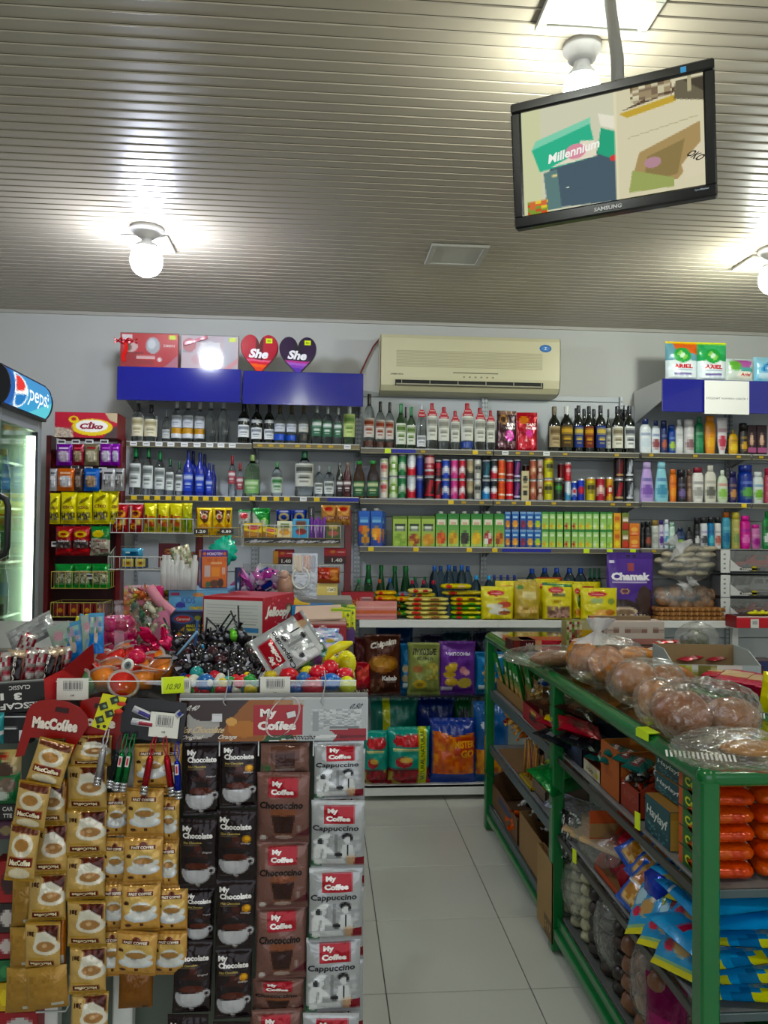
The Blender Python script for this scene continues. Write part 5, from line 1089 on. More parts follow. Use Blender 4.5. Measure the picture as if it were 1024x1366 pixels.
for i,(x0,x1,cap)in enumerate(((545,556,'a82434'),(560,571,'a82434'),(572,585,'a82434'),(549,559,'1f6a3c'),(562,572,'1f6a3c'))):
    dbot(x0,x1,774-5*(i>2),'pet','aqua',cap,(),f'water bottle with {"dark red" if i < 3 else "dark green"} cap, {ORD[i % 3+1]} of its colour from the green bottles',YD+.2+.1*(i>2),g='red and green capped water bottles')
for i,x in enumerate((573,581,592,600,609,617)):
    dbot(x,x+14,754+(i%2),'pet','aqua','2c5ca8',(),f'tall blue water bottle, {ORD[i//2+1]} pair from the green bottles, {("front", "back")[i % 2]} one',YD+.24+.1*(i%2),g='tall blue water bottles')
for i,x in enumerate((629,646)):dbot(x,x+13,768,'pet','aqua','4ca4dc',(),f'water bottle with sky blue cap, {ORD[i+1]} from the tall blue bottles',YD+.19,g='sky blue capped bottles')
for i,x in enumerate((655,664,673,682)):dbot(x,x+9,767,'pet','aqua','34408c',(),f'short bottle with indigo cap, {ORD[i+1]} from the sky blue caps',YD+.28,g='indigo capped bottles')
for i,x in enumerate((701,718,734,751,766)):dbot(x,x+17,758,'pet','aqua','1c50c0',(),f'big bottle with wide royal blue cap, {ORD[i+1]} from the indigo caps',YD+.3,g='royal blue capped bottles')
for i,x in enumerate((783,789,795)):dbot(x,x+8,758,'vodka','lime','1f6a4c',(),f'slim bottle with dark green cap, {ORD[i+1]} beside the purple pouch',YD+.3,g='slim green capped bottles')
# wider blue shoulders of the capped bottles are the bottles' own
def yb(px):return 827
bxat(455,498,790,806,YF1+.02,.10,Pic('9c1420','a81c28').rect(.62,.1,.98,.7,'c8a8a4').rect(.66,.5,.94,.6,'5a3a3a').text('الفتله',.34,.42,.4,.42,'d8b048',.02),'7c1018','dark red box with yellow foreign script on the deck end','tea_box',Z=DZ+.065)
pk=Pic('c88078','d89088').rect(0,.3,1,.5,'c8643c').rect(0,.62,1,.72,'e0a89c').rect(0,.1,1,.18,'a86468')
bxat(474,529,802,827,YF1,.12,pk,'c07c74','clear pink pack of layered wafers below the red tea box','wafer_pack',Z=DZ,m=FILM,nx=16,ny=16)
def wafer(w,h,d,c,c2,txt=None,tc='c02c30'):
    def sf(U,V,off=0):
        U=np.asarray(U,float);V=np.asarray(V,float);a=(V-.5)*PI;e=np.clip(1-np.abs(2*U-1)**6,0,1)**.5
        x=(U-.5)*w;y=d/2-(d/2*np.cos(a)*(.35+.65*e))-off;z=h/2+h/2*np.sin(a)*(.25+.75*e)+.0012*np.sin(U*40)
        return np.stack([x+0*z,y,z],-1)
    p=Pic(c).ell(.25,.5,.10,.24,tc).ell(.64,.5,.13,.2,c2)
    m=MB().paint(sf,p,20,6);U,V=np.meshgrid(np.linspace(0,1,9),np.linspace(0,1,3))
    P=sf(U,V,0);P[...,1]=d-P[...,1];m.grid(P[:,::-1],c);return m
def wk(c,c2,w,h,d):
    k=('wafer',c,c2,q_(w),q_(h),q_(d))
    if k not in CACHE:CACHE[k]=wafer(w,h,d,c,c2).mesh('wafer_pack',FOIL)
    return CACHE[k]
def wput(x0,x1,z,Y,c,c2,lab,h=.026,d=.07,rz=0,ry=0,g='wafer packs on the deck'):
    A,B=XY(x0,Y,810),XY(x1,Y,810);put(wk(c,c2,B-A,h,d),'wafer_pack',lab,'wafer pack',((A+B)/2,Y,z),(0,ry,rz),g)
zz=DZ
for i in range(5):wput(543-(i%2)*3,601-(i%3)*2,zz,YF1,'d8cc78','8c5a34',f'cream wafer pack with red oval, {ORD[i+1]} from the bottom of its stack',.0275,.1,(i%2)*.03-.01);zz+=.0285
zz=DZ
for i,(c,c2,d)in enumerate((('3c8c2c','d8c828','green'),('d8c828','c8b820','yellow'),('3c8c2c','d8c828','green'),('d8c828','3c8c2c','yellow'),('d8c424','5c2820','yellow and brown'))):wput(602,644,zz,YF1,c,c2,f'{d} wafer pack, {ORD[i+1]} from the bottom of the green-yellow stack',.028,.1);zz+=.029
for i,(x0,x1,py,c,c2,d,rz)in enumerate([(499,529,802,'d89c1c','e8bc2c','orange-yellow pack on the pink pack',.0),(500,530,795,'d8a820','e8c434','upper orange-yellow pack lying above the pink pack',.08),(529,552,803,'d8a820','c88c1c','tilted amber pack beside the cream stack',.25),(530,556,797,'7c8c9c','c8b050','thin bluish pack behind the cream stack',-.1),(545,580,792,'d8cc78','a8343c','loose cream pack slanting on the cream stack',.3),(552,582,798,'d8cc50','c8a840','loose yellow pack lying on the cream stack',.05),
        (588,630,786,'d8c838','d8b88c','top yellow wafer pack in front of the blue bottles',.0),(590,645,795,'d8c850','c8b040','long pale yellow pack below the top one',.02),(529,545,822,'4c9c2c','3c8420','bright green pack between the pink and the cream stack',.1),(529,545,812,'5cac34','3c8420','upper bright green pack beside the cream stack',.0)]):
    Y=YF1+.03+.05*(i%2);wput(x0,x1,PYP((x0+x1)/2,py,Y)[2],Y,c,c2,d,.034,.08,rz)
def ypo(*a):return Pic('d0c030','d8cc40').ell(.45,.8,.26,.08,'b8242c').rect(.28,.79,.62,.81,'f0d8c8')
yp=[(641,684,782,ypo().ell(.7,.46,.22,.1,'b8503c').ell(.4,.42,.26,.07,'d8d4c4').ell(.55,.26,.34,.1,'c8c8b8').ell(.7,.22,.2,.06,'8c4a30').rect(.4,.6,.8,.64,'9c6a2c'),'yellow cookie pouch with red oval beside the green-yellow stack'),
 (685,719,776,Pic('a89038','b8a048').rect(.1,.8,.35,.9,'4c7c34').rect(.3,.55,.85,.75,'d8c890').spk(.1,.2,.9,.36,['d8b878','b08848','c8a868'],14,.9).rect(0,.1,1,.18,'8c7430'),'dull gold nut pouch between two yellow pouches'),
 (723,762,777,ypo().poly([(.0,1),(1,.94),(1,.88),(0,.93)],'1f6a3c').rect(.3,.64,.75,.72,'4a4a2c').rect(.34,.48,.62,.52,'9c6a3c').spk(.14,.05,.9,.36,['9c7868','7c5c50','b08c7c','6a4c44'],14,.95),'yellow pouch with green top and heaped cookies'),
 (763,776,779,ypo().ell(.7,.5,.3,.2,'5a7a2c').ell(.5,.2,.4,.1,'b8782c'),'yellow pouch half hidden behind the one with almonds'),
 (774,822,784,ypo().rect(.25,.52,.6,.68,'9cac74').ell(.82,.58,.1,.1,'7c8c3c').ell(.55,.2,.22,.14,'d8a860').ell(.78,.24,.14,.1,'b8702c').ell(.3,.1,.14,.08,'c8904c'),'yellow pouch with almond print, nearest the purple pouch')]
for i,(x0,x1,yt,p,d)in enumerate(yp):pch(x0,x1,yt,827,YF1+.02+.05*(i==3),p,d,'cookie_pouch','pouch','yellow pouches on the deck',.09,nx=26,ny=26,seed=i*2,stand=True,Z=DZ,m='film',rz=rnd.uniform(-.05,.05))
for i,(x0,x1,yt,c)in enumerate(((660,690,775,'d0c038'),(690,715,773,'b8a860'),(712,740,772,'d0c030'),(735,765,775,'c8b838'),(765,800,776,'d0c030'))):
    pch(x0,x1,yt,827,YF1+.13,Pic(c).ell(.5,.8,.26,.08,'a8343c'),f'yellowish pouch, {ORD[i+1]} from the green-yellow stack, in the hidden back row','cookie_pouch','pouch','back row of pouches',.06,stand=True,Z=DZ,nx=8,ny=8)
pch(715,750,770,778,YF1+.2,Pic('8c3c2c','b05848').ell(.6,.5,.3,.3,'d8c83c'),'reddish packet peeking over the pouches before the blue caps',d=.05,nx=8,ny=5)
pc=Pic('4c3484','54388c').rect(0,.9,1,1,'442c78').ell(.1,.86,.07,.02,'d8d0e4').rect(.44,.72,.56,.84,'9c4c50').rect(.1,.545,.85,.565,'b8a8cc').ell(.36,.42,.1,.045,'c89868').ell(.36,.42,.07,.03,'5c3c50').poly([(.62,.02),(.58,.3),(.75,.46),(.95,.44),(.95,.02)],'2c1c1a').ell(.78,.3,.16,.2,'3c2824').ell(.3,.18,.34,.12,'2c1c1a').ell(.34,.12,.28,.075,'c8b49c').ell(.34,.1,.22,.055,'7c6450').spk(.2,.0,.8,.08,['c8b8a0','2c1c1a'],24,.6).rect(.42,.93,.5,.96,'1c1430').rect(.56,.93,.62,.96,'1c1430').text('Chamak',.5,.64,.84,.12,'ece8f0',.06)
pch(808,871,737,826,YF1+.06,pc,'big purple chocolate cookie pouch standing beside the bread bags','cookie_pouch','pouch',None,.08,nx=40,ny=50,stand=True,Z=DZ,m='film',rz=.04)
# ---- bags of bread on the deck
def bag_shell(pts,name,mk,knot=None,nu=20,seed=1,gather=None,k=1.0):
    """clear wrinkled bag closed over an ellipsoid; pts = (centre, radii)"""
    c,r=pts;rng=random.Random(seed);ph=[rng.uniform(0,6)for _ in range(6)]
    def fn(T,A):return k*(1.0+.05*np.sin(4*A+ph[0]+3*T)+.045*np.abs(np.sin(6*A+ph[1]+2*T))*np.sin(T*3+ph[2])+.04*np.abs(np.sin(9*A-6*T+ph[3]))-.03*np.abs(np.sin(13*T+5*A+ph[4])))
    m=MB().blob(c,r,'ffffff',nu=nu*3,nv=int(nu*1.5),fn=fn)
    if knot is not None:
        k0=np.array(c)+np.array(knot[0]);k1=np.array(knot[1])+np.array(c);kk=np.array(knot[2])+np.array(c)
        n=18;P=[]
        for i,(cc,rr)in enumerate(((k0,knot[3]),(k0*.5+k1*.5,knot[3]*.5),(k1,.012),(k1*.6+kk*.4,.03),(kk,.045))):
            A=2*PI*np.arange(n)/n;d=kk-k0;d=d/np.linalg.norm(d);x=np.cross(d,[0,1,.2]);x/=np.linalg.norm(x);y=np.cross(d,x)
            w=rr*(1+.3*np.sin(6*A+i)+.12*np.sin(11*A+ph[4]));P.append(cc+w[:,None]*(np.cos(A)[:,None]*x+np.sin(A)[:,None]*y*.7))
        m.grid(np.array(P),'ffffff',1,wrap=True)
    return m.mesh(name,[mk,mat_clear('gathered_film','fbfbfb',.6,.2,1.0,40,.4)])
def roll(r,col,seed=0,fl=.8,n=14,peanut=False,spiral=False,ridge=0):
    rng=random.Random(seed);ph=[rng.uniform(0,6)for _ in range(4)];c0,c1=hexc(col),hexc(col)*(.84 if spiral else.7)
    T=PI*(np.arange(10)+.5)/10;A=2*PI*(np.arange(n)+.5)/n;TT,AA=np.meshgrid(T,A,indexing='ij')
    k=.5+.5*np.sin(3*AA+ph[0])*np.sin(2*TT+ph[1]);k=np.clip(k*.5+(TT/PI)*.6,0,1)
    if spiral:k=.5+.5*np.sin(TT*9+AA)
    if ridge:k=k*.5+.5*(np.sin(AA*ridge)>0)
    cc=c0*(1-k[...,None])+np.minimum(1,c1)*k[...,None]
    fn=lambda T,A:1+.04*np.sin(2*A+ph[2])+.03*np.sin(5*T+ph[3])-(.22*np.exp(-((np.sin(T)*np.sin(A))/.25)**2)if peanut else 0)+(.03*np.sin(T*9+A)if spiral else 0)
    return MB().blob((0,0,0),np.array(r),cc,nu=n,nv=10,fn=fn)
def roll_mesh(*a,**k):
    key=('roll',repr(a),repr(k))
    if key not in CACHE:CACHE[key]=roll(*a,**k).mesh('bun',BREAD)
    return CACHE[key]
BY=YD+.11
def px3(x,y,Y):return PYP(x,y,Y)
# layered wafer tray
a,b=px3(866,830,BY),px3(958,811,BY)
for i in range(3):
    m=MB();zz0=DZ+i*.029;n=22
    U,V=np.meshgrid(np.linspace(0,1,n),np.linspace(0,1,5));cc=np.where((np.sin(np.arange((n-1)*4)*2.3)>.3)[:,None],hexc('a87c54'),hexc('7a5434'))
    m.box(((b[0]-a[0])/2*0,0,.013),(b[0]-a[0]-.02*(i%2),.2,.026),'94683f',bev=.008)
    for k in range(n):m.box((-(b[0]-a[0])/2+.02+(b[0]-a[0]-.04)*k/n,-.1,.013),(.008,.006,.02),'b08458' if k%2 else '7c5230')
    put(m.mesh('wafer_slab',BREAD),'wafer_slab',f'brown wafer layer, {("bottom", "middle", "top")[i]} of the slab stack under the round cookies','wafer',((a[0]+b[0])/2,BY,zz0),(0,0,0),'wafer slabs')
n=0;R0=.052;base=DZ+.087
for(x,y)in((884,797),(898,804),(915,806),(932,806),(943,800),(880,788),(900,786),(918,786),(936,786),(948,790)):
    n+=1;c=px3(x,y+3,BY-.03+.05*(n>5));put(roll_mesh((.046,.046,.03),'a87c58',n%3),'cookie',f'round brown cookie in the clear bag, {ORD[n]} of the heap {("front", "back")[n > 5]}','cookie',(c[0],c[1],c[2]),(.9,rnd.uniform(-.3,.3),0),'round cookies in a bag')
c=px3(911,797,BY);put(bag_shell(((0,0,0),(.205,.095,.092)),'bag',CLEAR,((0,-.03,.07),(0.02,-.06,.09),(.03,-.07,.12),.06),seed=3),'clear_bag','clear knotted bag around the round brown cookies','bag',tuple(c))
n=0
for(y,xs)in((763,(892,914,938)),(752,(896,922,942)),(745,(888,912,936)),(738,(895,917,941)),(730,(925,943))):
    for x in xs:
        n+=1;c=px3(x,y+2,BY+.0);put(roll_mesh((.07,.035,.022),'d4c8ac',n%3,peanut=True),'white_loaf',f'pale peanut-shaped loaf, {ORD[n]} counted up from the bottom of the bag','loaf',(c[0],c[1]+.03*(n%2),c[2]),(0,rnd.uniform(-.12,.12),rnd.uniform(-.25,.25)),'pale loaves in a bag')
c=px3(917,751,BY);put(bag_shell(((0,0,0),(.185,.09,.125)),'bag',CLEAR,((-.06,-.02,.09),(-.09,-.02,.125),(-.13,-.02,.16),.09),seed=5),'clear_bag','clear knotted bag of pale loaves beside the purple pouch','bag',tuple(c))

# ---- toy cars in window boxes
def toycar(col,suv):
    m=MB();pts=[(-.16,.02),(-.16,.05),(-.10,.058),(-.06,.095),(.10,.095),(.14,.06),(.16,.05),(.16,.02)]if not suv else[(-.16,.02),(-.16,.058),(-.08,.064),(-.055,.108),(.15,.108),(.16,.06),(.16,.02)]
    n=len(pts);V=[(x,y,z)for y in(-.045,.045)for x,z in pts]
    m.add(V,[list(range(n))[::-1],list(range(n,2*n))]+[(i,(i+1)%n,(i+1)%n+n,i+n)for i in range(n)],col)
    if suv:
        for x in(-.04,.02,.08):m.box((x+.01,-.0455,.085),(.045,.002,.028),'23262a')
    else:
        for x in(-.02,.05):m.box((x,-.0455,.078),(.055,.002,.022),'23262a')
    m.box((-.159,-.03,.045),(.004,.02,.012),'e8e4d8').box((0,-.0465,.03),(.3,.002,.006),'2a2a2c')
    ws=[]
    R=np.array([[1,0,0],[0,0,-1],[0,1,0]])
    for x in(-.10,.10):
        w=MB();w.lathe([(0,0),(.024,0),(.024,.014),(0,.014)],14,'18181a',c=(x,-.037,.022),R=R).lathe([(0,.0),(.013,0),(.0,.016)],10,'b8bcc0',c=(x,-.037,.022),R=R);ws.append(w.mesh('wheel',CARD))
    return m.mesh('car_body',mat_attr('toy_paint',.2,.2,coat=.5)),ws
YT=YD+.02
for i,(yt,yb_,col,suv,d)in enumerate(((733,763,'8c1c2c',0,'dark red car, top box of three'),(765,795,'8a8c8e',1,'grey off-road car, middle box of three'),(796,827,'a81820',0,'bright red car, bottom box of three'))):
    x0,x1=961,1062;A,B=XY(x0,YT),XY(x1,YT);z0=PYP(1000,yb_,YT)[2];h=PYP(1000,yt,YT)[2]-z0;w=B-A
    z0=DZ+i*(h+.003)
    t=thing('toy_car_box',f'window box with a {d}','toy box',((A+B)/2,YT,z0),0,'toy car boxes')
    m=boxmb(w,.012,.14,Pic('1a1a1e'),'1a1a1e',nx=2,ny=2);m.box((0,.137,h/2),(w,.004,h-.004),'26282c').box((0,.07,h-.004),(w,.14,.006),'1a1a1e').box((w/2-.004,.07,h/2),(.006,.138,h-.01),'1c1c20')
    m.box((-w/2+.032,.001,h/2),(.064,.003,h-.002),'d0d0ce').box((-w/2+.003,.07,h/2),(.004,.138,h-.004),'5c5c60')
    for k in range(4):m.box((-w/2+.026,-.001,h*.2+h*.2*k),(.014,.002,.01),'7c7c7e')
    m.add([(-w/2+.06,-.0005,.012),(-w/2+.2,-.0005,.012),(-w/2+.12,-.0005,.045),(-w/2+.06,-.0005,h*.62)],[(0,1,2,3)],'c8c8c6')
    sf=flat((0,-.0015,0),(1,0,0),(0,0,1),np.array([0,-1,0]));m.add([(-w/2+.23+.02*math.cos(q),-.0015,.03+.018*math.sin(q))for q in np.linspace(0,2*PI,13)[:-1]],[list(range(12))],'b0a030');m.box((-w/2+.2,-.0005,.026),(.14,.002,.014),'4a4a4c')
    m.text('POWER',sf,-w/2+.18,.026,.07,.011,'e8e4d8',.03).text('SUV',sf,w/2-.12,.02,.07,.014,'e0e0e0',.03)
    obj('box',m.mesh('box',CARD),t)
    cm,ws=toycar(col,suv);co=obj('car',cm,t,(.05,.065,.016));co.scale=(1.25,1,1.05)
    for w_ in ws:obj('wheel',w_,co)
    obj('window',MB().box((.03,.001,h/2+.005),(w-.07,.001,h-.016)).mesh('window',CLEAR),t)
a=px3(981,836,YT-.14);bxat(982,1060,822,838,YT-.16,.14,Pic('b81c28','c82430').rect(0,.9,1,1,'d8d0cc'),'8c141c','red tray with yellow toys under the bottom toy car box','tray','tray',top='3a1418')
bxat(1001,1012,826,838,YT-.166,.003,Pic('d4d4d0').rect(.2,.5,.8,.7,'6a6a6a'),'d4d4d0','white price card on the red tray','price_card','price tag',nx=5,ny=5)
t=MB()
for k in range(3):t.blob((.05*k,0,.0),(.035,.02,.012),'d8d020').blob((.05*k+.02,0,.01),(.014,.014,.012),'d8d020')
c=px3(1003,818,YT-.1);put(t.mesh('toy',PLAST),'toy','bright yellow plastic toy lying in the red tray','toy',tuple(c))

# ---- chips below the deck, on glass and on the base
GZ,BZ=ZGL+.001,ZBS+.0005
def chips(x0,x1,yt,Y,Z,pic,lab,**k):pch(x0,x1,yt,924,Y,pic,lab,'chips_bag','chips bag','chips bags on the glass shelf',d=k.pop('d',.09),nx=28,ny=34,Z=Z,**k)
YG=YD+.12
chips(472,494,883,YG-.03,GZ,Pic('6c141c','8c1c24').poly([(.1,.7),(.9,.95),(.9,.6),(.2,.45)],'c05048').poly([(0,.45),(1,.6),(1,.4),(0,.3)],'a83038').rect(.1,.05,.9,.25,'4a1418').text('BAVAR',.5,.15,.8,.1,'d8ccb8',.03,rot=.06),'small dark red bag with pale lettering, at the counter end',seed=1)
chips(470,492,850,YG+.05,GZ,Pic('3c1418','4c1a1c').rect(.1,.3,.9,.5,'5c2420'),'tall dim red bag behind the small one',seed=1)
chips(485,534,846,YG,GZ,Pic('3c1c14','4a2418').ell(.5,.52,.42,.15,'8c5c30').ell(.42,.55,.22,.08,'b88848').ell(.66,.52,.18,.08,'a87838').ell(.3,.16,.24,.12,'6a4434').ell(.3,.16,.12,.06,'3c1c14').spk(.1,.04,.5,.28,['8c6450','4a2418'],12,.5).text('Chipsim',.5,.84,.74,.13,'d8d0c8',.05,.3,.12).text('Kabab',.68,.28,.42,.08,'e4e0dc',.05).rect(.6,.2,.85,.215,'b0a8a0'),'large brown chips bag with kebab print',seed=2,rz=.06)
chips(533,549,858,YG+.05,GZ,Pic('1c5c94','2470a8').ell(.4,.5,.3,.08,'a89878').ell(.4,.3,.3,.08,'a89878').rect(.2,.1,.8,.2,'c8d4dc'),'blue chips bag half hidden beside the brown one',seed=3)
chips(543,587,857,YG,GZ,Pic('7c8448','8c9454').spk(.55,.3,.92,.62,['c8b868','9a8c44','b0a858'],12,.8).ell(.3,.5,.18,.07,'a8744c').ell(.36,.2,.2,.09,'c8a848').ell(.36,.2,.1,.045,'8c7c34').rect(.3,.34,.55,.37,'5c6430').text('ЛУКОВЫЕ',.5,.83,.74,.12,'2c2f1c',.06).text('КОЛЬЦА',.52,.70,.5,.08,'34381f',.05),'olive green onion ring chips bag',seed=4,rz=-.05)
chips(584,634,855,YG,GZ,Pic('5c3484','6a3c90').ell(.3,.5,.16,.07,'c8a848').ell(.26,.38,.17,.06,'b89840').ell(.36,.56,.12,.05,'d0b050').ell(.32,.24,.18,.08,'c0a048').ell(.68,.22,.2,.1,'c8b058').ell(.64,.46,.1,.07,'c88890').ell(.72,.42,.1,.05,'d8a0a0').rect(.06,.07,.36,.14,'d0c8d8').text('ЧИПСОНЫ',.5,.77,.66,.065,'dcd4e4',.03),'purple chips bag with golden crisps',seed=5,rz=.03)
chips(632,672,869,YG+.02,GZ,Pic('1c6ca4','2478b0').ell(.45,.5,.24,.08,'8c7c64').ell(.5,.34,.24,.08,'9c8c70').ell(.7,.9,.3,.05,'c8d8e4').rect(.1,.1,.5,.2,'c8d4dc'),'bright blue chips bag behind the green rack post',seed=6)
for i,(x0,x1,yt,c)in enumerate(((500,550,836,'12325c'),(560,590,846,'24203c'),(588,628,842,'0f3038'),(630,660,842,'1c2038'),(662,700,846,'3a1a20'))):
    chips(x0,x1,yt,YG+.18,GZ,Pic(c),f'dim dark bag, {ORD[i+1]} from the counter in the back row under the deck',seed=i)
def big(x0,x1,yt,Y,pic,lab,**k):pch(x0,x1,yt,1046,Y,pic,lab,'snack_bag','snack bag','big bags on the base deck',d=k.pop('d',.14),nx=32,ny=38,Z=BZ,m='film',**k)
tl=lambda:Pic('1c8474','249484').ell(.5,.78,.4,.1,'a82c34').spk(.15,.7,.85,.88,['c8383c','a82430'],10,.7).rect(.1,.62,.8,.66,'d8c888').ell(.35,.42,.2,.1,'a83038').ell(.4,.46,.16,.05,'c8a050').spk(.0,.0,1,.3,['7a1c24','a03038','9a8c40','5c1c20'],9,.95).ell(.5,.14,.4,.13,'8c2028').spk(.2,.05,.8,.25,['a8343c','6c141c'],11,.7)
big(484,518,974,YD+.04,tl(),'teal bag with dark red seeds, nearest the counter',seed=1)
big(516,573,969,YD+.03,tl().rect(.7,0,.9,1,'b8c028').text('NATURAL NATURAL',.8,.5,.9,.1,'3c4c1c',.02,rot=-PI/2+PI),'teal bag with dark red seeds and a yellow strip',seed=2,rz=.05)
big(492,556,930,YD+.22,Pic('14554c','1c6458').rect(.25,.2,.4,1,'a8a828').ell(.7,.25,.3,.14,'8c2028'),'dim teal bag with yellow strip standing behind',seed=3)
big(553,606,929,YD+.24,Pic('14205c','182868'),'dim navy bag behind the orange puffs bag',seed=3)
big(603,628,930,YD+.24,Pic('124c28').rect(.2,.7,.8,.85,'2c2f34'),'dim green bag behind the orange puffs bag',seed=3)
puff=['d8702c','c85c24','e08a3c','b84c20']
big(572,634,957,YD+.04,Pic('1c3c98','24489c').rect(.04,.16,.96,.82,'c85424').spk(.04,.16,.96,.82,puff,13,.9).poly([(.5,.45),(1,.45),(1,.72),(.55,.72)],'b83c20').poly([(0,1),(1,1),(1,.8),(.5,.74),(0,.86)],'1c3484').text('MISTER',.74,.62,.44,.11,'e8a030',.04).text('GO',.80,.48,.3,.12,'e8a030',.05).rect(0,0,1,.14,'1c3c90'),'royal blue bag of orange corn puffs',seed=7,rz=-.03)
big(630,678,935,YD+.05,Pic('244c84','2a5c98').rect(.05,.12,.95,.42,'c87830').spk(.05,.1,.95,.42,['d88c34','b8642c','e09c44'],12,.9).ell(.3,.72,.14,.05,'c8d0dc').text('0.',.5,.5,.14,.05,'e8ecf0',.03),'slate blue bag of orange puffs behind the rack post',seed=8)
# ================================================================== green tube rack (two, back to back)
RX0,RX1,RXB=.965,1.37,1.80
RY=(1.915,3.17,4.47);RZ=(.15,.49,.80,1.10)
GRN=mat('green_enamel','046a30',.25,0,.08,12,.1,3,.25)
LIP=mat('shelf_lip','4a5a5e',.4,.2);BOARD=mat('grey_board','5c605c',.6)
def rack(x0,x1,label):
    t=thing('green_rack',label,'rack',(x0,RY[1],0))
    for y in RY:
        for x in(x0,x1):
            m=MB().box((x-x0,y-RY[1],RZ[3]/2),(.05,.055,RZ[3]-.02),bev=.006)
            obj('post',m.mesh('post',GRN),t)
    for x in(x0,x1):obj('top_rail',MB().tube([(x-x0,RY[0]-RY[1],RZ[3]-.005),(x-x0,RY[2]-RY[1],RZ[3]-.005)],.028,14).mesh('top_rail',GRN),t)
    for y in RY:obj('cross_rail',MB().tube([(0,y-RY[1],RZ[3]-.005),(x1-x0,y-RY[1],RZ[3]-.005)],.026,14).mesh('cross_rail',GRN),t)
    for y in(RY[0],RY[2]):
        for x in(x0,x1):obj('corner',MB().blob((x-x0,y-RY[1],RZ[3]-.006),.0295,nu=12,nv=8).mesh('corner',GRN),t)
    for i in(0,1):
        ya,yb_=RY[i]-RY[1],RY[i+1]-RY[1];cy,w=(ya+yb_)/2,yb_-ya-.06
        for k,z in enumerate(RZ[:3]):
            s=obj('shelf',MB().box(((x1-x0)/2,cy,z-.006),(x1-x0-.03,w,.01),bev=.002).mesh('shelf',BOARD if k==0 else mat_clear('smoked_shelf','8a9490',.3,.08,haze=.25)),t)
            obj('lip',MB().box((.0,cy,z-.02),(.012,w,.045 if i or k==0 else.026),bev=.002).mesh('lip',GRN if(k==0 and i==0)else(LIP if i else mat('dark_lip','2e2e2a',.35))),s)
            if k:obj('end_lip',MB().box(((x1-x0)/2,ya+.03 if i==0 else yb_-.03,z-.012),(x1-x0-.05,.01,.022),bev=.002).mesh('end_lip',LIP),s)
        obj('base_rail',MB().box((0,cy,RZ[0]-.062),(.04,w,.04),bev=.004).mesh('base_rail',GRN),t)
        obj('glass_top',MB().box(((x1-x0)/2,cy,RZ[3]+.026),(x1-x0-.0,w+.06,.006),bev=.001).mesh('glass_top',SHEET),t)
    return t
rack(RX0,RX1,'green tube rack with glass top, bordering the aisle')
rack(RX1+.062,RXB,'second green rack standing behind the first, half hidden by the bread')
def ngt(px,py,i,lab):   # neon paper tags on the rail
    p=PXP(px,py,RX0-.029);put(MB().box((0,0,0),(.003,.05,.03),'d8f03c',bev=.001).mesh('price_tag',CARD),'price_tag',lab,'price tag',(p[0]-.004,p[1],RZ[3]+.005 if i else p[2]))
t=MB().box((0,0,0),(.034,.075,.003),'d4f034').box((-.02,0,-.012),(.003,.07,.022),'d4f034');put(t.mesh('price_tag',CARD),'price_tag','neon yellow tag on the green top rail below the loaves','price tag',(RX0-.012,PXP(870,975,RX0)[1],RZ[3]+.028),(0,0,.1))
for px,py,c,lab in((682,863,'d8d8b0','small torn paper tag on the green rail, farther one'),(725,890,'d8dcd0','small torn paper tag on the green rail, closer to the middle post')):
    put(MB().box((0,0,0),(.03,.07,.003),c).mesh('price_tag',CARD),'price_tag',lab,'price tag',(RX0-.008,PXP(px,py,RX0)[1],RZ[3]+.0275),(0,0,-.2))
for px,py,lab in((766,1142,'neon tag hanging on the lower shelf lip'),(850,1095,'neon tag on the middle shelf lip near the teal boxes')):
    p=PXP(px,py,RX0-.01);put(MB().box((0,0,0),(.003,.026,.05),'d4e834').mesh('price_tag',CARD),'price_tag',lab,'price tag',tuple(p),(0,0,.2))
def rk(x0,x1,yt,X,Z,maker,name,label,cat,group=None,yb=None,rx=0,rz=0):
    """goods facing the aisle: x0 (far) and x1 (near) are sight lines to the plane x = X"""
    yb=yb or yt+60;Y0,Y1=PXP(x0,yb,X)[1],PXP(x1,yb,X)[1];h=PXP((x0+x1)/2,yt,X)[2]-Z
    return put(maker(Y0-Y1,h),name,label,cat,(X,(Y0+Y1)/2,Z+.001),(rx,0,-PI/2+rz),group)
KB=mat_attr('brown_board',.75,0,.1,50)
def obox(w,h,d,out,inn='8a6a48',fh=.45,back=1.0,pic=None,fill=None):
    """open-fronted display carton: low front, high sides and back"""
    m=MB();th=.004
    m.box((0,d/2,th/2),(w,d,th),inn).box((0,d-th/2,h*back/2),(w,th,h*back),inn).box((0,th/2,h*fh/2),(w,th,h*fh),out)
    for s in(-1,1):
        x=s*(w/2-th/2);V=[(x+dx,y,z)for dx in(-th/2,th/2)for y,z in((0,0),(d,0),(d,h),(d*.45,h),(0,h*fh))]
        m.add(V,[(0,1,2,3,4),(9,8,7,6,5),(0,5,6,1),(1,6,7,2),(2,7,8,3),(3,8,9,4),(4,9,5,0)],[hexc(out)if s<0 else hexc(out)]*7)
    if pic:m.paint(flat((-w/2+.002,-.0006,.002),(w-.004,0,0),(0,0,h*fh-.004),np.array([0,-1,0])),pic,14,8,smooth=False)
    return m.mesh('carton',KB)
def lay(mesh,name,label,cat,loc,yaw=0,tilt=0,group=None,roll=0):return put(mesh,name,label,cat,loc,(-PI/2+tilt,roll,yaw),group)
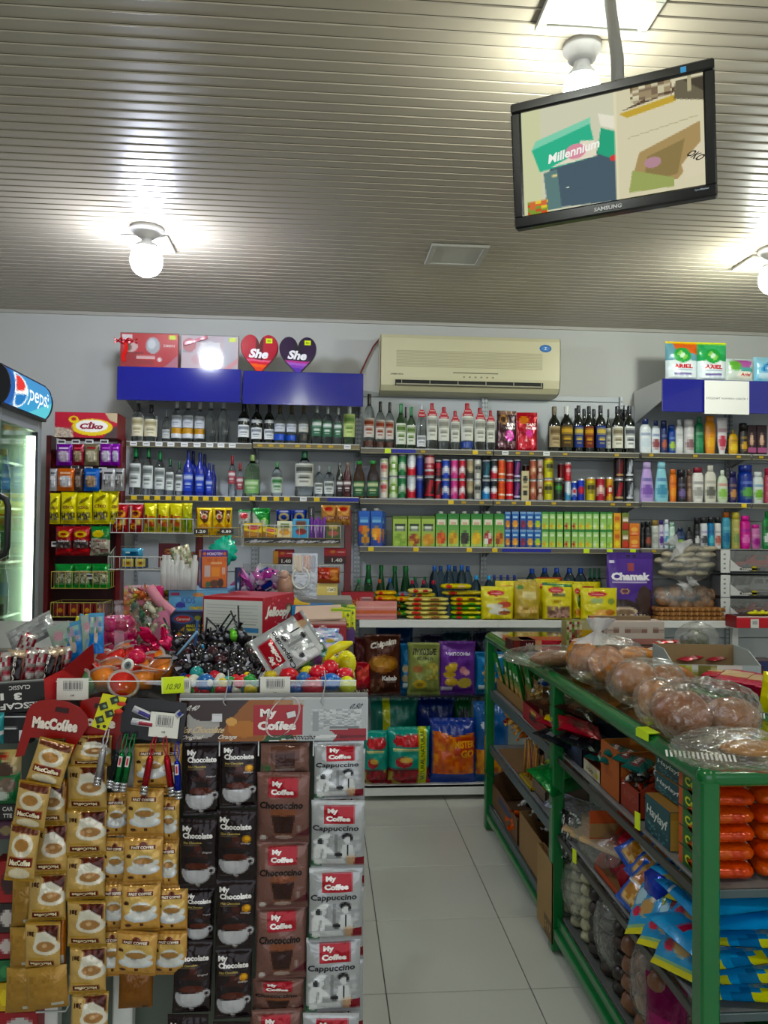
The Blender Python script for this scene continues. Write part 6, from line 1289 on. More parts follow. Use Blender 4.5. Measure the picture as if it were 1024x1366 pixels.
def candies(n,box,cols,label,cat,group,name='sweet',size=.02,seed=0):
    (x0,x1),(y0,y1),(z0,z1)=box;rng=random.Random(seed)
    for i in range(n):
        c=cols[i%len(cols)];k=('candy',c,size)
        if k not in CACHE:
            m=MB().blob((0,0,0),(size,size*.6,size*.5),c,nu=8,nv=6)
            for s in(-1,1):m.add([(s*size*.9,0,0),(s*size*1.7,size*.5,size*.2),(s*size*1.7,0,-size*.3),(s*size*1.7,-size*.5,size*.25)],[(0,1,2),(0,2,3)],c)
            CACHE[k]=m.mesh('sweet',FOIL)
        put(CACHE[k],name,label,cat,(rng.uniform(x0,x1),rng.uniform(y0,y1),z0+(z1-z0)*(i/n)),(rng.uniform(-1,1),rng.uniform(-1,1),rng.uniform(0,6)),group)
XA=RX0+.035;Z2,Z1,Z0=RZ[2],RZ[1],RZ[0]
box=lambda out,**k:(lambda w,h:obox(w,h,k.get('d',.26),out,**{a:b for a,b in k.items()if a!='d'}))
def Yat(px,py,X=XA):return PXP(px,py,X)[1]
# --- far bay, upper shelf
rk(662,700,905,XA,Z2,box('8c6c44',fh=.5),'carton','brown carton holding upright green wafer bars, at the far end of the rack','carton')
for i in range(14):
    y=Yat(667+i*2.1,930)-.0;m=CACHE.setdefault('bar',boxmb(.026,.22,.014,Pic('9c7844','1c7c34').rect(0,0,1,.45,'a88450').rect(.2,.6,.8,.75,'c8d0c0').rect(.3,.2,.7,.3,'c8a870'),'1c6c30',nx=4,ny=8).mesh('wafer_bar',FOIL))
    put(m,'wafer_bar',f'upright green and tan wafer bar, {ORD[i+1]} in the far brown carton','bar',(XA+.02+.05*(i%3),y,Z2+.015),(.25,rnd.uniform(-.15,.15),-PI/2+.5),'green wafer bars')
rk(700,724,895,XA+.06,Z2,box('94744c',fh=.8),'carton','brown carton behind the dark red sweets box','carton')
candies(16,((XA+.04,XA+.16),(Yat(724,920),Yat(706,920)),(Z2+.15,Z2+.21)),['24408c','b8c0c8','1c2c60'],'blue and silver wrapped sweet heaped in the rear brown carton','sweet','blue and silver sweets',seed=2)
rbp=Pic('8c1c24').rect(.3,.3,.62,.7,'1c1410').ell(.45,.82,.14,.14,'c8a858').text('CHOCO',.8,.5,.5,.1,'5c1018',.03,rot=PI/2)
rk(697,729,945,XA-.02,Z2,box('7a1820',fh=.85,pic=rbp,d=.2),'carton','dark red display box of gold sweets beside the middle post','carton')
candies(26,((XA+.02,XA+.14),(Yat(728,950),Yat(700,940)),(Z2+.10,Z2+.17)),['c8b078','c8c8c4','8c6a3c'],'gold or silver wrapped sweet in the dark red box','sweet','gold and silver sweets',seed=3)
# --- far bay, lower shelf
rk(664,690,1015,XA-.01,Z1,box('9c1c2c',fh=.9,pic=Pic('a01c2c').rect(.3,.2,.5,.5,'d8d040'),d=.2),'carton','crimson display box under the green wafer bars','carton')
candies(26,((XA,XA+.16),(Yat(690,1020),Yat(662,1010)),(Z1+.17,Z1+.24)),['c87038','c89858','a83c28'],'orange wrapped sweet heaped on the crimson box','sweet','orange wrapped sweets',size=.026,seed=4)
rk(692,708,1040,XA-.015,Z1,box('b8a030',fh=.8,inn='a88c4c',d=.1),'carton','small yellow open box of breadsticks','carton')
for i in range(10):
    m=CACHE.setdefault('stick',MB().lathe([(0,0),(.006,0),(.006,.17),(0,.175)],8,'b8844c').mesh('breadstick',BREAD))
    put(m,'breadstick',f'thin golden breadstick, {ORD[i+1]} in the small yellow box','breadstick',(XA+.02+.02*(i%3),Yat(694+i*1.4,1030),Z1+.01),(rnd.uniform(-.1,.1),rnd.uniform(-.1,.1),0),'breadsticks')
rk(710,727,1030,XA+.0,Z1,box('6c5c50',fh=.5,d=.2),'carton','grey-brown carton hidden beside the middle post','carton')
candies(18,((XA+.02,XA+.14),(Yat(728,1040),Yat(711,1030)),(Z1+.10,Z1+.2)),['b85c28','7c2c58','2a1c18','8ca03c'],'orange or dark wrapped snack in the grey-brown carton','sweet','mixed wrapped snacks',size=.03,seed=6)
rk(706,716,1000,XA+.08,Z1,lambda w,h:pouch(w,h,.05,Pic('5c1c4c','7c2c6c').rect(.3,.6,.7,.8,'c8c0d0'),8,10),'snack_bag','plum coloured upright packet beside the breadsticks','bag')
# --- far bay, base
rk(652,690,1052,XA-.02,Z0,box('6c4c34',fh=.7,inn='5c4430',pic=Pic('6c4e36').rect(.35,.55,.8,.8,'2c4068')),'carton','torn brown carton with blue print on the base board','carton')
put(MB().add([(0,0,0),(0,.16,-.01),(-.07,.13,.07),(-.05,.03,.05)],[(0,1,2,3),(3,2,1,0)],'7a5a3e').mesh('flap',KB),'carton_flap','loose brown flap sticking out over the aisle','cardboard',(XA-.04,Yat(668,1080),Z0+.17))
rk(692,728,1105,XA-.03,Z0,box('8a6c48',fh=.96,d=.24),'carton','plain brown carton beside the middle post on the base board','carton')
candies(44,((XA,XA+.14),(Yat(722,1095),Yat(695,1090)),(Z0+.2,Z0+.31)),['1a1a1a','d0d0cc','2a2422','c8c8c8'],'black and white wrapped sweet heaped in the brown carton','sweet','black and white sweets',size=.022,seed=8)
rk(716,736,1138,XA-.06,Z0-.11,box('9a7c54',fh=1,pic=Pic('9a7c54').rect(.5,.06,1,.2,'3c3020').text('517',.75,.13,.4,.09,'b09468',.03),d=.03),'carton','flattened brown carton leaning against the base rail','carton')
candies(5,((XA-.01,XA+.04),(Yat(690,1130),Yat(684,1120)),(Z0+.02,Z0+.12)),['c8582c'],'bright orange packet squeezed between the brown cartons','sweet','orange packets on the base',size=.035,seed=9)
# --- near bay, upper shelf
rk(751,776,975,XA+.0,Z2,box('141c30',fh=.95,inn='1c2434',pic=Pic('161e34').ell(.5,.5,.3,.2,'2c3c5c').rect(.2,.7,.5,.8,'6c7488'),d=.26),'carton','dark navy display box beside the middle post','carton')
for i,(x,y,c,l)in enumerate(((758,968,'d8b828','golden yellow packet on the navy box'),(750,990,'a88c2c','dull gold packet tucked behind the middle post'))):
    p=PXP(x,y,XA+.02);lay(pouch(.09,.10,.03,Pic(c).ell(.5,.5,.3,.2,'8c6c1c'),6,6),'snack_packet',l,'packet',tuple(p),1.2,.3)
for i,(x,y,w_,c,c2,l,yw)in enumerate(((772,968,.2,'8c1828','c0b8b8','crimson packet with a pale oval, topmost on the navy box',.9),(800,972,.22,'9c1c2c','5c1018','crimson packet slanting down beside the rail',1.3),(775,985,.26,'14161c','8c8c90','black packet with white print under the crimson ones',.8),(805,988,.24,'12141a','5c5c60','black packet close to the teal wafers',1.0),
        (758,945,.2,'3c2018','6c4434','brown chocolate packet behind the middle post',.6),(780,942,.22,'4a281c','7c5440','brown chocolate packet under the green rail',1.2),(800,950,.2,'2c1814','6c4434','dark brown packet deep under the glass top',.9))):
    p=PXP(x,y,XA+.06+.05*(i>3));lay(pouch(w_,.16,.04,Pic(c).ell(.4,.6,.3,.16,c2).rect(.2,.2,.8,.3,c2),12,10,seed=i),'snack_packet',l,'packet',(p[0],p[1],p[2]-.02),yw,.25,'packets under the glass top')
rk(778,800,1002,XA-.0,Z2,box('8c3c24',fh=.5,inn='7a5c40',pic=Pic('c8c0a8').ell(.8,.4,.1,.2,'c8b030').text('100',.4,.4,.4,.3,'7a5c40',.03),d=.24),'carton','rust brown carton with white priced front','carton')
candies(8,((XA+.02,XA+.1),(Yat(800,1030),Yat(780,1030)),(Z2+.07,Z2+.11)),['d8602c','c88c5c'],'orange wrapped sweet behind the white priced front','sweet','orange sweets behind the priced front',seed=1)
rk(801,826,994,XA-.005,Z2,box('a85c2c',fh=.98,pic=Pic('a85a2c').rect(.3,.38,.6,.52,'8c3c20').rect(.34,.41,.56,.49,'a85a2c'),d=.26),'carton','orange-brown carton with small square print, among the rack boxes','carton')
rk(826,852,1012,XA+.0,Z2,box('8c3424',fh=.5,inn='6c5438',pic=Pic('8c3424').text('НАРОЧ',.6,.6,.7,.3,'a85c4c',.02),d=.3),'carton','red-brown carton with zebra striped sweets','carton')
candies(16,((XA+.02,XA+.1),(Yat(850,1060),Yat(830,1050)),(Z2+.08,Z2+.14)),['d8d8d4','1c1c1c','8c3420'],'zebra striped sweet in the red-brown carton','sweet','zebra striped sweets',seed=11)
put(MB().box((.12,0,.0),(.3,.005,.06),'a0602c').box((.12,-.004,0),(.06,.002,.024),'6c3818').box((.19,-.004,0),(.02,.002,.02),'6c3818').mesh('carton_panel',KB),'carton_board','orange-brown carton back panel with dark print below the teal wafers','cardboard',(XA+.04,Yat(836,1020),Z2+.24))
for i,(x,y)in enumerate(((812,1000),(830,1004),(852,1002),(835,994),(866,1012))):
    p=PXP(x,y,XA+.06);lay(pouch(.15,.07,.03,Pic('1c5c58','246c64').rect(.1,.3,.8,.7,'a03c44').text('Minty',.45,.5,.5,.3,'d8ccc8',.03),14,8,seed=i),'wafer_packet',f'teal and red wafer packet, {ORD[i+1]} along the rail from the middle post','packet',(p[0],p[1],p[2]-.03),.9+.2*(i%2),.15,'teal and red packets')
# teal boxes
thp=Pic('12424c','164c54').spk(.0,.0,1,.35,['12424c','5c9098','12424c','12424c'],16,.5).text('Haylayf',.5,.58,.84,.34,'d8dcd8',.02,0,-.1)
tds=Pic('c89c58','c09450').rect(0,.8,1,1,'b08444')
def teal(w,h):return boxmb(w,h,.14,thp,'12424c','a87c44',30,20,tds).mesh('teal_box',CARD)
dz=0
for i,(x0,x1,X,zz_,h,l)in enumerate(((860,893,XA-.01,0,.11,'bottom teal wafer box showing its pale biscuit side'),(874,908,XA+.03,.115,.055,'teal wafer box lying second in the stack'),(876,908,XA+.035,.172,.055,'topmost teal wafer box of the near stack'),(905,926,XA+.07,.19,.06,'teal wafer box high beside the near green post'))):
    Y0,Y1=Yat(x0,1110,X),Yat(x1,1110,X);k=('teal',q_(Y0-Y1),h);CACHE[k]=CACHE.get(k)or teal(Y0-Y1,h)
    put(CACHE[k],'wafer_box',l,'box',(X,(Y0+Y1)/2,Z2+.001+zz_),(0,0,-PI/2+.03*i),'teal wafer boxes')
gp=Pic('1c5c24','246c2c').rect(0,0,.2,1,'c8582c').text('Ce',.6,.5,.5,.5,'d8d840',.04)
for i in range(5):
    Y0,Y1=Yat(903,1120),Yat(928,1120);k='greenbox';CACHE[k]=CACHE.get(k)or boxmb(Y0-Y1,.05,.1,gp,'1c5024',nx=14,ny=6).mesh('green_box',CARD)
    put(CACHE[k],'biscuit_box',f'green box with yellow letters beside the near post, {ORD[i+1]} from the bottom','box',(XA-.01,(Y0+Y1)/2-.03,Z2+.001+i*.052),(0,0,-PI/2),'green boxes by the near post')
# orange packs at the near end
for l in range(6):
    for c in range(2):
        X=RX0+.09+c*.16;k=('orp',(l+c)%2);CACHE[k]=CACHE.get(k)or wafer(.155,.05,.12,'d04c24' if(l+c)%2==0 else 'c8582c','b83c1c',None,'b84020').mesh('orange_pack',FOIL)
        put(CACHE[k],'wafer_pack',f'orange wafer pack, {ORD[l+1]} layer from the shelf, {("beside the post", "away from the post")[c]}','wafer pack',(X,RY[0]+.05,Z2+.001+l*.047),(0,rnd.uniform(-.04,.04),rnd.uniform(-.06,.06)),'orange wafer packs')
# --- near bay, lower shelf
p=PXP(760,1040,XA+.02);lay(pouch(.22,.16,.05,Pic('14602c','1c7c34').ell(.5,.5,.3,.2,'4cc060'),12,10),'snack_packet','shiny bright green packet below the navy box','packet',(p[0],p[1],p[2]-.05),.6,.5)
p=PXP(782,1072,XA+.09);lay(pouch(.2,.16,.04,Pic('a8a0ac').spk(0,0,1,1,['b8b4bc','9494a4','84809a','c4c4cc'],13,.8),20,20),'snack_packet','crinkled silver-lilac packet under the shelf lip','packet',(p[0],p[1],p[2]-.04),.9,.2)
for i,(x,y)in enumerate(((752,1110),(762,1118))):
    p=PXP(x,y,XA);put(pouch(.12,.2,.05,Pic('1c1a1c').spk(0,0,1,1,['e0e0e0','1c1a1c','1c1a1c'],16,.8),20,24,seed=i),'snack_bag',f'black bag with white dots beside the middle post, {("rear", "front")[i]} one','bag',(p[0],p[1],p[2]-.1),(0,0,-1.2),'dotted bags')
for i,(x,y)in enumerate(((785,1098),(797,1106),(810,1112))):
    p=PXP(x,y,XA+.05);put(MB().box((0,0,0),(.16,.2,.02),'b89c74',bev=.008).mesh('flatbread',BREAD),'flatbread',f'pale flat wafer sheet, {ORD[i+1]} from the middle post','flatbread',(p[0]+.02,p[1],p[2]-.02),(0,-.25,.5),'flat wafer sheets')
p=PXP(795,1110,XA+.05);put(bag_shell(((0,0,0),(.11,.3,.09)),'bag',CLEAR,seed=8),'clear_bag','clear crinkly bag around the flat wafer sheets','bag',(p[0]+.03,p[1]+.0,p[2]-.03))
rk(792,870,1130,XA-.01,Z1,box('a84420',fh=.12,inn='8a6440',d=.26),'carton','orange rimmed tray of crimson packets on the lower shelf','carton')
for i,(x,dx,ti,ro,h_)in enumerate(((800,.03,-.5,.3,.15),(808,.06,-.6,-.2,.17),(816,.02,-.8,.5,.14),(825,.08,-.5,.1,.18),(834,.03,-.9,-.4,.15),(842,.09,-.6,.6,.20),(850,.05,-.8,.3,.16),(859,.10,-.5,-.3,.18),(866,.04,-.9,.2,.15))):
    y_=PXP(x,1180,XA)[1];put(pouch(.085,h_,.035,Pic('8c1424','a01c2c').rect(.1,.08,.5,.2,'c8c4c0' if i==5 else '7c1420').ell(.5,.7,.3,.06,'c04450'),10,14,seed=i),'snack_packet',f'crimson packet, {ORD[i+1]} from the middle post in the orange rimmed tray','packet',(XA+dx,y_,Z1+.02+.004*i),(ti,ro,-PI/2),'crimson packets')
put(MB().box((.1,0,.05),(.24,.005,.10),'b84c1c').box((.1,-.003,.03),(.24,.002,.05),'a07c54').mesh('carton_board',KB),'carton_board','orange carton back wall rising over the crimson packets','cardboard',(XA,PXP(793,1180,XA)[1],Z1+.10))
p=PXP(900,1185,XA+.09);put(MB().blob((0,0,0),(.09,.09,.075),'1c38b0',fn=lambda T,A:1+.06*np.sin(5*A)+.05*np.sin(7*T)).mesh('blue_bag',FOIL),'snack_bag','bulging royal blue bag behind the cookie packets','bag',(p[0],p[1],p[2]))
bl1=Pic('1c50b8','2460c8').rect(.15,0,.85,1,'c89858').ell(.5,.7,.28,.16,'a8602c').spk(.2,.05,.8,.5,['d8b078','b07838'],10,.9).rect(.0,.46,1,.52,'d8dce4').rect(0,0,1,.1,'1c48a8')
bl2=Pic('3c94cc','4ca4d8').rect(0,0,1,.09,'d8d030').rect(0,.91,1,1,'d8d030').ell(.3,.55,.2,.14,'b8dcec').ell(.6,.35,.2,.14,'c8a068').ell(.32,.3,.12,.08,'c84458').rect(.5,.6,.85,.75,'7c2c30').ell(.75,.5,.1,.07,'e8e0d0')
for i,(x,dx,z_,pk_,w_,h_,ti,ro,l)in enumerate([(826,.02,.10,0,.15,.17,-.9,.5,'topmost royal blue cookie packet, touching the crimson ones'),(838,.03,.07,0,.16,.2,-.8,.3,'royal blue cookie packet under the topmost'),(846,-.02,.015,0,.15,.16,-.7,.2,'royal blue packet drooping over the lip'),
        (868,.05,.13,1,.2,.2,-1.0,-.35,'light blue wafer bag resting on the cookie packets'),(893,.05,.15,1,.2,.2,-1.0,-.2,'light blue wafer bag close under the teal boxes'),(862,.0,.07,1,.18,.2,-.85,-.5,'light blue wafer bag, upper of the slanting pile'),(880,.02,.09,1,.2,.2,-.9,-.35,'light blue wafer bag in the middle of the slanting pile'),
        (905,.01,.09,1,.2,.2,-.85,-.3,'light blue wafer bag touching the near post'),(870,-.035,.012,1,.18,.2,-.7,-.45,'light blue wafer bag sagging over the lip'),(890,-.03,.02,1,.2,.2,-.75,-.3,'low light blue wafer bag of the slanting pile'),(912,-.03,.01,1,.2,.2,-.7,-.2,'lowest light blue wafer bag beside the near post')]):
    y_=PXP(x,1260,XA)[1];put(pouch(w_,h_,.045,(bl1,bl2)[pk_],22,26,seed=i,m='film'),'wafer_bag',l,'bag',(XA+dx,y_,Z1+z_),(ti,ro,-PI/2+.25),'blue bags of the lower shelf')
for l in range(6):
    p=(RX0+.13+.02*(l%2),RY[0]+.03,Z1+.025+l*.045)
    lay(pouch(.24,.3,.05,Pic('3c8cc4','489cd0').ell(.3,.3,.2,.12,'c8dce8').ell(.65,.25,.16,.1,'c8a068').rect(.1,.5,.5,.6,'a83040').ell(.8,.5,.12,.1,'d8e4ec').spk(0,0,1,.12,['3c8cc4','c8c838','2c6ca0'],9,.6)if l<4 else Pic('3490cc','3c98d4').rect(.1,.3,.9,.55,'a8b0b4').rect(0,.7,1,.74,'d8dce0'),18,24,seed=l,m='film'),'wafer_bag',f'light blue wafer bag at the open rack end, {ORD[l+1]} from the bottom','bag',p,.15*(l%3-1),0,'blue bags at the rack end')
lay(pouch(.2,.2,.05,Pic('6c6848','8a8658').ell(.5,.5,.3,.2,'4c4a34'),8,8),'snack_packet','dim olive packet topmost under the orange packs','packet',(RX0+.14,RY[0]+.06,Z1+.245),.3,.1)
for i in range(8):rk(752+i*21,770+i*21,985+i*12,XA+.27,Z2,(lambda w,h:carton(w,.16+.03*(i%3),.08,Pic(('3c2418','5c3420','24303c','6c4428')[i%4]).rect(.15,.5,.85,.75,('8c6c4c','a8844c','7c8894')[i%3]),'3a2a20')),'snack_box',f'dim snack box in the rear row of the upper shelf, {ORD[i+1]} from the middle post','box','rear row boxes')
# --- near bay, base: clear bags of marshmallows and cookies
def heap(n,x0,x1,y0,y1,z,X,r,cols,lab,cat,group,name,seed):
    rng=random.Random(seed);Ya,Yb=Yat(x0,(y0+y1)/2,X),Yat(x1,(y0+y1)/2,X);nl=max(1,n//9)
    for i in range(n):
        lay_=i//9;k=i%9
        put(roll_mesh((r,r,r*.8),cols[i%len(cols)],i%3,n=10),name,f'{lab}, {ORD[lay_+1]} layer, {ORD[k//3+1]} row, {ORD[k % 3+1]} in',cat,(X+.02+.055*(k%3),Yb+(Ya-Yb)*(.12+.38*(k//3)),z+r*.8+lay_*r*1.45),(rng.uniform(-.3,.3),rng.uniform(-.3,.3),rng.uniform(0,6)),group)
    return(Ya+Yb)/2,Ya-Yb
for(n,x0,x1,y0,y1,r,cols,l,nm,cat,g,bl,hz)in((54,748,782,1165,1260,.03,['c8c4a4','b8b08c','d0cbb0'],'cream round marshmallow in the base bag','marshmallow','marshmallow','cream marshmallows','clear bag of cream marshmallows on the base beside the middle post',.15),
        (45,785,828,1230,1320,.034,['2c2220','3c2c28'],'dark chocolate round in the base bag','chocolate_ball','sweet','dark chocolate rounds','clear bag of dark chocolate rounds, middle one on the base',.14),
        (36,832,880,1290,1366,.042,['8c6048','7a5038','9c7054'],'speckled brown cookie ball in the base bag','cookie','cookie','speckled cookie balls','clear bag of speckled cookie balls on the base',.15)):
    yc_,wd=heap(n,x0,x1,y0,y1,Z0+.002,XA+.0,r,cols,l,cat,g,nm,n)
    put(bag_shell(((0,0,0),(.105,wd*.52,hz)),'bag',CLEAR,seed=n),'clear_bag',bl,'bag',(XA+.075,yc_,Z0+hz+.0))
p=PXP(888,1352,XA+.02);put(pouch(.14,.24,.06,Pic('5c1038','6c1444').rect(.2,.4,.8,.6,'8c2c5c'),8,10),'snack_bag','dark magenta bag standing on the base by the near post','bag',(p[0],p[1],Z0+.002),(0,0,-1.0))
# ================================================================== goods on top of the racks
ZT=RZ[3]+.031
def bun(px,py,rpx,col,lab,sq=.8,spiral=True,dz=None,seed=0,rot=(0,0,0),long=1.0,g='golden buns in clear bags'):
    b=PZP(px,py+rpx*sq,ZT);r=rpx*b[1]/F;m=roll_mesh((q_(r*long,.005),q_(r,.005),q_(r*sq,.005)),col,seed,n=22,spiral=spiral)
    return put(m,'loaf',lab,'loaf',(b[0],b[1]+r*.3,ZT+r*sq*1.02 if dz is None else dz),rot,g),b,r
GB,DB='cc8230','9c561e'
B={}
for k,(x,y,r,c,l,sq,sp,lo,sd,ro)in enumerate([(778,876,22,GB,'golden swirl bun under the white knot, farthest in the row of bags',1.15,True,.9,1,(.2,0,0)),(812,888,26,GB,'golden swirl bun facing the aisle, second along the rail',1.0,True,1.0,2,(1.3,.2,0)),
        (852,876,26,GB,'flat golden bun behind the swirl bun',.5,True,1.1,3,(0,0,.3)),(850,908,27,'bc7424','amber bun in the crinkled bag, middle of the row',.9,False,1.2,1,(.3,0,.2)),(898,903,24,'b06820','amber bun end reaching toward the crate',.6,False,1.3,2,(0,0,-.1)),
        (880,935,28,GB,'golden loaf half covered by the dark one',.95,False,1.0,3,(.3,0,.4)),(914,956,36,DB,'large dark brown slashed loaf above the neon tag',.88,False,1.12,5,(.2,0,.2)),(980,958,34,'a46024','second large brown loaf, closer to the picture edge',.72,False,1.3,4,(.1,0,0)),(1006,1000,26,'c48a44','pale golden bun in the striped bag at the rack corner',.45,False,1.8,2,(0,0,.1))]):
    B[k]=bun(x,y,r,c,l,sq,sp,None,sd,ro,lo)
FILMB=mat_clear('bread_bag_film','fbfaf6',.30,.13,1.0,24,.02)
def bagover(x0,x1,y0,y1,lab,knot=None,seed=0,dep=1.0):
    cx=(x0+x1)/2;b=PZP(cx,y1,ZT);s=b[1]/F;rx,rz=(x1-x0)/2*s,(y1-y0)/2*s
    put(bag_shell(((0,0,0),(rx,rx*.75*dep,rz)),'bag',FILMB,knot,nu=26,seed=seed),'clear_bag',lab,'bag',(b[0],b[1]+rx*.25,ZT+rz*1.0),(0,0,0),'clear bread bags')
bagover(758,872,850,918,'knotted clear bag over the three farthest buns',((-.03,0,.07),(-.04,0,.11),(-.03,0,.16),.09),1)
bagover(812,926,880,944,'clear crinkled bag over the amber buns',None,2)
bagover(846,920,905,972,'clear bag around the golden loaf behind the dark ones',None,3)
bagover(872,1026,906,1000,'largest clear bag, over the two dark loaves',None,4)
bagover(905,1080,978,1030,'clear bag with striped edge at the rack corner',None,5)
for i,(x,y,w_,yw)in enumerate(((935,1004,.17,-.35),(990,972,.12,-.5))):
    b=PZP(x,y,ZT+.02);m=MB()
    for k in range(16):m.box((-w_/2+w_*k/16+.003,0,0),(w_/32,.035,.001),'d8d8d8')
    put(m.mesh('stripes',PAPER),'printed_edge',f'grey-white striped print of the corner bag, {("aisle side", "wall side")[i]}','bag print',(b[0],b[1],ZT+.012+.05*i),(.2,0,yw))
# flat goods on the glass, far bay
for i,(x,y,w_,h_,c,c2,yw,l)in enumerate(((742,862,.34,.14,'b01c2c','c8946c',-.06,'red biscuit packet with tan window on the far glass top'),(700,862,.12,.12,'4a1418','6c2c28',.1,'dark red packet end beside the tan window'))):
    b=PZP(x,y+6,ZT);put(boxmb(w_,.05,h_,Pic(c).rect(0,0,.3,1,c2).text('NIVI',.7,.55,.3,.4,'e0c8c8',.02),c,nx=14,ny=5).mesh('biscuit_packet',FOIL),'biscuit_packet',l,'packet',(b[0],b[1],ZT),(0,0,yw))
b=PZP(742,890,ZT);put(roll_mesh((.12,.045,.035),'9c7050',2,n=16),'loaf','slim brown loaf in clear film beside the red packet','loaf',(b[0],b[1],ZT+.036),(0,0,.1))
put(bag_shell(((0,0,0),(.20,.075,.045)),'bag',FILMB,seed=9),'clear_bag','clear bag around the slim brown loaf','bag',(b[0]-.03,b[1],ZT+.047),(0,0,.1))
# second rack
def tb(x0,x1,yt,yb,d,pic,side,lab,name='carton',cat='box',m=KB,rz=0,fh=None,inn='8a6a48',**k):
    b0,b1=PZP(x0,yb,ZT),PZP(x1,yb,ZT);Y=(b0[1]+b1[1])/2;w=PYP(x1,yb,Y)[0]-PYP(x0,yb,Y)[0];h=PYP((x0+x1)/2,yt,Y)[2]-ZT
    me=obox(w,h,d,side,inn,fh=fh,pic=pic)if fh else boxmb(w,h,d,pic,side,**k).mesh(name,m)
    return put(me,name,lab,cat,(PYP((x0+x1)/2,yb,Y)[0],Y,ZT),(0,0,rz))
hp_=Pic('c8b8b0','d0c4bc');[hp_.ell(.14+.24*i,.6,.08,.12,'8a6a60')for i in range(4)];hp_.rect(0,0,1,.25,'b07870')
tb(810,886,829,860,.12,hp_,'b8a8a0','pale pink carton with a row of oval holes, behind the bread')
tb(786,868,822,858,.03,Pic('7c6850').rect(0,0,.12,1,'b05c34'),'7c6850','grey-brown carton with orange edge behind the pale pink one')
tb(755,790,829,872,.08,Pic('a8a078').spk(0,0,.6,1,['7c2028','c8c0a0','5c7c34'],10,.7).rect(.55,.1,1,.75,'b8942c').ell(.8,.4,.16,.12,'5c3c1c'),'8c8450','clear packet with dark berries and yellow label behind the knot','snack_packet','packet',FILM)
for i,(x,y,c)in enumerate(((862,862,'d0c0b8'),(880,866,'c8b070'),(896,868,'d4ccc8'),(912,872,'9cb434'),(925,876,'c8b48c'),(872,858,'b82c34'),(900,862,'c8a898'))):
    b=PZP(x,y+10,ZT);lay(pouch(.05,.15,.02,Pic(c).rect(0,.4,1,.6,'b8908c').rect(0,.1,1,.2,'dcd8cc'),6,10,seed=i),'snack_packet',f'narrow pastel wafer packet, {ORD[i+1]} from the holed carton','packet',(b[0],b[1],ZT+.012+.005*i),-1.0-.1*i,.05,'pastel wafer packets')
tb(900,1012,872,912,.26,Pic('c8ccc8').poly([(0,1),(.16,1),(.3,.2),(.1,.4)],'a8a42c').poly([(.3,1),(.5,1),(.3,0),(.22,.2)],'6c6c34').rect(.8,0,1,1,'a8b4b8'),'9ca4a0','open white fruit crate with green leaf print on the rear rack',fh=.62,inn='8a7456',rz=-.12)
for i,(x,y)in enumerate(((925,896),(945,893),(962,896),(980,892))):
    b=PZP(x,y+8,ZT);lay(pouch(.07,.13,.02,Pic('b04450').rect(0,.3,1,.5,'c8989c'),6,8,seed=i),'snack_packet',f'pinkish red packet in the white crate, {ORD[i+1]} from the bread','packet',(b[0],b[1]+.12,ZT+.05),-1.2,.1,'packets in the white crate')
for i,(x,y)in enumerate(((945,905),(962,911),(980,914),(1000,918),(1018,922))):
    b=PZP(x,y+12,ZT);m=CACHE.setdefault('pinkroll',boxmb(.055,.035,.2,Pic('8c1830'),'a82840','c03850',4,3).box((0,.12,.0365),(.05,.09,.002),'d8b88c').mesh('wafer_roll',FOIL))
    put(m,'wafer_roll',f'raspberry red wafer pack with tan label, {ORD[i+1]} from the bread','packet',(b[0],b[1],ZT+.01),(.05,0,-.75),'raspberry wafer packs')
b=PZP(1022,952,ZT);put(pouch(.1,.13,.04,Pic('c8c030').ell(.5,.4,.3,.2,'6c8c34').rect(.2,.7,.8,.8,'e8e0c0'),10,12),'snack_packet','upright yellow packet cut by the picture edge','packet',(b[0]+.02,b[1],ZT),(0,.15,0))
b=PZP(950,880,ZT);put(bag_shell(((0,0,0),(.10,.07,.075)),'bag',CLEAR,seed=12),'clear_bag','clear bag of dark greens behind the white crate','bag',(b[0],b[1]+.15,ZT+.078))
put(MB().blob((0,0,0),(.07,.05,.055),'3c4424',fn=lambda T,A:1+.1*np.sin(5*A+T*3)).mesh('greens',FILM),'greens','dark green bundle inside the bag behind the white crate','greens',(b[0]-.01,b[1]+.15,ZT+.06))
b=PZP(1018,915,ZT);put(boxmb(.12,.06,.1,Pic('3c1420','1c2448').spk(0,0,1,1,['7c2028','24305c'],6,.7),'2c1820',nx=8,ny=6).mesh('box',CARD),'snack_box','dark red and blue box behind the raspberry packs','box',(b[0]+.12,b[1]+.2,ZT))
# ================================================================== the sweets counter
CZ=1.365;CY=1.46;R1=1.437
CX0,CX1=-1.02,XY(474,CY,930)
CAB=mat('cabinet_green_grey','5c665c',.5)
t=thing('counter','grey-green shop counter hidden behind the hanging coffee sachets','counter',((CX0+CX1)/2,CY+.4,0));w=CX1-CX0
obj('body',MB().box((0,.03,(CZ-.05)/2+.02),(w-.04,.70,CZ-.08),bev=.004).mesh('body',CAB),t)
obj('top',MB().box((0,0,CZ-.02),(w,.86,.04),bev=.006).mesh('top',mat('counter_top','8a8a82',.4)),t)
for x in(XY(161,CY,1300),XY(60,CY,1300),CX1-.03):obj('front_post',MB().box((x-(CX0+CX1)/2,-.37,.66),(.035,.03,1.28),bev=.003).mesh('front_post',WHITE),t)
put(MB().box((0,0,0),(w-.02,.52,R1-CZ),bev=.004).mesh('display_riser',mat('riser','6c6a64',.5)),'display_riser','low riser along the back of the counter under the sweet boxes','riser',((CX0+CX1)/2,2.05-.02,(CZ+R1)/2))
def pl(px,py,Y):return PYP(px,py,Y)
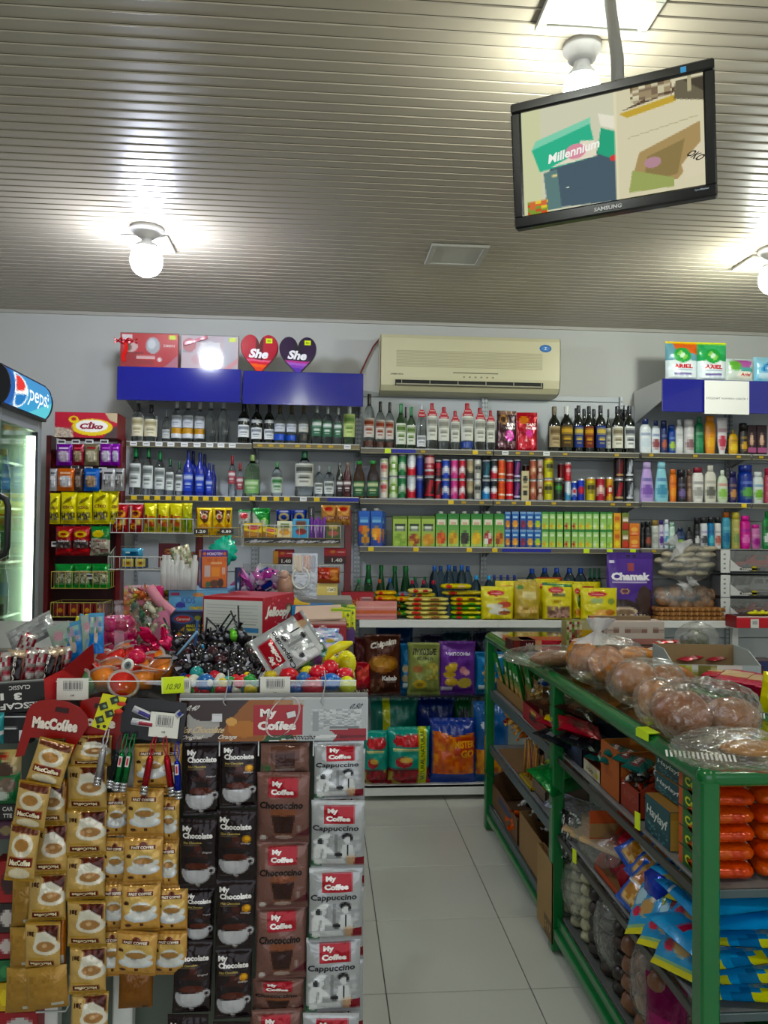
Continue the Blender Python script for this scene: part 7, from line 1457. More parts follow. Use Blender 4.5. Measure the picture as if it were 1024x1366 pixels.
# ---------- acrylic bins
def abin(x0,x1,lab,h=.062,d=.30,Y=CY-.02):
    A,B_=XY(x0,Y,915),XY(x1,Y,915);w=B_-A
    t=thing('acrylic_bin',lab,'bin',((A+B_)/2,Y,CZ),0,'clear bins on the counter edge')
    for n_,c,s in(('front_wall',(0,.0015,h/2),(w,.003,h)),('back_wall',(0,d,h*.7),(w,.003,h*1.4)),('side_wall',(-w/2+.0015,d/2,h/2),(.003,d-.006,h)),('side_wall',(w/2-.0015,d/2,h/2),(.003,d-.006,h)),('floor_sheet',(0,d/2,.0015),(w-.006,d-.006,.003))):
        obj(n_,MB().box(c,s).mesh(n_,ACRYL),t)
    obj('rim',MB().box((0,.0015,h),(w,.0035,.0012),'dfe6e6').mesh('rim',CARD),t)
    return A,B_
A1,A2=abin(72,237,'clear acrylic bin of jelly cups');B1,B2=abin(238.5,345,'clear acrylic bin of gumballs and black lollipops');C1,C2=abin(346.5,475,'clear acrylic bin of toy eggs');
def ptag(x0,x1,y0,y1,Y,lab,c='dcdad2',neon=False,rz=0,ry=0):
    A,B_=XY(x0,Y,y0),XY(x1,Y,y0);z0,z1=pl(x0,y1,Y)[2],pl(x0,y0,Y)[2];w,h=B_-A,z1-z0
    p=Pic('d8f028' if neon else c)
    if not neon:
        k=random.Random(int(x0));u=.2
        while u<.82:ww=k.uniform(.008,.03);p.rect(u,.52,u+ww,.86,'2c2c30');u+=ww+k.uniform(.012,.03)
        p.text('4760012345',.5,.46,.6,.06,'3c3c40',.0).text('0.40',.5,.22,.12,.09,'3c3c40',.02)
    else:p.rect(0,0,.06,1,'e8e8e0').text('10.90',.55,.42,.6,.36,'7c8c20',.02,.3)
    m=MB().box((0,.0012,h/2),(w,.002,h),c if not neon else 'd8f028',bev=.0005);m.paint(flat((-w/2,-.0001,0),(w,0,0),(0,0,h),np.array([0,-1,0])),p,60 if not neon else 12,10,smooth=False)
    return put(m.mesh('price_card',CARD),'price_card',lab,'price tag',((A+B_)/2,Y,z0),(0,ry,rz))
YTG=CY-.026
ptag(76,118,905,934,YTG,'white barcode card on the jelly cup bin');ptag(347,387,903,930,YTG,'white barcode card on the toy egg bin')
ptag(216,246,903,925,YTG,'neon yellow price card beside the gumballs',neon=True,ry=-.05);ptag(242,254,905,930,YTG+.002,'white card edge behind the neon price card')
# jelly cups
JC={k:mat(n,c,.1,coat=.8)for k,n,c in(('o','orange_jelly','f88c24'),('r','red_jelly','e8281c'),('g','green_jelly','4c8c5c'))}
for q in JC.values():q.node_tree.nodes['Principled BSDF'].inputs['Transmission Weight'].default_value=.15
def jelly(k):
    key='jelly'+k
    if key not in CACHE:
        CACHE[key]=[('cup',MB().lathe([(0,0),(.016,0),(.025,.03),(0,.03)],18,cap=False).mesh('cup',JC[k])),
            ('rim',MB().lathe([(.024,.029),(.030,.0305),(.030,.0322),(.0245,.0318)],18,'d8c8c0',cap=False).mesh('rim',mat_clear('cup_lid','f4e8e0',.4,.1,haze=.3)))]
    return CACHE[key]
jc=[(120,884,'o'),(148,882,'r'),(135,892,'r'),(160,890,'r'),(178,888,'r'),(172,882,'o'),(108,900,'g'),(125,908,'r'),(150,905,'o'),(168,910,'r'),(186,903,'o'),(205,896,'r'),(214,888,'o'),(200,912,'o'),(222,902,'o'),(140,918,'o'),(190,920,'o'),(160,922,'r'),(120,921,'g'),(176,898,'r')]
for i,(x,y,k)in enumerate(jc):
    d=(934-y)/60;p=pl(x,y,CY+.03+.22*d);put(jelly(k),'jelly_cup',f'{dict(o="orange", r="red", g="green")[k]} jelly cup, {ORD[i+1]} of the pile counted from its back','jelly',tuple(p),(rnd.uniform(-1.2,.9),rnd.uniform(-.8,.8),0),'jelly cups')
def dotball(r,c,dots,n=14,el=1.2):
    key=('db',r,c,dots,el)
    if key not in CACHE:
        m=MB().blob((0,0,0),(r,r,r*el),c,nu=14,nv=10);rg=random.Random(3)
        for i in range(n*2):
            th,a=rg.uniform(.4,2.7),rg.uniform(0,6.28);q=np.array([math.sin(th)*math.sin(a),-math.sin(th)*math.cos(a),-math.cos(th)*el])*r
            m.blob(q,r*.09,dots,nu=5,nv=3)
        CACHE[key]=m.mesh('toy_egg',PLAST)
    return CACHE[key]
for i,(x,y,r,c,dt,l)in enumerate([(115,898,.017,'c82430','e86870','red dotted berry sweet beside the barcode card'),(138,897,.017,'c82430','e86870','red dotted berry sweet in the bin middle'),(183,876,.018,'c41c48','e04c70','crimson dotted berry sweet at the back of the jelly bin'),(182,896,.017,'d82c2c','f06c60','bright red dotted berry sweet in front of the crimson one')]):
    put(dotball(r,c,dt,el=.85),'berry_sweet',l,'sweet',tuple(pl(x,y,CY+.14)),(0,.3,0),'dotted berry sweets')
eye=MB().blob((0,0,0),(.012,.007,.014),'d8dcd8',nu=14,nv=10);eye.add([(.0065*math.cos(a),-.0075,.0075*math.sin(a))for a in np.linspace(0,6.28,13)[:-1]],[list(range(12))],'5c6c6c');eye.add([(.003*math.cos(a),-.0085,.0035*math.sin(a))for a in np.linspace(0,6.28,13)[:-1]],[list(range(12))],'1c2424')
put(eye.mesh('eye_sweet',PLAST),'eye_sweet','white eyeball shaped sweet among the jelly cups','sweet',tuple(pl(170,888,CY+.10)),(-.3,.4,.2))
# magenta wrapped sweets
for i in range(16):
    x,y=196+rnd.uniform(0,38),850+rnd.uniform(0,26);m=CACHE.setdefault(('mag',i%2),pouch(.026,.03,.014,Pic(('c01c50','a81840')[i%2]).ell(.5,.5,.2,.2,'e86090'),6,6))
    put(m,'wrapped_sweet',f'crumpled magenta wrapped sweet, one of the heap before the pink card','sweet',tuple(pl(x,y,CY+.20)),(rnd.uniform(-1.5,0),rnd.uniform(-.7,.7),rnd.uniform(0,3)),'magenta sweets')
# gumballs
gc=['d02830','e0c428','2c8c3c','2c50b8','d8d4c8','d87828','4cb0c0','c8d838'];gn=['red','yellow','green','blue','cream','orange','turquoise','lime']
n=0
for i in range(96):
    c=rnd.choice([0,1,1,2,3,4,4,5,6,0,7]);r=rnd.choice([.0075,.009,.011]);key=('gum',c,r)
    if key not in CACHE:CACHE[key]=MB().blob((0,0,0),r,gc[c],nu=12,nv=8).mesh('gumball',PLAST)
    k=i//24;x=243+(i%24)*4.2+rnd.uniform(-2,2);z=CZ+.012+.014*k
    p=pl(x,920,CY+.005+.013*((i*7)%5));put(CACHE[key],'gumball',f'{gn[c]} gumball behind the clear front of the middle bin','gumball',(p[0],p[1],z),(0,0,0),gn[c]+' gumballs')
for i,(x,y,r,c,l)in enumerate([(274,911,.017,'2464a8','largest blue ball with speckles among the gumballs'),(272,921,.012,'b82028','glossy dark red ball under the large blue one'),(257,921,.012,'b82028','glossy dark red ball beside the white card edge'),(262,898,.013,'2c8c8c','teal ball lying at the lollipop edge'),(333,921,.012,'e0c830','plain yellow ball near the barcode card'),(287,903,.013,'c03040','red ball half under the black lollipops'),(288,922,.011,'2c7c3c','glossy green ball behind the clear front')]):
    put(dotball(r,c,'d8dce0',5,1.0),'gumball',l,'gumball',tuple(pl(x,y,CY+.012 if y>905 else CY+.05)),(0,0,i),'larger balls in the gumball bin')
# black lollipops
lms=[]
for LS in(.016,.06):
  lol=MB().blob((0,0,0),(.014,.012,.015),'17151a',nu=10,nv=7,fn=lambda T,A:1+.12*np.sin(4*A+T*5)).tube([(0,0,.012),(0,0,LS)],.002,6,'101014')
  for k in range(6):a=k;lol.add([(0,0,.010),(.012*math.cos(a),.012*math.sin(a),.026),(.012*math.cos(a+.7),.012*math.sin(a+.7),.024)],[(0,1,2)],('2c2a30','a8a8b4','17151a')[k%3])
  lol.blob((.004,-.010,.004),(.005,.003,.004),'8a8c98',nu=6,nv=4)
  lms.append(lol.mesh('lollipop',mat_attr('lolly_wrap',.2,0,.4,60)))
ls,lm=lms
l2=MB().blob((0,0,0),(.014,.012,.015),'3c1c24',nu=10,nv=7,fn=lambda T,A:1+.12*np.sin(4*A+T*5)).blob((.003,-.009,0),(.006,.004,.006),'b89c9c',nu=6,nv=4).mesh('lollipop',MATS['lolly_wrap'])
for i in range(84):
    u=rnd.uniform(0,1);v=rnd.uniform(0,1);x=240+108*u;Y=CY+.05+.22*v;z=CZ+.052+.052*math.sin(PI*min(1,.25+u*.8))*(.35+.75*v)+rnd.uniform(-.01,.006)
    p=pl(x,880,Y);put((ls if i%5 else lm)if i%4 else l2,'lollipop','black wrapped lollipop in the heap before the red box' if i%4 else 'brown tinted wrapped lollipop in the black heap','lollipop',(p[0],Y,z),(rnd.uniform(-2.4,2.4),rnd.uniform(-2.4,2.4),rnd.uniform(0,6)),'black lollipops' if i%4 else 'brown tinted lollipops')
for i,(x,y,a,b_)in enumerate(((272,862,.1,.0),(285,850,.6,.1),(292,852,.6,0),(319,846,-.05,0),(322,850,-.4,0),(303,850,-.8,.1),(236,858,-.5,0))):
    p=pl(x,y,CY+.2);put(lm,'lollipop',f'black lollipop with its stick up, {ORD[i+1]} of the upright sticks','lollipop',tuple(p),(b_,a,0),'upright lollipop sticks')
for i,(x,y,a)in enumerate(((250,858,.5),(262,848,1.1),(275,880,1.4))):
    p=pl(x,y,CY+.16);put(MB().tube([(-.03,0,-.012),(.03,-.01,.012)],.0028,6,('8cb8d8','3c5c8c','4c9ccc')[i]).mesh('stick',PLAST),'stick',f'{("pale", "navy", "sky")[i]} blue lollipop stick lying on the black heap','stick',tuple(p),(0,-a,0))
put(MB().blob((0,0,0),.014,'6cb848',fn=lambda T,A:1+.2*np.sin(7*A)*np.sin(T)).mesh('bow',FOIL),'bow','curly green bow on the black lollipops','bow',tuple(pl(313,847,CY+.2)))
# toy eggs
for i,(x,y,r,c,dt,el,l,Y)in enumerate([(463,914,.0165,'d8d828','e8e870',1.05,'yellow egg in the bin corner',.02),(441,910,.020,'2468c0','7cb0e0',.85,'sky blue egg with white marking',.02),(418,917,.022,'b01c30','c83048',.9,'deep red translucent egg behind the clear front',.02),(424,898,.018,'d02838','f0d0d0',.9,'red white-dotted egg',.06),(440,892,.018,'d02838','f0d0d0',1.0,'red white-dotted egg in the middle',.08),(460,900,.017,'d02838','f0d0d0',.8,'flat red white-dotted toy',.06),(372,894,.018,'c82434','e84858',1.0,'glossy red egg at the bin back',.12),(386,902,.02,'cc2430','e85060',.8,'glossy red toy near the barcode card',.07),
        (440,884,.017,'d8cc28','e8e460',1.0,'yellow toy behind the dotted eggs',.14),(462,884,.02,'d8d030','e8e460',1.25,'tall yellow toy standing in the corner',.13),(410,896,.014,'d8d028','e8e460',.8,'small yellow toy in the middle',.08),(360,903,.015,'c8b030','e8d060',.8,'amber toy at the left bin wall',.07),(405,906,.014,'3c68a8','8cb0d8',1.0,'small dark blue toy',.04),(404,884,.014,'5c9c3c','c8b040',.8,'green foil toy beneath the tilted sachet',.14),(388,890,.015,'a88c30','d8c060',.7,'gold foil toy beneath the tilted sachet',.13),(373,922,.014,'d8a030','e8c870',.8,'orange toy low behind the barcode card',.02),(395,921,.014,'2c4c8c','c84030',.9,'blue and red toy low behind the clear front',.02)]):
    put(dotball(r,c,dt,8,el),'toy_egg',l+' toy' if len(l.split())<4 else l,'toy',tuple(pl(x,y,CY+Y+.01)),(rnd.uniform(-.3,.3),rnd.uniform(-.3,.3),i),'toy eggs')
pch(418,458,857,885,CY+.2,Pic('b060a8','8cb0c8').ell(.5,.7,.3,.2,'d8c0d8').ell(.35,.4,.16,.14,'4c9c9c').ell(.35,.4,.08,.07,'d8e0d8').ell(.7,.35,.14,.16,'e8e8e8').spk(.5,.2,.95,.55,['e8e4e4','2c2c34','c8a84c'],12,.8),'purple and white animal print sweet bag above the toy eggs',d=.03,rx=-.3,nx=16,ny=12)
pch(412,452,838,864,CY+.26,Pic('8ca8c8','b0c4dc').spk(0,0,1,1,['d8e4f0','5c7cb8','c8b8d8'],8,.7).ell(.7,.3,.14,.14,'d8c050').rect(.1,.75,.6,.85,'e8ecf4'),'pale blue clear sweet bag against the red box',d=.03,rx=-.2,nx=16,ny=12)

# ---------- boxes on the riser
YR1=1.80
jf=Pic('c8ccc8').rect(0,.95,1,1,'a82c34').rect(0,0,.02,1,'a82c34')
for k in range(15):jf.rect(.06,.88-.028*k,.93-.1*(k%4==3),.886-.028*k,'b0b4b4')
jf.rect(.06,.42,.9,.43,'8c9090').rect(.66,.26,.94,.36,'4c84b8').rect(.06,.1,.5,.34,'b8bcb8')
for k in range(12):jf.rect(.72+.018*k,.07,.728+.018*k+.005*(k%3),.2,'2c2c30')
js=Pic('b01c2c','a81c2c').spk(0,0,1,1,['d89098','b01c2c','b01c2c','b01c2c','b01c2c'],22,.3).rect(.18,.46,.8,.76,'b01c2c').ell(.82,.66,.12,.12,'3c4c30').ell(.82,.66,.07,.07,'d8c8a8').rect(.86,.2,.92,.5,'d8b850').text('Jelloopy',.46,.62,.78,.27,'ece8e0',.06,.1,-.15).text('7in1',.55,.34,.26,.1,'d8c0c0',.03,.2,-.1)
A=PYP(350,852,YR1-.0);w_=.152;h_=PYP(350,788,YR1)[2]-PYP(350,852,YR1)[2]
m=MB().box((-w_/2,.09,h_/2),(w_,.179,h_),'a81c2c',bev=.001)
m.paint(flat((-w_+.001,-.0006,.001),(w_-.002,0,0),(0,0,h_-.002),np.array([0,-1,0])),jf,66,50,smooth=False,ss=1);m.paint(flat((.0006,.001,.001),(0,.178,0),(0,0,h_-.002),np.array([1,0,0])),js,36,24,smooth=False)
put(m.mesh('sweet_box',CARD),'sweet_box','large red sweets box, its white printed back facing out','box',(A[0],A[1],R1),(0,0,-.36))
# low lid and boxes right of it
bxat(398,462,829,857,1.80,.10,Pic('8c1c24').ell(.5,.55,.13,.3,'d8ccc8').ell(.5,.55,.09,.2,'7c2020').ell(.5,.58,.04,.08,'d8b8a8').ell(.16,.55,.1,.2,'c8b4b0').ell(.84,.3,.1,.2,'b8c4dc').rect(0,.9,1,1,'b89c94'),'7c1820','dark red box with cream open flap in front of the blue one','sweet_box',top='b8a090',nx=34,ny=14,Z=R1-.0)
A=PYP(398,829,1.80);B_=PYP(462,829,1.80);put(MB().box((0,0,0),(B_[0]-A[0],.10,.003),'c0a898').mesh('flap',KB),'box_flap','raised cream flap of the dark red box','cardboard',((A[0]+B_[0])/2-.01,1.86,A[2]+.014),(.22,-.04,0))
bxat(388,445,808,835,1.95,.08,Pic('2c7cc0','3c8ccc').ell(.5,.3,.3,.25,'5ca8dc').poly([(0,0),(1,0),(1,.16),(.5,.3),(0,.16)],'d8dce4').ell(.83,.7,.06,.16,'4c9c4c').text('YUMY',.42,.42,.42,.3,'7c2c6c',.05,.2),'2468a0','bright blue sweets box with purple lettering','sweet_box',nx=30,ny=14,Z=R1)
for i,(x0,x1,yt)in enumerate(((441,458,812),(456,468,813),(463,474,809))):
    bxat(x0,x1,yt,842,1.86+.03*i,.05,Pic('c8cc20','d4d82c').ell(.65,.75,.14,.08,'2c2c1c').ell(.65,.3,.1,.06,'2c2c1c').rect(.2,.45,.8,.52,'9cb428').rect(0,.93,1,1,'6c9c28'),'b0b41c',f'lime yellow packet with black ovals, {ORD[i+1]} from the blue box','sweet_box',group='lime yellow packets',nx=8,ny=14)
bxat(460,473,840,857,1.84,.06,Pic('44205c'),'3c1c54','small violet box end under the lime yellow packets','sweet_box',nx=3,ny=3,Z=R1)
bxat(430,463,808,818,2.02,.06,Pic('4c7c28','5c8c30').text('MAX',.5,.5,.4,.5,'c8d880',.04),'3c6420','green sweets packet behind the lime yellow ones','sweet_box',nx=8,ny=4)
bxat(224,270,817,854,1.93,.10,Pic('20283c','2c3450').ell(.42,.76,.34,.2,'3c5c90').ell(.42,.76,.26,.14,'b83c3c').ell(.86,.8,.1,.1,'8c9438').poly([(.1,.0),(.5,.5),(.4,0)],'b88c3c').text('Caramel',.42,.76,.4,.12,'e0c8c0',.03).text('MALLOW',.78,.48,.5,.13,'d0c838',.05).text('BREFAS',.78,.32,.5,.11,'d0c838',.05).rect(.5,.1,.95,.2,'5c6480'),'181c2c','dark caramel sweets box with yellow lettering under the blue one','sweet_box',nx=40,ny=34,Z=R1)
zb_=PYP(250,817,1.93)[2]
bxat(224,304,787,817,1.93,.16,Pic('5c9cc8','74acd0').rect(.0,.0,1,.06,'5c5c9c').rect(.03,.78,.18,.9,'b83c5c').poly([(.1,.2),(.2,.5),(.3,.2)],'3c3c8c').ell(.2,.32,.08,.14,'44449c').spk(.35,.1,.6,.26,['e0c850','d8b040'],30,.8).ell(.5,.8,.1,.1,'c8905c').text('KIDS',.33,.55,.24,.3,'4c6cac',.02),'5484ac','sky blue kids sweets box lying on the dark caramel box','sweet_box',nx=50,ny=24,Z=zb_)
zk=PYP(264,787,1.93)[2]
dn=Pic('c86428','c8682c').rect(0,.84,1,1,'44287c').spk(.0,.62,1,.8,['b8541c','c86428'],10,.5).rect(.1,.28,.34,.6,'b8a4a0').rect(.38,.3,.72,.56,'d8883c').rect(.8,.35,.94,.55,'c8a090').ell(.5,.1,.2,.1,'5c3420').ell(.75,.12,.12,.12,'44281c').ell(.25,.08,.1,.08,'3c5c3c').rect(.35,.64,.8,.69,'d8a878').text('НОМОТЕН',.5,.92,.6,.08,'d8c8e0',.03).ell(.1,.92,.07,.05,'c86428').ell(.9,.92,.07,.05,'c86428')
ds=Pic('4c2c84').rect(.0,.82,1,1,'c86428').ell(.5,.3,.4,.2,'b88ca0').text('НОМОТ',.5,.56,.8,.1,'d0c8e0',.03,0,.9)
bxat(268,303,734,787,2.0,.05,dn,'4c2c84','upright orange and purple sweets box standing on the blue box','sweet_box',nx=30,ny=44,sidepic=ds,rz=.28,Z=zk)
for i in range(26):
    x=220+(i%9)*4.6+rnd.uniform(-1,1);Y=1.92+.03*(i//9);p=pl(x,790,Y);m=CACHE.setdefault('tube',MB().lathe([(0,0),(.0085,0),(.0085,.052),(.005,.056),(.005,.064),(0,.064)],10).mesh('tube',mat_clear('milky_tube','e4e8e4',.3,.15,haze=.5)))
    put(m,'sweet_tube',f'milky clear plastic tube, {ORD[i%9+1]} from the fridge, {ORD[i//9+1]} row, on the blue box','tube',(p[0],Y,zk+.001),(rnd.uniform(-.06,.06),rnd.uniform(-.06,.06),0),'milky tubes',(1,1,rnd.choice([.8,.95,1.1,1.3])))
for i,(x,y)in enumerate(((247,770),(252,765),(244,758),(254,756))):
    put(pouch(.03,.07,.015,Pic('b8b49c').spk(0,0,1,1,['d8d4c0','6c8c5c','8c7c6c'],6,.7),6,10,seed=i),'sweet_packet',f'small grey-green sweet packet, {ORD[i+1]} behind the milky tubes','packet',tuple(pl(x,y+8,1.98)),(0,rnd.uniform(-.3,.3),0),'grey-green packets')
put(MB().blob((0,0,0),(.03,.02,.036),'3cb89c',nu=24,nv=16,fn=lambda T,A:1+.3*np.abs(np.sin(4*A+3*T))-.25*np.abs(np.sin(7*A-5*T))+.15*np.sin(11*T+3*A)).mesh('wrap',mat_attr('cellophane',.15,0,.6,50)),'cellophane_bunch','crumpled turquoise cellophane behind the orange box','cellophane',tuple(pl(297,737,2.06)),(0,.3,0))
# pink jar
def jar(w,h,lab,loc,inner,m=None):
    t=thing('sweet_jar',lab,'jar',loc);r=w/2
    obj('jar_wall',MB().lathe([(r*.9,0),(r,h*.05),(r,h*.68),(r*.86,h*.78),(r*.80,h*.82),(r*.84,h*.85),(r*.80,h*.88),(r*.84,h*.91),(r*.80,h*.94),(r*.84,h)],28,cap=False).mesh('jar_wall',m or mat_clear('jar_plastic','f8f8f6',.1,.06)),t)
    obj('jar_foot',MB().lathe([(0,.002),(r*.9,0)],28,cap=False).mesh('jar_foot',ACRYL),t);return t
YJ=1.70;p=pl(157,880,YJ);jw=XY(190,YJ,840)-XY(126,YJ,840);zj=CZ+.001;jh=pl(157,803,YJ)[2]-zj
jar(jw,jh,'wide clear jar of pink wrapped balls',(p[0],YJ,zj),None)
pb_=[MB().blob((0,0,0),(.018,.018,.016),c,nu=12,nv=8,fn=lambda T,A:1+.08*np.sin(5*A+3*T)).mesh('pink_ball',mat_attr('pink_wrap',.25,0,.5,60))for c in('b82c68','a02050','c8407c')]
n=0
for l in range(6):
    for k in range(9):
        a=k*.7+l*.5;rr=(jw/2-.026)*(1 if k<7 else.4);n+=1
        put(pb_[n%3],'pink_ball',f'pink wrapped ball in the wide jar, {ORD[l+1]} layer from the bottom','sweet',(p[0]+rr*math.sin(a),YJ-rr*math.cos(a),zj+.022+l*.022),(a,l,0),'pink balls in the jar')
YJ2=1.86;p=pl(196,850,YJ2);jw=XY(222,YJ2)-XY(176,YJ2);jh=pl(196,800,YJ2)[2]-R1
jar(jw,jh,'second clear jar of twisted sweets behind the pink one',(p[0],YJ2,R1),None)
candies(30,((p[0]-.03,p[0]+.03),(YJ2-.03,YJ2+.03),(R1+.012,R1+jh*.9)),['b8b49c','2c5c44','c8c4b0','8c9c7c'],'twisted green and cream sweet inside the second jar','sweet','sweets in the second jar',size=.013,seed=21)
tb_=Pic('b09c7c').spk(0,0,1,1,['c8502c','d8b048','c8b8a8','7c3420','d8d0c0'],9,.85)
bxat(164,226,784,803,2.02,.10,Pic('a0482c','8c3c24').rect(0,0,.3,1,'c8b890').spk(.0,.1,.4,.9,['d05c30','d8a848','c8342c'],20,.8),'7c3420','reddish brown carton of small sweets beyond the jars','sweet_box',Z=R1+.0)
candies(34,((pl(170,800,1.94)[0],pl(226,800,1.94)[0]),(1.93,2.02),(pl(200,806,1.95)[2],pl(200,788,1.95)[2])),['d8b0a8','c8c4a8','d07850','b8a84c','c87890'],'pastel wrapped sweet heaped above the jars','sweet','pastel sweets',size=.013,seed=22)
pnk=Pic('c87c98','cc88a4').ell(.72,.45,.12,.1,'d8d4b0').ell(.72,.45,.06,.05,'3c4c34').rect(.35,.62,.7,.66,'b85c70')
P=quad3d([(224,815),(226,858),(190,852),(212,816)],1.84)
fw=MB();A_=[PYP(x,y,1.84)for x,y in((212,816),(224,815),(226,857),(190,853))];cen=sum(A_)/4
fw.add([a_-cen for a_ in A_]+[a_-cen+np.array([0,.02,0])for a_ in A_],[(3,2,1,0),(4,5,6,7),(0,1,5,4),(1,2,6,5),(2,3,7,6),(3,0,4,7)],'c47c98');fw.blob((.012,-.002,-.002),(.010,.002,.008),'d8d4b0',nu=12,nv=6).blob((.012,-.004,-.002),(.004,.001,.005),'2c3c30',nu=8,nv=5)
put(fw.mesh('pink_card',CARD),'pink_card','slanted pink cardboard piece beside the dark caramel box','cardboard',tuple(cen))
put(MB().tube([(-.03,0,.03),(-.005,0,-.005),(.025,0,-.03)],.012,8,'d08c9c').mesh('roll',PLAST),'pink_roll','dusty pink plastic piece on top of the pastel sweets','toy',tuple(pl(216,800,1.88)))
put(MB().box((0,0,0),(.016,.016,.03),'c43c70',bev=.003).mesh('cap',PLAST),'pink_plug','bright pink upright plug beside the milky tubes','toy',tuple(pl(213,790,1.9)))
# clear jar of pink ribbons, plush, hanging sticks
YK=2.15;p=pl(345,800,YK);zz_=pl(345,796,YK)[2]
put(MB().box((0,0,0),(.40,.14,zz_-R1-.002),'7c7a74').mesh('display_block',mat_attr('block_grey',.6)),'display_riser','grey block raising the clear tubs behind the red box','riser',(pl(370,800,YK)[0],YK,(zz_+R1)/2))
jar(XY(372,YK)-XY(318,YK),pl(345,752,YK)[2]-zz_,'clear tub of pink foil sweets behind the red box',(p[0],YK,zz_),None)
for i in range(34):
    c=['d870c0','c858b0','e0a0d8','2c3c9c','d8c8e0'][i%5];x=322+rnd.uniform(0,46);y=775+rnd.uniform(0,16)
    m=CACHE.setdefault(('foil',c),pouch(.03,.04,.012,Pic(c).rect(.2,.4,.8,.6,'e8d8f0'),5,5));put(m,'foil_sweet','pink or violet foil sweet in the clear tub','sweet',tuple(pl(x,y,YK-.03+.05*(i%2))),(rnd.uniform(-1,1),rnd.uniform(-1,1),rnd.uniform(0,6)),'foil sweets in the tub')
bxat(314,321,757,790,2.1,.02,Pic('24305c').poly([(.2,.6),(.9,.9),(.8,.7)],'b83c30').rect(.2,.1,.7,.4,'a8b0c0'),'1c2448','narrow navy card with red mark beside the clear tub','card','card',rz=.3)
put(MB().blob((0,0,0),(.022,.02,.034),'a88470',nu=16,nv=12,fn=lambda T,A:1+.08*np.sin(5*A+2*T)).blob((-.004,-.006,.03),(.013,.013,.013),'b8988a',nu=14,nv=10).mesh('sweet_sack',PLAST),'sweet_sack','dusty brown sack shaped sweet bag under the hanging sticks','bag',tuple(pl(381,782,2.08)))
m=MB().box((0,0,0),(.066,.03,.30)).mesh('case',mat_clear('stick_case','eceef0',.5,.08,.3,30,.08))
pc_=pl(407,735,2.1);z1_=pl(407,738,2.1)[2]
put(m,'clear_case','tall clear case hanging with yellow and orange sticks','case',(pc_[0],2.1,z1_-.15))
for i,(x,c)in enumerate(((394,'d8b020'),(400,'d8a828'),(407,'d08030'),(412,'c87838'),(418,'4c5470'))):put(MB().box((0,0,0),(.0105,.012,.045),c,bev=.003).mesh('stick',PLAST),'sweet_stick',f'{("yellow", "yellow", "orange", "orange", "slate")[i]} sweet stick at the top of the tall clear case, {ORD[i+1]} from the tub','stick',(pl(x,747,2.09)[0],2.095,z1_-.028),(0,0,0),'sticks in the clear case')
rg=[(.022*math.sin(a),0,.028*math.cos(a))for a in np.linspace(.3,5.6,14)];put(MB().tube(rg,.0028,6,'d8dcd8').mesh('hook',PLAST),'plastic_hook','white curved plastic hook in front of the clear case','hook',tuple(pl(401,771,2.07)))
P=[PYP(x,y,1.99)for x,y in((393,797),(393,834),(424,822))];cn=sum(P)/3;m=MB().add([a_-cn for a_ in P]+[a_-cn+np.array([0,.015,0])for a_ in P],[(0,1,2),(5,4,3),(0,3,4,1),(1,4,5,2),(2,5,3,0)],'d8c420').box((-.008,-.002,.003),(.02,.002,.006),'b8702c');put(m.mesh('triangle_card',CARD),'triangle_card','yellow triangular card leaning before the clear case','card',tuple(cn))
bxat(385,410,803,822,1.97,.02,Pic('d8a828','e0b840').ell(.7,.3,.2,.2,'c85c20'),'c89820','orange-yellow sweets card beside the triangular card','card','card',ry=.2)

put(MB().tube([(-.03,0,0),(-.02,-.004,.018),(0,-.004,.028),(.022,0,.034)],[.003,.0095,.0105,.003],10,'d8cc28').mesh('toy_banana',PLAST),'toy_banana','yellow curved banana shaped toy above the eggs','toy',tuple(pl(455,880,CY+.10)))
# ================================================================== hanging sachets and cards on the counter front
YS1=1.405
def cup(p,u,v,r,asp,cof='9c7448',body='d0d0cc'):
    return p.ell(u,v-.10*r/.3,r*1.25,r*.42*asp,'c0c4c8').ell(u,v-.08*r/.3,r*1.05,r*.32*asp,'d0d4d6').ell(u,v,r*.86,r*.68*asp,body).ell(u,v+.22*r*asp,r*.78,r*.26*asp,'8c7858').ell(u,v+.22*r*asp,r*.7,r*.2*asp,cof).ell(u+r*1.0,v+.1*r*asp,r*.2,r*.2*asp,body)
def mac(up):
    p=Pic('b3935a','c0a26c').rect(0,.0,1,.05,'9c7838').rect(0,.95,1,1,'9c7838');
    if up:return p.poly([(.05,.95),(.95,.95),(.95,.8),(.05,.85)],'5c3020').rect(.1,.26,.9,.42,'6c2018').text('MacCoffee',.5,.34,.7,.1,'e8dcc0',.05).ell(.5,.62,.36,.2,'d4ccb8').ell(.48,.63,.24,.11,'a87c4c').ell(.5,.14,.36,.1,'d8ccb0')
    return p.poly([(.3,.94),(.96,.94),(.96,.62),(.75,.75),(.45,.86)],'4c1f14').spk(.4,.68,.95,.93,['4c1f14','6c3020','381410'],18,.9).poly([(.28,.5),(.35,.8),(.6,.84),(.9,.7),(.97,.5)],'d4cfc0').ell(.64,.5,.38,.16,'dad4c4').ell(.62,.52,.26,.105,'a07850').ell(.6,.54,.07,.04,'c8a880').rect(.1,.24,.6,.27,'a8843c').rect(.12,.10,.84,.21,'5c1c14').text('MacCoffee',.48,.155,.6,.07,'dccca8',.04,0,PI).text('3в1',.19,.78,.2,.1,'3c1c10',.05,0,PI)
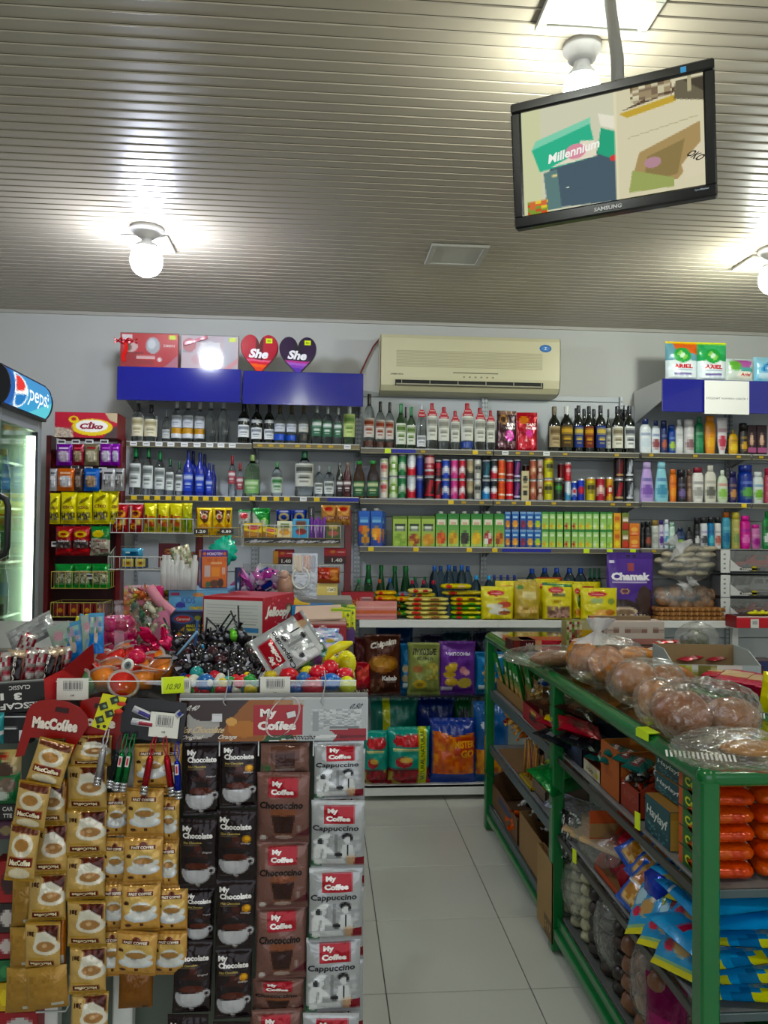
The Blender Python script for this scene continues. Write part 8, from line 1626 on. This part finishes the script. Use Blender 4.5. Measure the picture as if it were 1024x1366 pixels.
def fast():
    return cup(Pic('b88c50','c49c60').rect(0,0,1,.07,'a87c44').rect(0,.93,1,1,'a87c44').ell(.5,.55,.44,.3,'c8a868').spk(.1,.1,.95,.3,['b88c50','4c2c18','b88c50','b88c50','b88c50'],12,.5),.52,.44,.34,.8).ell(.48,.42,.08,.02,'8c8c8c').ell(.5,.84,.1,.05,'5c2c1c').rect(.16,.74,.82,.83,'5c241c').text('FAST COFFEE',.49,.785,.58,.055,'e4d8c4',.04).ell(.14,.6,.07,.04,'3c2014').ell(.2,.15,.08,.035,'44241a')
def choc(orange):
    p=Pic('190f12','1f1416').poly([(.35,.3),(.6,.3),(.62,.62),(.42,.66)],'44201a').ell(.5,.46,.3,.1,'301612').ell(.46,.25,.40,.18,'a0a0a4').ell(.5,.23,.30,.13,'b4b4b8').ell(.42,.38,.46,.10,'190f12').ell(.5,.345,.34,.05,'4c241a').ell(.88,.28,.10,.055,'b0b0b4').ell(.88,.28,.05,.028,'24181a').ell(.5,.05,.06,.022,'b8b0ac').rect(.08,.055,.36,.065,'6c6462').rect(.1,.635,.56,.645,'7c6c48').rect(.1,.615,.5,.622,'6c6058').rect(.1,.595,.4,.602,'6c6058')
    p.text('My',.21,.86,.26,.095,'d8d4d0',.05).text('Chocolate',.5,.775,.82,.08,'d8d4d0',.05).text('Hot Chocolate',.37,.68,.5,.035,'b09c5c',.02,.2).text('Orange' if orange else 'Original',.76,.54,.26,.032,'b8b0b0',.02,.2)
    if orange:p.ell(.78,.6,.12,.055,'b07828').ell(.8,.61,.07,.03,'d8a848')
    return p
def logo(p,u,v,w,h):
    p.rect(u-w/2,v-h/2,u+w/2,v+h/2,'9c1824').text('My',u-w*.2,v+h*.2,w*.34,h*.34,'e8e0dc',.06).text('Coffee',u-w*.02,v-h*.2,w*.8,h*.3,'e8e0dc',.06);return p
def chococ():
    p=Pic('644640','7c5c54').rect(0,.92,1,1,'6c4c44').poly([(0,0),(.3,.1),(1,.02),(1,0)],'5c3c38').poly([(.7,.1),(1,.22),(1,.1)],'4c1c24').poly([(.26,.46),(.76,.46),(.68,.08),(.34,.08)],'6c4638').poly([(.28,.4),(.74,.4),(.67,.14),(.35,.14)],'2c1410').ell(.51,.45,.27,.055,'7c4c38').ell(.51,.08,.17,.035,'9c8880').ell(.12,.07,.07,.04,'b8b0ac').rect(.78,.16,.84,.26,'8c7c78')
    return logo(p,.5,.79,.56,.26).text('Chococcino',.47,.55,.84,.1,'100c0c',.03,.15)
def capp():
    p=Pic('8e9092','a8aaac').rect(0,.93,1,1,'b4b6b8').spk(.2,.2,.95,.5,['9c9ea0','a8aaac','8a8c8e','94969a'],14,.9)
    p.rect(.44,.22,.50,.52,'7c7e80').rect(.3,.3,.34,.54,'86888a').poly([(.02,.40),(.30,.53),(.36,.50),(.30,.46),(.06,.36)],'d4d6d8').ell(.24,.47,.13,.05,'d8dadc',.35).ell(.26,.415,.065,.045,'c4c6c8').ell(.17,.41,.05,.05,'303234').poly([(.10,.37),(.26,.37),(.42,.26),(.44,.22),(.30,.24),(.28,.14),(.04,.14),(.04,.30)],'d6d8da').poly([(.2,.3),(.24,.3),(.2,.14),(.16,.14)],'9a9c9e')
    p.ell(.68,.49,.105,.05,'18181a').ell(.69,.435,.07,.055,'c6c8ca').ell(.76,.46,.03,.04,'18181a').poly([(.60,.37),(.78,.37),(.84,.16),(.58,.16),(.48,.24),(.46,.20),(.56,.26)],'c8cacc').poly([(.67,.37),(.71,.37),(.70,.20),(.67,.20)],'2c2c2e').ell(.52,.215,.075,.035,'202022').poly([(.06,.155),(.62,.15),(.66,.07),(.02,.07)],'b8babc').poly([(0,.12),(.2,.06),(.2,.03),(0,.03)],'1f4c30').rect(.80,.05,1,.17,'6c1420').poly([(.66,.19),(.84,.19),(.80,.04),(.69,.04)],'a88a70').ell(.75,.19,.09,.022,'c8b4a0').ell(.13,.09,.08,.045,'c8caca')
    return logo(p,.52,.8,.58,.25).text('Cappuccino',.46,.6,.88,.1,'141416',.02,.15)
PM,PMU,PF,PH,PHO,PCC,PCP=mac(True),mac(False),fast(),choc(False),choc(True),chococ(),capp()
PBK=Pic('94703c','a88448').rect(.5,.1,.52,.9,'8c6834').spk(.1,.3,.9,.85,['94703c','9c7840','a07c44'],9,.8).rect(.6,.08,.92,.16,'b8b4a8')
PBR=Pic('6c4420','7c5028').rect(.2,.3,.8,.7,'74491f').rect(.7,.05,.85,.1,'1c1410')
def smesh(w,h,pic,seed,d=.017):
    nx,ny=(34,46)if pic in(PH,PHO,PCC,PCP,PF,PM,PMU)else(10,12)
    return pouch(w,h,d,pic,nx,ny,seed=seed,seal=.045,pinch=.02,m='foil')
def strip_of(label,spec,pic,Y,group=None,cat='sachet strip'):
    """spec: (x0, x1, y top, y bottom, tilt, depth offset) for each sachet, linked in one hanging strip"""
    x0,x1,y0,y1=spec[0][:4];o=pl((x0+x1)/2,y0,Y)
    t=thing('sachet_strip',label,cat,tuple(o),0,group)
    for i,s in enumerate(spec):
        x0,x1,y0,y1,ti,dy=(list(s)+[0,0])[:6];pc=s[6]if len(s)>6 else pic
        a,b=pl(x0,(y0+y1)/2,Y+dy),pl(x1,(y0+y1)/2,Y+dy);zt_,zb_=pl((x0+x1)/2,y0,Y+dy)[2],pl((x0+x1)/2,y1,Y+dy)[2]
        obj('sachet',smesh(b[0]-a[0],zt_-zb_,pc,i%3),t,((a[0]+b[0])/2-o[0]+math.sin(ti)*(zt_-zb_)/2*0,Y+dy-o[1],zb_-o[2]),((-.06,.05,-.03)[i%3],ti,(.05,-.06,.03)[i%3]))
    return t
strip_of('strip of dark hot chocolate sachets nearest the coffee sachets',[(245,293,991,1087),(240,290,1089,1185),(247,285,1184,1258,0,.012),(230,282,1256,1350,.02),(224,278,1350,1450)],PH,YS1)
strip_of('strip of dark hot chocolate sachets with orange slice print',[(294,343,990,1077),(289,342,1078,1172),(288,340,1173,1266),(286,336,1267,1358),(284,334,1359,1455)],PHO,YS1-.004)
strip_of('strip of brown sachets with a glass of dark drink',[(347,413,992,1031,0,0,Pic('6c5048','7c5c54').poly([(.2,.9),(.8,.9),(.7,.1),(.3,.1)],'5c3c30').poly([(.24,.7),(.76,.7),(.7,.2),(.3,.2)],'38201c').ell(.5,.12,.2,.1,'8c7c78').ell(.12,.2,.07,.1,'2c5c34')),(343,413,1029,1123),(342,411,1122,1211),(341,409,1210,1305),(337,405,1304,1348,0,.01),(333,402,1347,1440)],PCC,YS1)
strip_of('strip of silver sachets with two seated figures, at the aisle end',[(419,485,990,1066),(415,486,1066,1157),(412,483,1157,1254),(408,481,1252,1350),(404,478,1348,1445)],PCP,YS1-.004)
strip_of('second silver strip showing only its edge behind the first',[(428,487,1000,1090),(424,486,1092,1182),(421,485,1184,1280),(419,485,1282,1380)],PCP,YS1+.02)
strip_of('golden coffee strip hanging in front, tilted, from the red card',[(34,82,986,1046,.28,-.02),(16,60,1040,1105,.16,-.02),(6,46,1098,1175,.1,-.02)],PM,YS1-.02)
strip_of('golden coffee strip printed upside down under the tilted strip',[(52,84,985,1040,0,.01),(48,88,1038,1098),(45,90,1098,1165),(38,88,1165,1228),(34,82,1228,1292),(38,92,1290,1345,-.08,-.004,PBK)],PMU,YS1)
strip_of('golden coffee strip printed upside down hanging to the picture foot',[(95,148,982,1022),(90,144,1018,1080),(88,142,1080,1140),(88,140,1140,1200),(90,142,1200,1262),(92,142,1262,1325),(94,144,1325,1390)],PMU,YS1)
strip_of('brownish strip turned with its backs outward at the picture edge',[(16,44,1175,1235),(14,42,1235,1290),(8,48,1290,1350)],PBK,YS1+.012)
strip_of('narrow orange-brown strip seen edge on beside the tilted strip',[(74,92,1040,1100),(74,88,1100,1160),(73,87,1160,1220),(73,88,1220,1290)],Pic('9c5c30','a86838').rect(.2,.1,.9,.25,'a8a49c'),YS1+.008)
strip_of('tan cup printed strip half hidden beside the golden strip',[(138,172,1058,1115),(138,172,1116,1176),(134,170,1176,1240),(131,168,1240,1302)],PF,YS1+.012)
strip_of('tan cup printed strip in the middle, its sachets widest',[(178,226,992,1050),(169,219,1050,1115),(165,217,1115,1178),(161,214,1178,1242),(153,208,1240,1300,.06)],PF,YS1-.012)
strip_of('tan cup printed strip beside the dark chocolate sachets',[(213,242,990,1060),(212,240,1062,1122),(212,238,1122,1182,0,.0),(207,250,1182,1243),(204,250,1240,1300)],PF,YS1+.004)
strip_of('single brown sachet hanging below the tan strips',[(158,204,1292,1344)],PBR,YS1+.01)
# header card
A,B_=pl(238,990,YS1-.006),pl(491,930,YS1-.006);hw,hh=B_[0]-A[0],B_[2]-A[2]
hp=Pic('a09c94').poly([(0,0),(.42,0),(.46,1),(0,1)],'2c1a14').poly([(.2,0),(.5,0),(.52,1),(.36,1),(.24,.4)],'8a5426').ell(.34,.3,.09,.2,'a86c34').ell(.12,.5,.09,.42,'9c9894').ell(.13,.75,.09,.25,'2c1812').poly([(.44,0),(.62,0),(.6,1),(.5,1)],'9c7450').spk(.58,.4,.7,.9,['a8886c','b89c80','8c6c54'],60,.8).poly([(.64,0),(1,0),(1,1),(.66,1)],'a4a8aa').spk(.7,.3,.97,.75,['b4b8ba','8c9092','c0c2c4','a0a4a6'],60,.9).rect(.71,.25,.74,.7,'8a8e90').rect(.80,.28,.96,.34,'6c7072').poly([(.82,0),(1,.0),(1,.3),(.8,.26),(.84,.12)],'8c1824').poly([(.46,.0),(.84,.08),(.84,.16),(.5,.06)],'c8c8c8').rect(.17,.56,.22,.68,'c8c8cc').poly([(.44,.0),(.62,.08),(.56,.18),(.46,.14)],'1f4c2c').ell(.27,.48,.03,.1,'c89858')
logo(hp,.52,.52,.26,.72).text('0.40',.065,.82,.06,.13,'d8d4d0',.02,.2).text('0.50',.945,.84,.06,.13,'1c1c20',.02,.2).text('Hot Chocolate',.115,.29,.24,.16,'d0b890',.03,.15).text('Original',.06,.1,.11,.13,'d8d0c8',.02,.15).text('Orange',.25,.1,.1,.14,'d8d0c8',.02,.15).text('Chococcino',.645,.1,.16,.13,'141416',.02,.15).text('Cappuccino',.915,.1,.16,.11,'3c0c14',.02,.15)
t=thing('header_card','wide printed header card above the chocolate and silver sachets','header card',(A[0]+hw/2,YS1-.006,A[2]))
m=MB().box((0,.002,hh/2),(hw,.003,hh),'b0b2b4',bev=.001);fs=flat((-hw/2+.003,-.0002,.0),(hw-.006,0,0),(0,0,hh-.004),np.array([0,-1,0]));m.paint(fs,hp,150,34,smooth=False,ss=1,off=.0005)
obj('card',m.mesh('card',mat_attr('gloss_card',.28)),t)
rg=MB()
for k in(0,1):rg.tube([(hw*(.175)+math.cos(a)*hw*(.085+.006*k),-.0012,hh*.56+math.sin(a)*hh*.42+(math.cos(a))*hh*.2)for a in np.linspace(0,2*PI,30)[:-1]],.0006,5,'d8c8c8',closed=True)
r_=obj('logo_ring',rg.mesh('logo_ring',CARD),t,(-hw*.13,0,0))
for x,lab in((345,0),(418,0),(293,0)):
    p=pl(x,992,YS1);obj('divider',MB().box((0,.004,-.006),(.002,.002,.03),'c8c8c8').mesh('divider',CARD),t,(p[0]-A[0]-hw/2,0,p[2]-A[2]))
obj('price_sticker',MB().box((0,-.001,0),(.017,.001,.010),'d0d0d4').mesh('price_sticker',CARD),t,(-hw*.30,-.001,hh*.53));obj('price_sticker',MB().box((0,-.001,0),(.015,.001,.010),'d0d0d4').mesh('price_sticker',CARD),t,(hw*.09,-.002,hh*.62),(0,-.25,0))
for x in(301,431):
    p=pl(x,935,YS1-.012);put(MB().tube([(0,0,-.008),(-.004,-.002,-.002),(.0,0,.012),(.004,.004,.035),(.001,.02,.05)],.0012,6,'9c9ca0').mesh('hook',MATS['slotted_steel']),'wire_hook',f'thin wire hook holding the header card, {"chocolate" if x < 400 else "silver"} end','hook',tuple(p))
obj('rail',MB().box((0,.012,hh-.02),(hw,.012,.05)).mesh('rail',mat_attr('dim_rail',.5)),t)
# cappuccino sachet lying over the toys
P=quad3d([(387,826),(431,866),(388,893),(342,877)],1.62)
cx_=sum(P)/4;m=pouch(.10,.125,.014,PCP,34,46,seed=1,seal=.045,pinch=.02)
q=Matrix.Rotation(-2.15,3,'Y');c_=np.array(pl(387,860,1.58))-np.array(Matrix.Rotation(-.45,3,'X')@(q@Vector((0,0,.058))));o=put(m,'sachet','loose silver sachet lying askew on the toy eggs','sachet',tuple(c_));o.rotation_euler=(Matrix.Rotation(-.45,3,'X')@q).to_euler()
# ---------- red coffee hanger cards
def hanger(lab,pts,Y,txt,slot,cut=True):
    P=[pl(x,y,Y)for x,y in pts];c=sum(P)/len(P);m=MB();n=len(P)
    m.add([a_-c for a_ in P]+[a_-c+np.array([0,.002,0])for a_ in P],[list(range(n))[::-1],list(range(n,2*n))]+[(i,(i+1)%n,(i+1)%n+n,i+n)for i in range(n)],'8c1c18')
    m.text(txt[0],flat((0,-.001,0),(1,0,0),(0,0,1),np.array([0,-1,0])),pl(txt[1],txt[2],Y)[0]-c[0],pl(txt[1],txt[2],Y)[2]-c[2],.076*txt[3],.020*txt[3],'e8dcd0',.06,0,-.13,3)
    s=pl(slot[0],slot[1],Y)-c;m.box((s[0],-.001,s[2]),(.022,.001,.008),'2c0c0c',R=Matrix.Rotation(.15,3,'Y'))
    a,b=pl(txt[1]-32*txt[3],txt[2]-12,Y)-c,pl(txt[1]+38*txt[3],txt[2]+3,Y)-c
    return put(m.mesh('hanger_card',mat_attr('red_card',.35)),'hanger_card',lab,'hanger card',tuple(c))
arc=[(118,968),(116,955),(108,945),(92,937),(70,933),(52,935),(42,940),(36,950),(33,962)]
hanger('red coffee hanger card with white lettering over the golden strips',[(20,1010),(33,962)]+arc[::-1][1:]+[(104,990),(92,1015),(84,1015),(88,985),(40,984),(32,1008)],YS1-.012,('MacCoffee',74,966,1.0),(83,947))
hanger('second red coffee hanger card mostly hidden behind the first',[(96,1000),(108,935),(126,930),(160,932),(168,945),(166,1000)],YS1+.012,('Coffee',128,962,.9),(135,942))
# ---------- yellow card with laser pen and black card with flashlights
P=[pl(x,y,YS1-.03)for x,y in((122,969),(137,925),(169,931),(165,941),(152,952),(142,975))];c=sum(P)/6;m=MB().add([a_-c for a_ in P]+[a_-c+np.array([0,.0015,0])for a_ in P],[list(range(6))[::-1],list(range(6,12))],'d0cc14')
for x,y in((153,934),(138,942),(146,952),(133,960)):q=pl(x,y,YS1-.031)-c;m.box((q[0],q[1]+.0,q[2]),(.0135,.001,.0115),'2c2c20',R=Matrix.Rotation(-.3,3,'Y')).blob((q[0]+.002,q[1]-.001,q[2]),(.004,.001,.003),'6c8c6c',nu=6,nv=4)
for x,y in((162,939),(158,949)):q=pl(x,y,YS1-.032)-c;m.blob((q[0],q[1],q[2]),(.008,.001,.004),'c03c28',nu=10,nv=5)
for x,y in((131,969),(139,969)):q=pl(x,y,YS1-.031)-c;m.blob((q[0],q[1],q[2]),(.003,.001,.003),'1c1c1c',nu=8,nv=5)
put(m.mesh('laser_card',CARD),'laser_card','yellow card with four dark pictures holding the silver pen','card',tuple(c))
P=[pl(x,y,YS1-.022)for x,y in((160,975),(164,930),(205,932),(249,938),(249,948),(243,992),(200,988),(165,982))];c=sum(P)/8;m=MB().add([a_-c for a_ in P]+[a_-c+np.array([0,.0015,0])for a_ in P],[list(range(8))[::-1],list(range(8,16))],'17151a')
for(x0,y0,x1,y1,col)in((178,945,200,955,'3c347c'),(176,962,204,966,'8c2438'),(236,955,242,950,'343c8c')):
    a,b=pl(x0,y0,YS1-.024)-c,pl(x1,y1,YS1-.024)-c;m.tube([a,b],.006,8,'d0d0d4').tube([a-np.array([0,.002,0]),b-np.array([0,.002,0])],.0045,8,col);m.tube([a-np.array([0,.003,0]),a*.65+b*.35-np.array([0,.003,0])],.0045,8,'9c9ca4')
put(m.mesh('flashlight_card',mat_attr('gloss_card',.28)),'flashlight_card','black card printed with pen lights, with the white barcode sticker','card',tuple(c))
ptag(198,237,951,984,YS1-.028,'white barcode sticker on the black pen light card',ry=.10)
def pen(x0,y0,x1,y1,col,band,lab,Y=YS1-.034):
    a,b=pl(x0,y0,Y),pl(x1,y1,Y);L_=np.linalg.norm(b-a);ang=math.atan2(b[0]-a[0],-(b[2]-a[2]))
    R=L_;t=thing('pen_light',lab,'pen light',tuple(a),0,'metal pen lights',(0,-ang,0))
    obj('barrel',MB().lathe([(0,0),(.0035,0),(.0055,-.006),(.0058,-.008),(.0058,-L_*.74),(0,-L_*.74)],14,col).mesh('barrel',mat_attr('anodised',.25,.7)),t)
    m=MB()
    for k in range(3):m.lathe([(0,-L_*(.74+.08*k)),(.0066,-L_*(.745+.08*k)),(.0066,-L_*(.80+.08*k)),(0,-L_*(.805+.08*k))],14,'b8b8bc',cap=False)
    obj('head',m.mesh('head',mat_attr('chrome',.18,.9)),t)
    if band:obj('label',MB().box((0,-.006,-L_*.2),(.006,.001,.018),'d0c8c8').box((0,-.0067,-L_*.2),(.003,.001,.012),'b84048').mesh('label',CARD),t)
    obj('cord',MB().tube([(0,0,-.002),(-.003,0,.014),(-.001,.004,.03),(.003,.004,.032),(.004,0,.014),(.001,0,-.001)],.0012,6,col).mesh('cord',PLAST),t)
pen(138,998,129,1049,'a8a8ac',0,'silver pen light hanging from the yellow card')
for a_ in((156,1005,146,1052,'14181c',0,'black pen light beside the silver one'),(163,1004,154,1056,'0c6c34',1,'green pen light next to the black one'),(173,1004,163,1057,'0c6c34',1,'second green pen light, nearer the barcode sticker'),(201,1008,191,1061,'a01c28',0,'red pen light under the barcode sticker'),(222,1008,230,1063,'a01c28',0,'second red pen light, leaning toward the blue one'),(236,1015,238,1067,'1c2ca0',1,'blue pen light beside the dark chocolate sachets')):pen(*a_)

# ---------- instant coffee box at the picture edge
nb=Pic('121010').rect(0,.93,1,1,'8c8c88').text('CLASSIC',.56,.78,.38,.13,'d0ccc8',.01,0,PI).text('3',.52,.5,.14,.24,'d8d4d0',.06,0,PI).text('1',.24,.52,.06,.22,'d8d4d0',.06,0,PI).text('NESCAFE',.54,.2,.9,.2,'d8d4d0',.03,0,PI)
A,B_=pl(-14,946,CY-.05),pl(61,935,CY-.05);ew=B_[0]-A[0];z0_,z1_=pl(20,950,CY-.05)[2],pl(20,908,CY-.05)[2]
t=thing('coffee_box','open black and red coffee box, its front printed upside down','box',((A[0]+B_[0])/2,CY-.05,z0_),0);t.rotation_euler=(0,-.07,0)
m=MB().paint(flat((-ew/2,0,0),(ew,0,0),(0,0,z1_-z0_),np.array([0,-1,0])),nb,40,24,smooth=False);m.box((0,.003,(z1_-z0_)/2),(ew,.004,z1_-z0_),'121010')
obj('front',m.mesh('front',CARD),t)
obj('side',MB().add([(ew/2,0,0),(ew/2+.04,.16,.0),(ew/2+.04,.16,.09),(ew/2+.016,.05,.06),(ew/2,0,z1_-z0_)],[(0,1,2,3,4),(4,3,2,1,0)],'a81c20').mesh('side',CARD),t)
obj('bottom',MB().box((0,.09,.003),(ew,.17,.004),'1c1414').mesh('bottom',CARD),t)
ns=Pic('6c2028','8c7060').rect(0,.85,1,1,'a8947c').ell(.5,.5,.44,.36,'1c1214').rect(.1,.2,.9,.8,'1c1214').text('NESCAFE',.5,.5,.5,.2,'d8d0c8',.03,0,-PI/2).rect(0,0,1,.1,'7c7470')
for k_ in ns.txt:pass
ns.txt[-1]=('NESCAFE',.5,.5,1.1,.16,hexc('d8d0c8'),.03,0,-PI/2,1)
nsil=Pic('8c8480','9c9894').spk(0,0,1,1,['a8a4a0','6c6460','7c2c34'],7,.7)
for i,(x,y0,y1,ti,yy,p_)in enumerate(((2,866,912,-.05,0,nsil),(16,862,908,.06,.01,ns),(30,862,906,.12,.025,nsil),(42,862,904,.15,.035,nsil),(56,864,904,.18,.05,ns),(68,860,902,.1,.065,ns),(80,862,900,.05,.08,nsil),(22,850,880,.3,.1,nsil))):
    p=pl(x,y1+14,CY-.03+yy);put(pouch(.030,.072,.012,p_,16,26,seed=i),'sachet',f'{"black lettered" if p_ is ns else "silvery"} coffee sachet, {ORD[i+1]} from the picture edge in the open box','sachet',tuple(p),(-.15,ti,.1),'sachets in the open coffee box')
put(pouch(.10,.05,.02,Pic('8c8c8c','a8aaac').spk(0,0,1,1,['b8babc','7c7e80','8c8e90'],8,.8),12,10,seed=2),'foil_sheet','crumpled grey foil sheet behind the coffee sachets','foil',tuple(pl(48,858,1.66)),(-.3,-.5,0))
cdp=Pic('2c5c9c','5c94b8').ell(.3,.75,.2,.12,'b8b0b8').poly([(.1,.3),(.5,.6),(.9,.4),(.9,.05),(.1,.05)],'2c6cb0').ell(.5,.45,.14,.2,'b8a898').spk(.1,.5,.9,.9,['8cb0a8','9c8ca0','b8c0b8','5c7c6c'],6,.7)
for i,(x,y,ti)in enumerate(((92,884,-.35),(103,884,-.28),(121,874,-.12),(128,872,-.05))):
    put(pouch(.045 if i<2 else.03,.08,.006,cdp if i%2 else Pic('7c8c80','9ca8a0').ell(.4,.7,.24,.12,'b88c98').rect(.2,.2,.8,.4,'6c8ca0'),16,20,seed=i),'picture_card',f'foil picture card with blue scene, {ORD[i+1]} from the coffee sachets','card',tuple(pl(x,y,1.58)),(-.25,ti,.1),'picture cards')
for i in range(6):put(MB().box((0,0,0),(.010,.010,.022),('d8d028','4c8cb8','d8d028')[i%3],bev=.002).mesh('figure',PLAST),'toy_brick',f'small {("yellow", "blue", "yellow")[i % 3]} plastic piece, {ORD[i+1]} of the row before the pink jar','toy',tuple(pl(104+i*4,829-(i%2)*3,1.72)),(0,.2,.3*i),'yellow and blue plastic pieces')
bxat(98,122,833,850,1.70,.05,Pic('b02430'),'9c1c28','small red tray under the yellow and blue pieces','tray','tray',nx=3,ny=3)
# lower left: black cup dispenser box, packs at the picture edge
bxat(-20,42,950,992,CY-.045,.03,Pic('101014').rect(0,.86,1,.9,'c8c8c8').rect(.2,.44,.68,.52,'c8c8c8').text('F',.84,.24,.2,.36,'d8d8dc',.05),'101014','black printed panel with a white letter at the picture edge','panel','sign',nx=30,ny=20)
pch(-10,5,950,992,YS1-.03,Pic('2c6c74','3c8c94').rect(0,.3,1,.45,'b8c0c0'),'teal wrapped stick cut by the picture edge','stick_pack',d=.02)
pch(-14,29,1000,1042,YS1-.004,Pic('8c8474','b8a068').poly([(0,1),(.5,.9),(.4,.6),(0,.7)],'2c6c3c').rect(.3,.76,.6,.9,'a84038').ell(.5,.4,.3,.24,'4c3c34'),'cream and green coffee pack at the picture edge',d=.02,nx=14,ny=14)
pch(-14,27,1030,1072,YS1-.008,Pic('1f5c34','2c6c40').ell(.6,.62,.34,.24,'6c5c50').ell(.4,.3,.3,.16,'a8b0a8').rect(.1,.5,.5,.55,'c8ccc8'),'dark green coffee pack under the cream one',d=.02,nx=14,ny=14)
bxat(-16,22,1072,1094,YS1-.0,.01,Pic('14120f').text('CAR',.7,.7,.4,.3,'c8c4c0',.03).text('TTE',.7,.25,.34,.26,'c8c4c0',.03),'14120f','black label with white letters below the green pack','label_card','card',nx=8,ny=6)
for i,(x0,x1,yt,yb_,c,c2,l)in enumerate(((-10,20,1096,1120,'4c2440','8c7c58','plum box edge below the black label'),(-10,24,1150,1205,'8c1418','2c1414','dark red can shaped pack behind the backward strip'),(-10,22,1205,1245,'241c1c','b8b0ac','black pack with white cup print at the picture edge'),(-10,20,1245,1280,'7c1c24','b8aca8','maroon pack above the green one'),(-10,18,1282,1310,'1c5c34','3c7c4c','green pack low at the picture edge'),(-10,16,1312,1350,'b89820','d8c040','yellow pack low at the picture edge'),(-10,50,1350,1385,'8c1c24','b8b4b0','red tray with pale inset at the picture foot'))):
    bxat(x0,x1,yt,yb_,CY-.02,.04,Pic(c).ell(.6,.5,.3,.3,c2),c,l,'snack_pack','pack',nx=10,ny=10)
put(MB().tube([(0,0,0),(.05,0,.0),(.055,0,.01),(.055,0,.06)],.0018,6,'b8bcb8').mesh('wire',MATS['slotted_steel']),'wire_loop','bent wire loop below the golden strips','wire',tuple(pl(48,1350,CY-.04)))
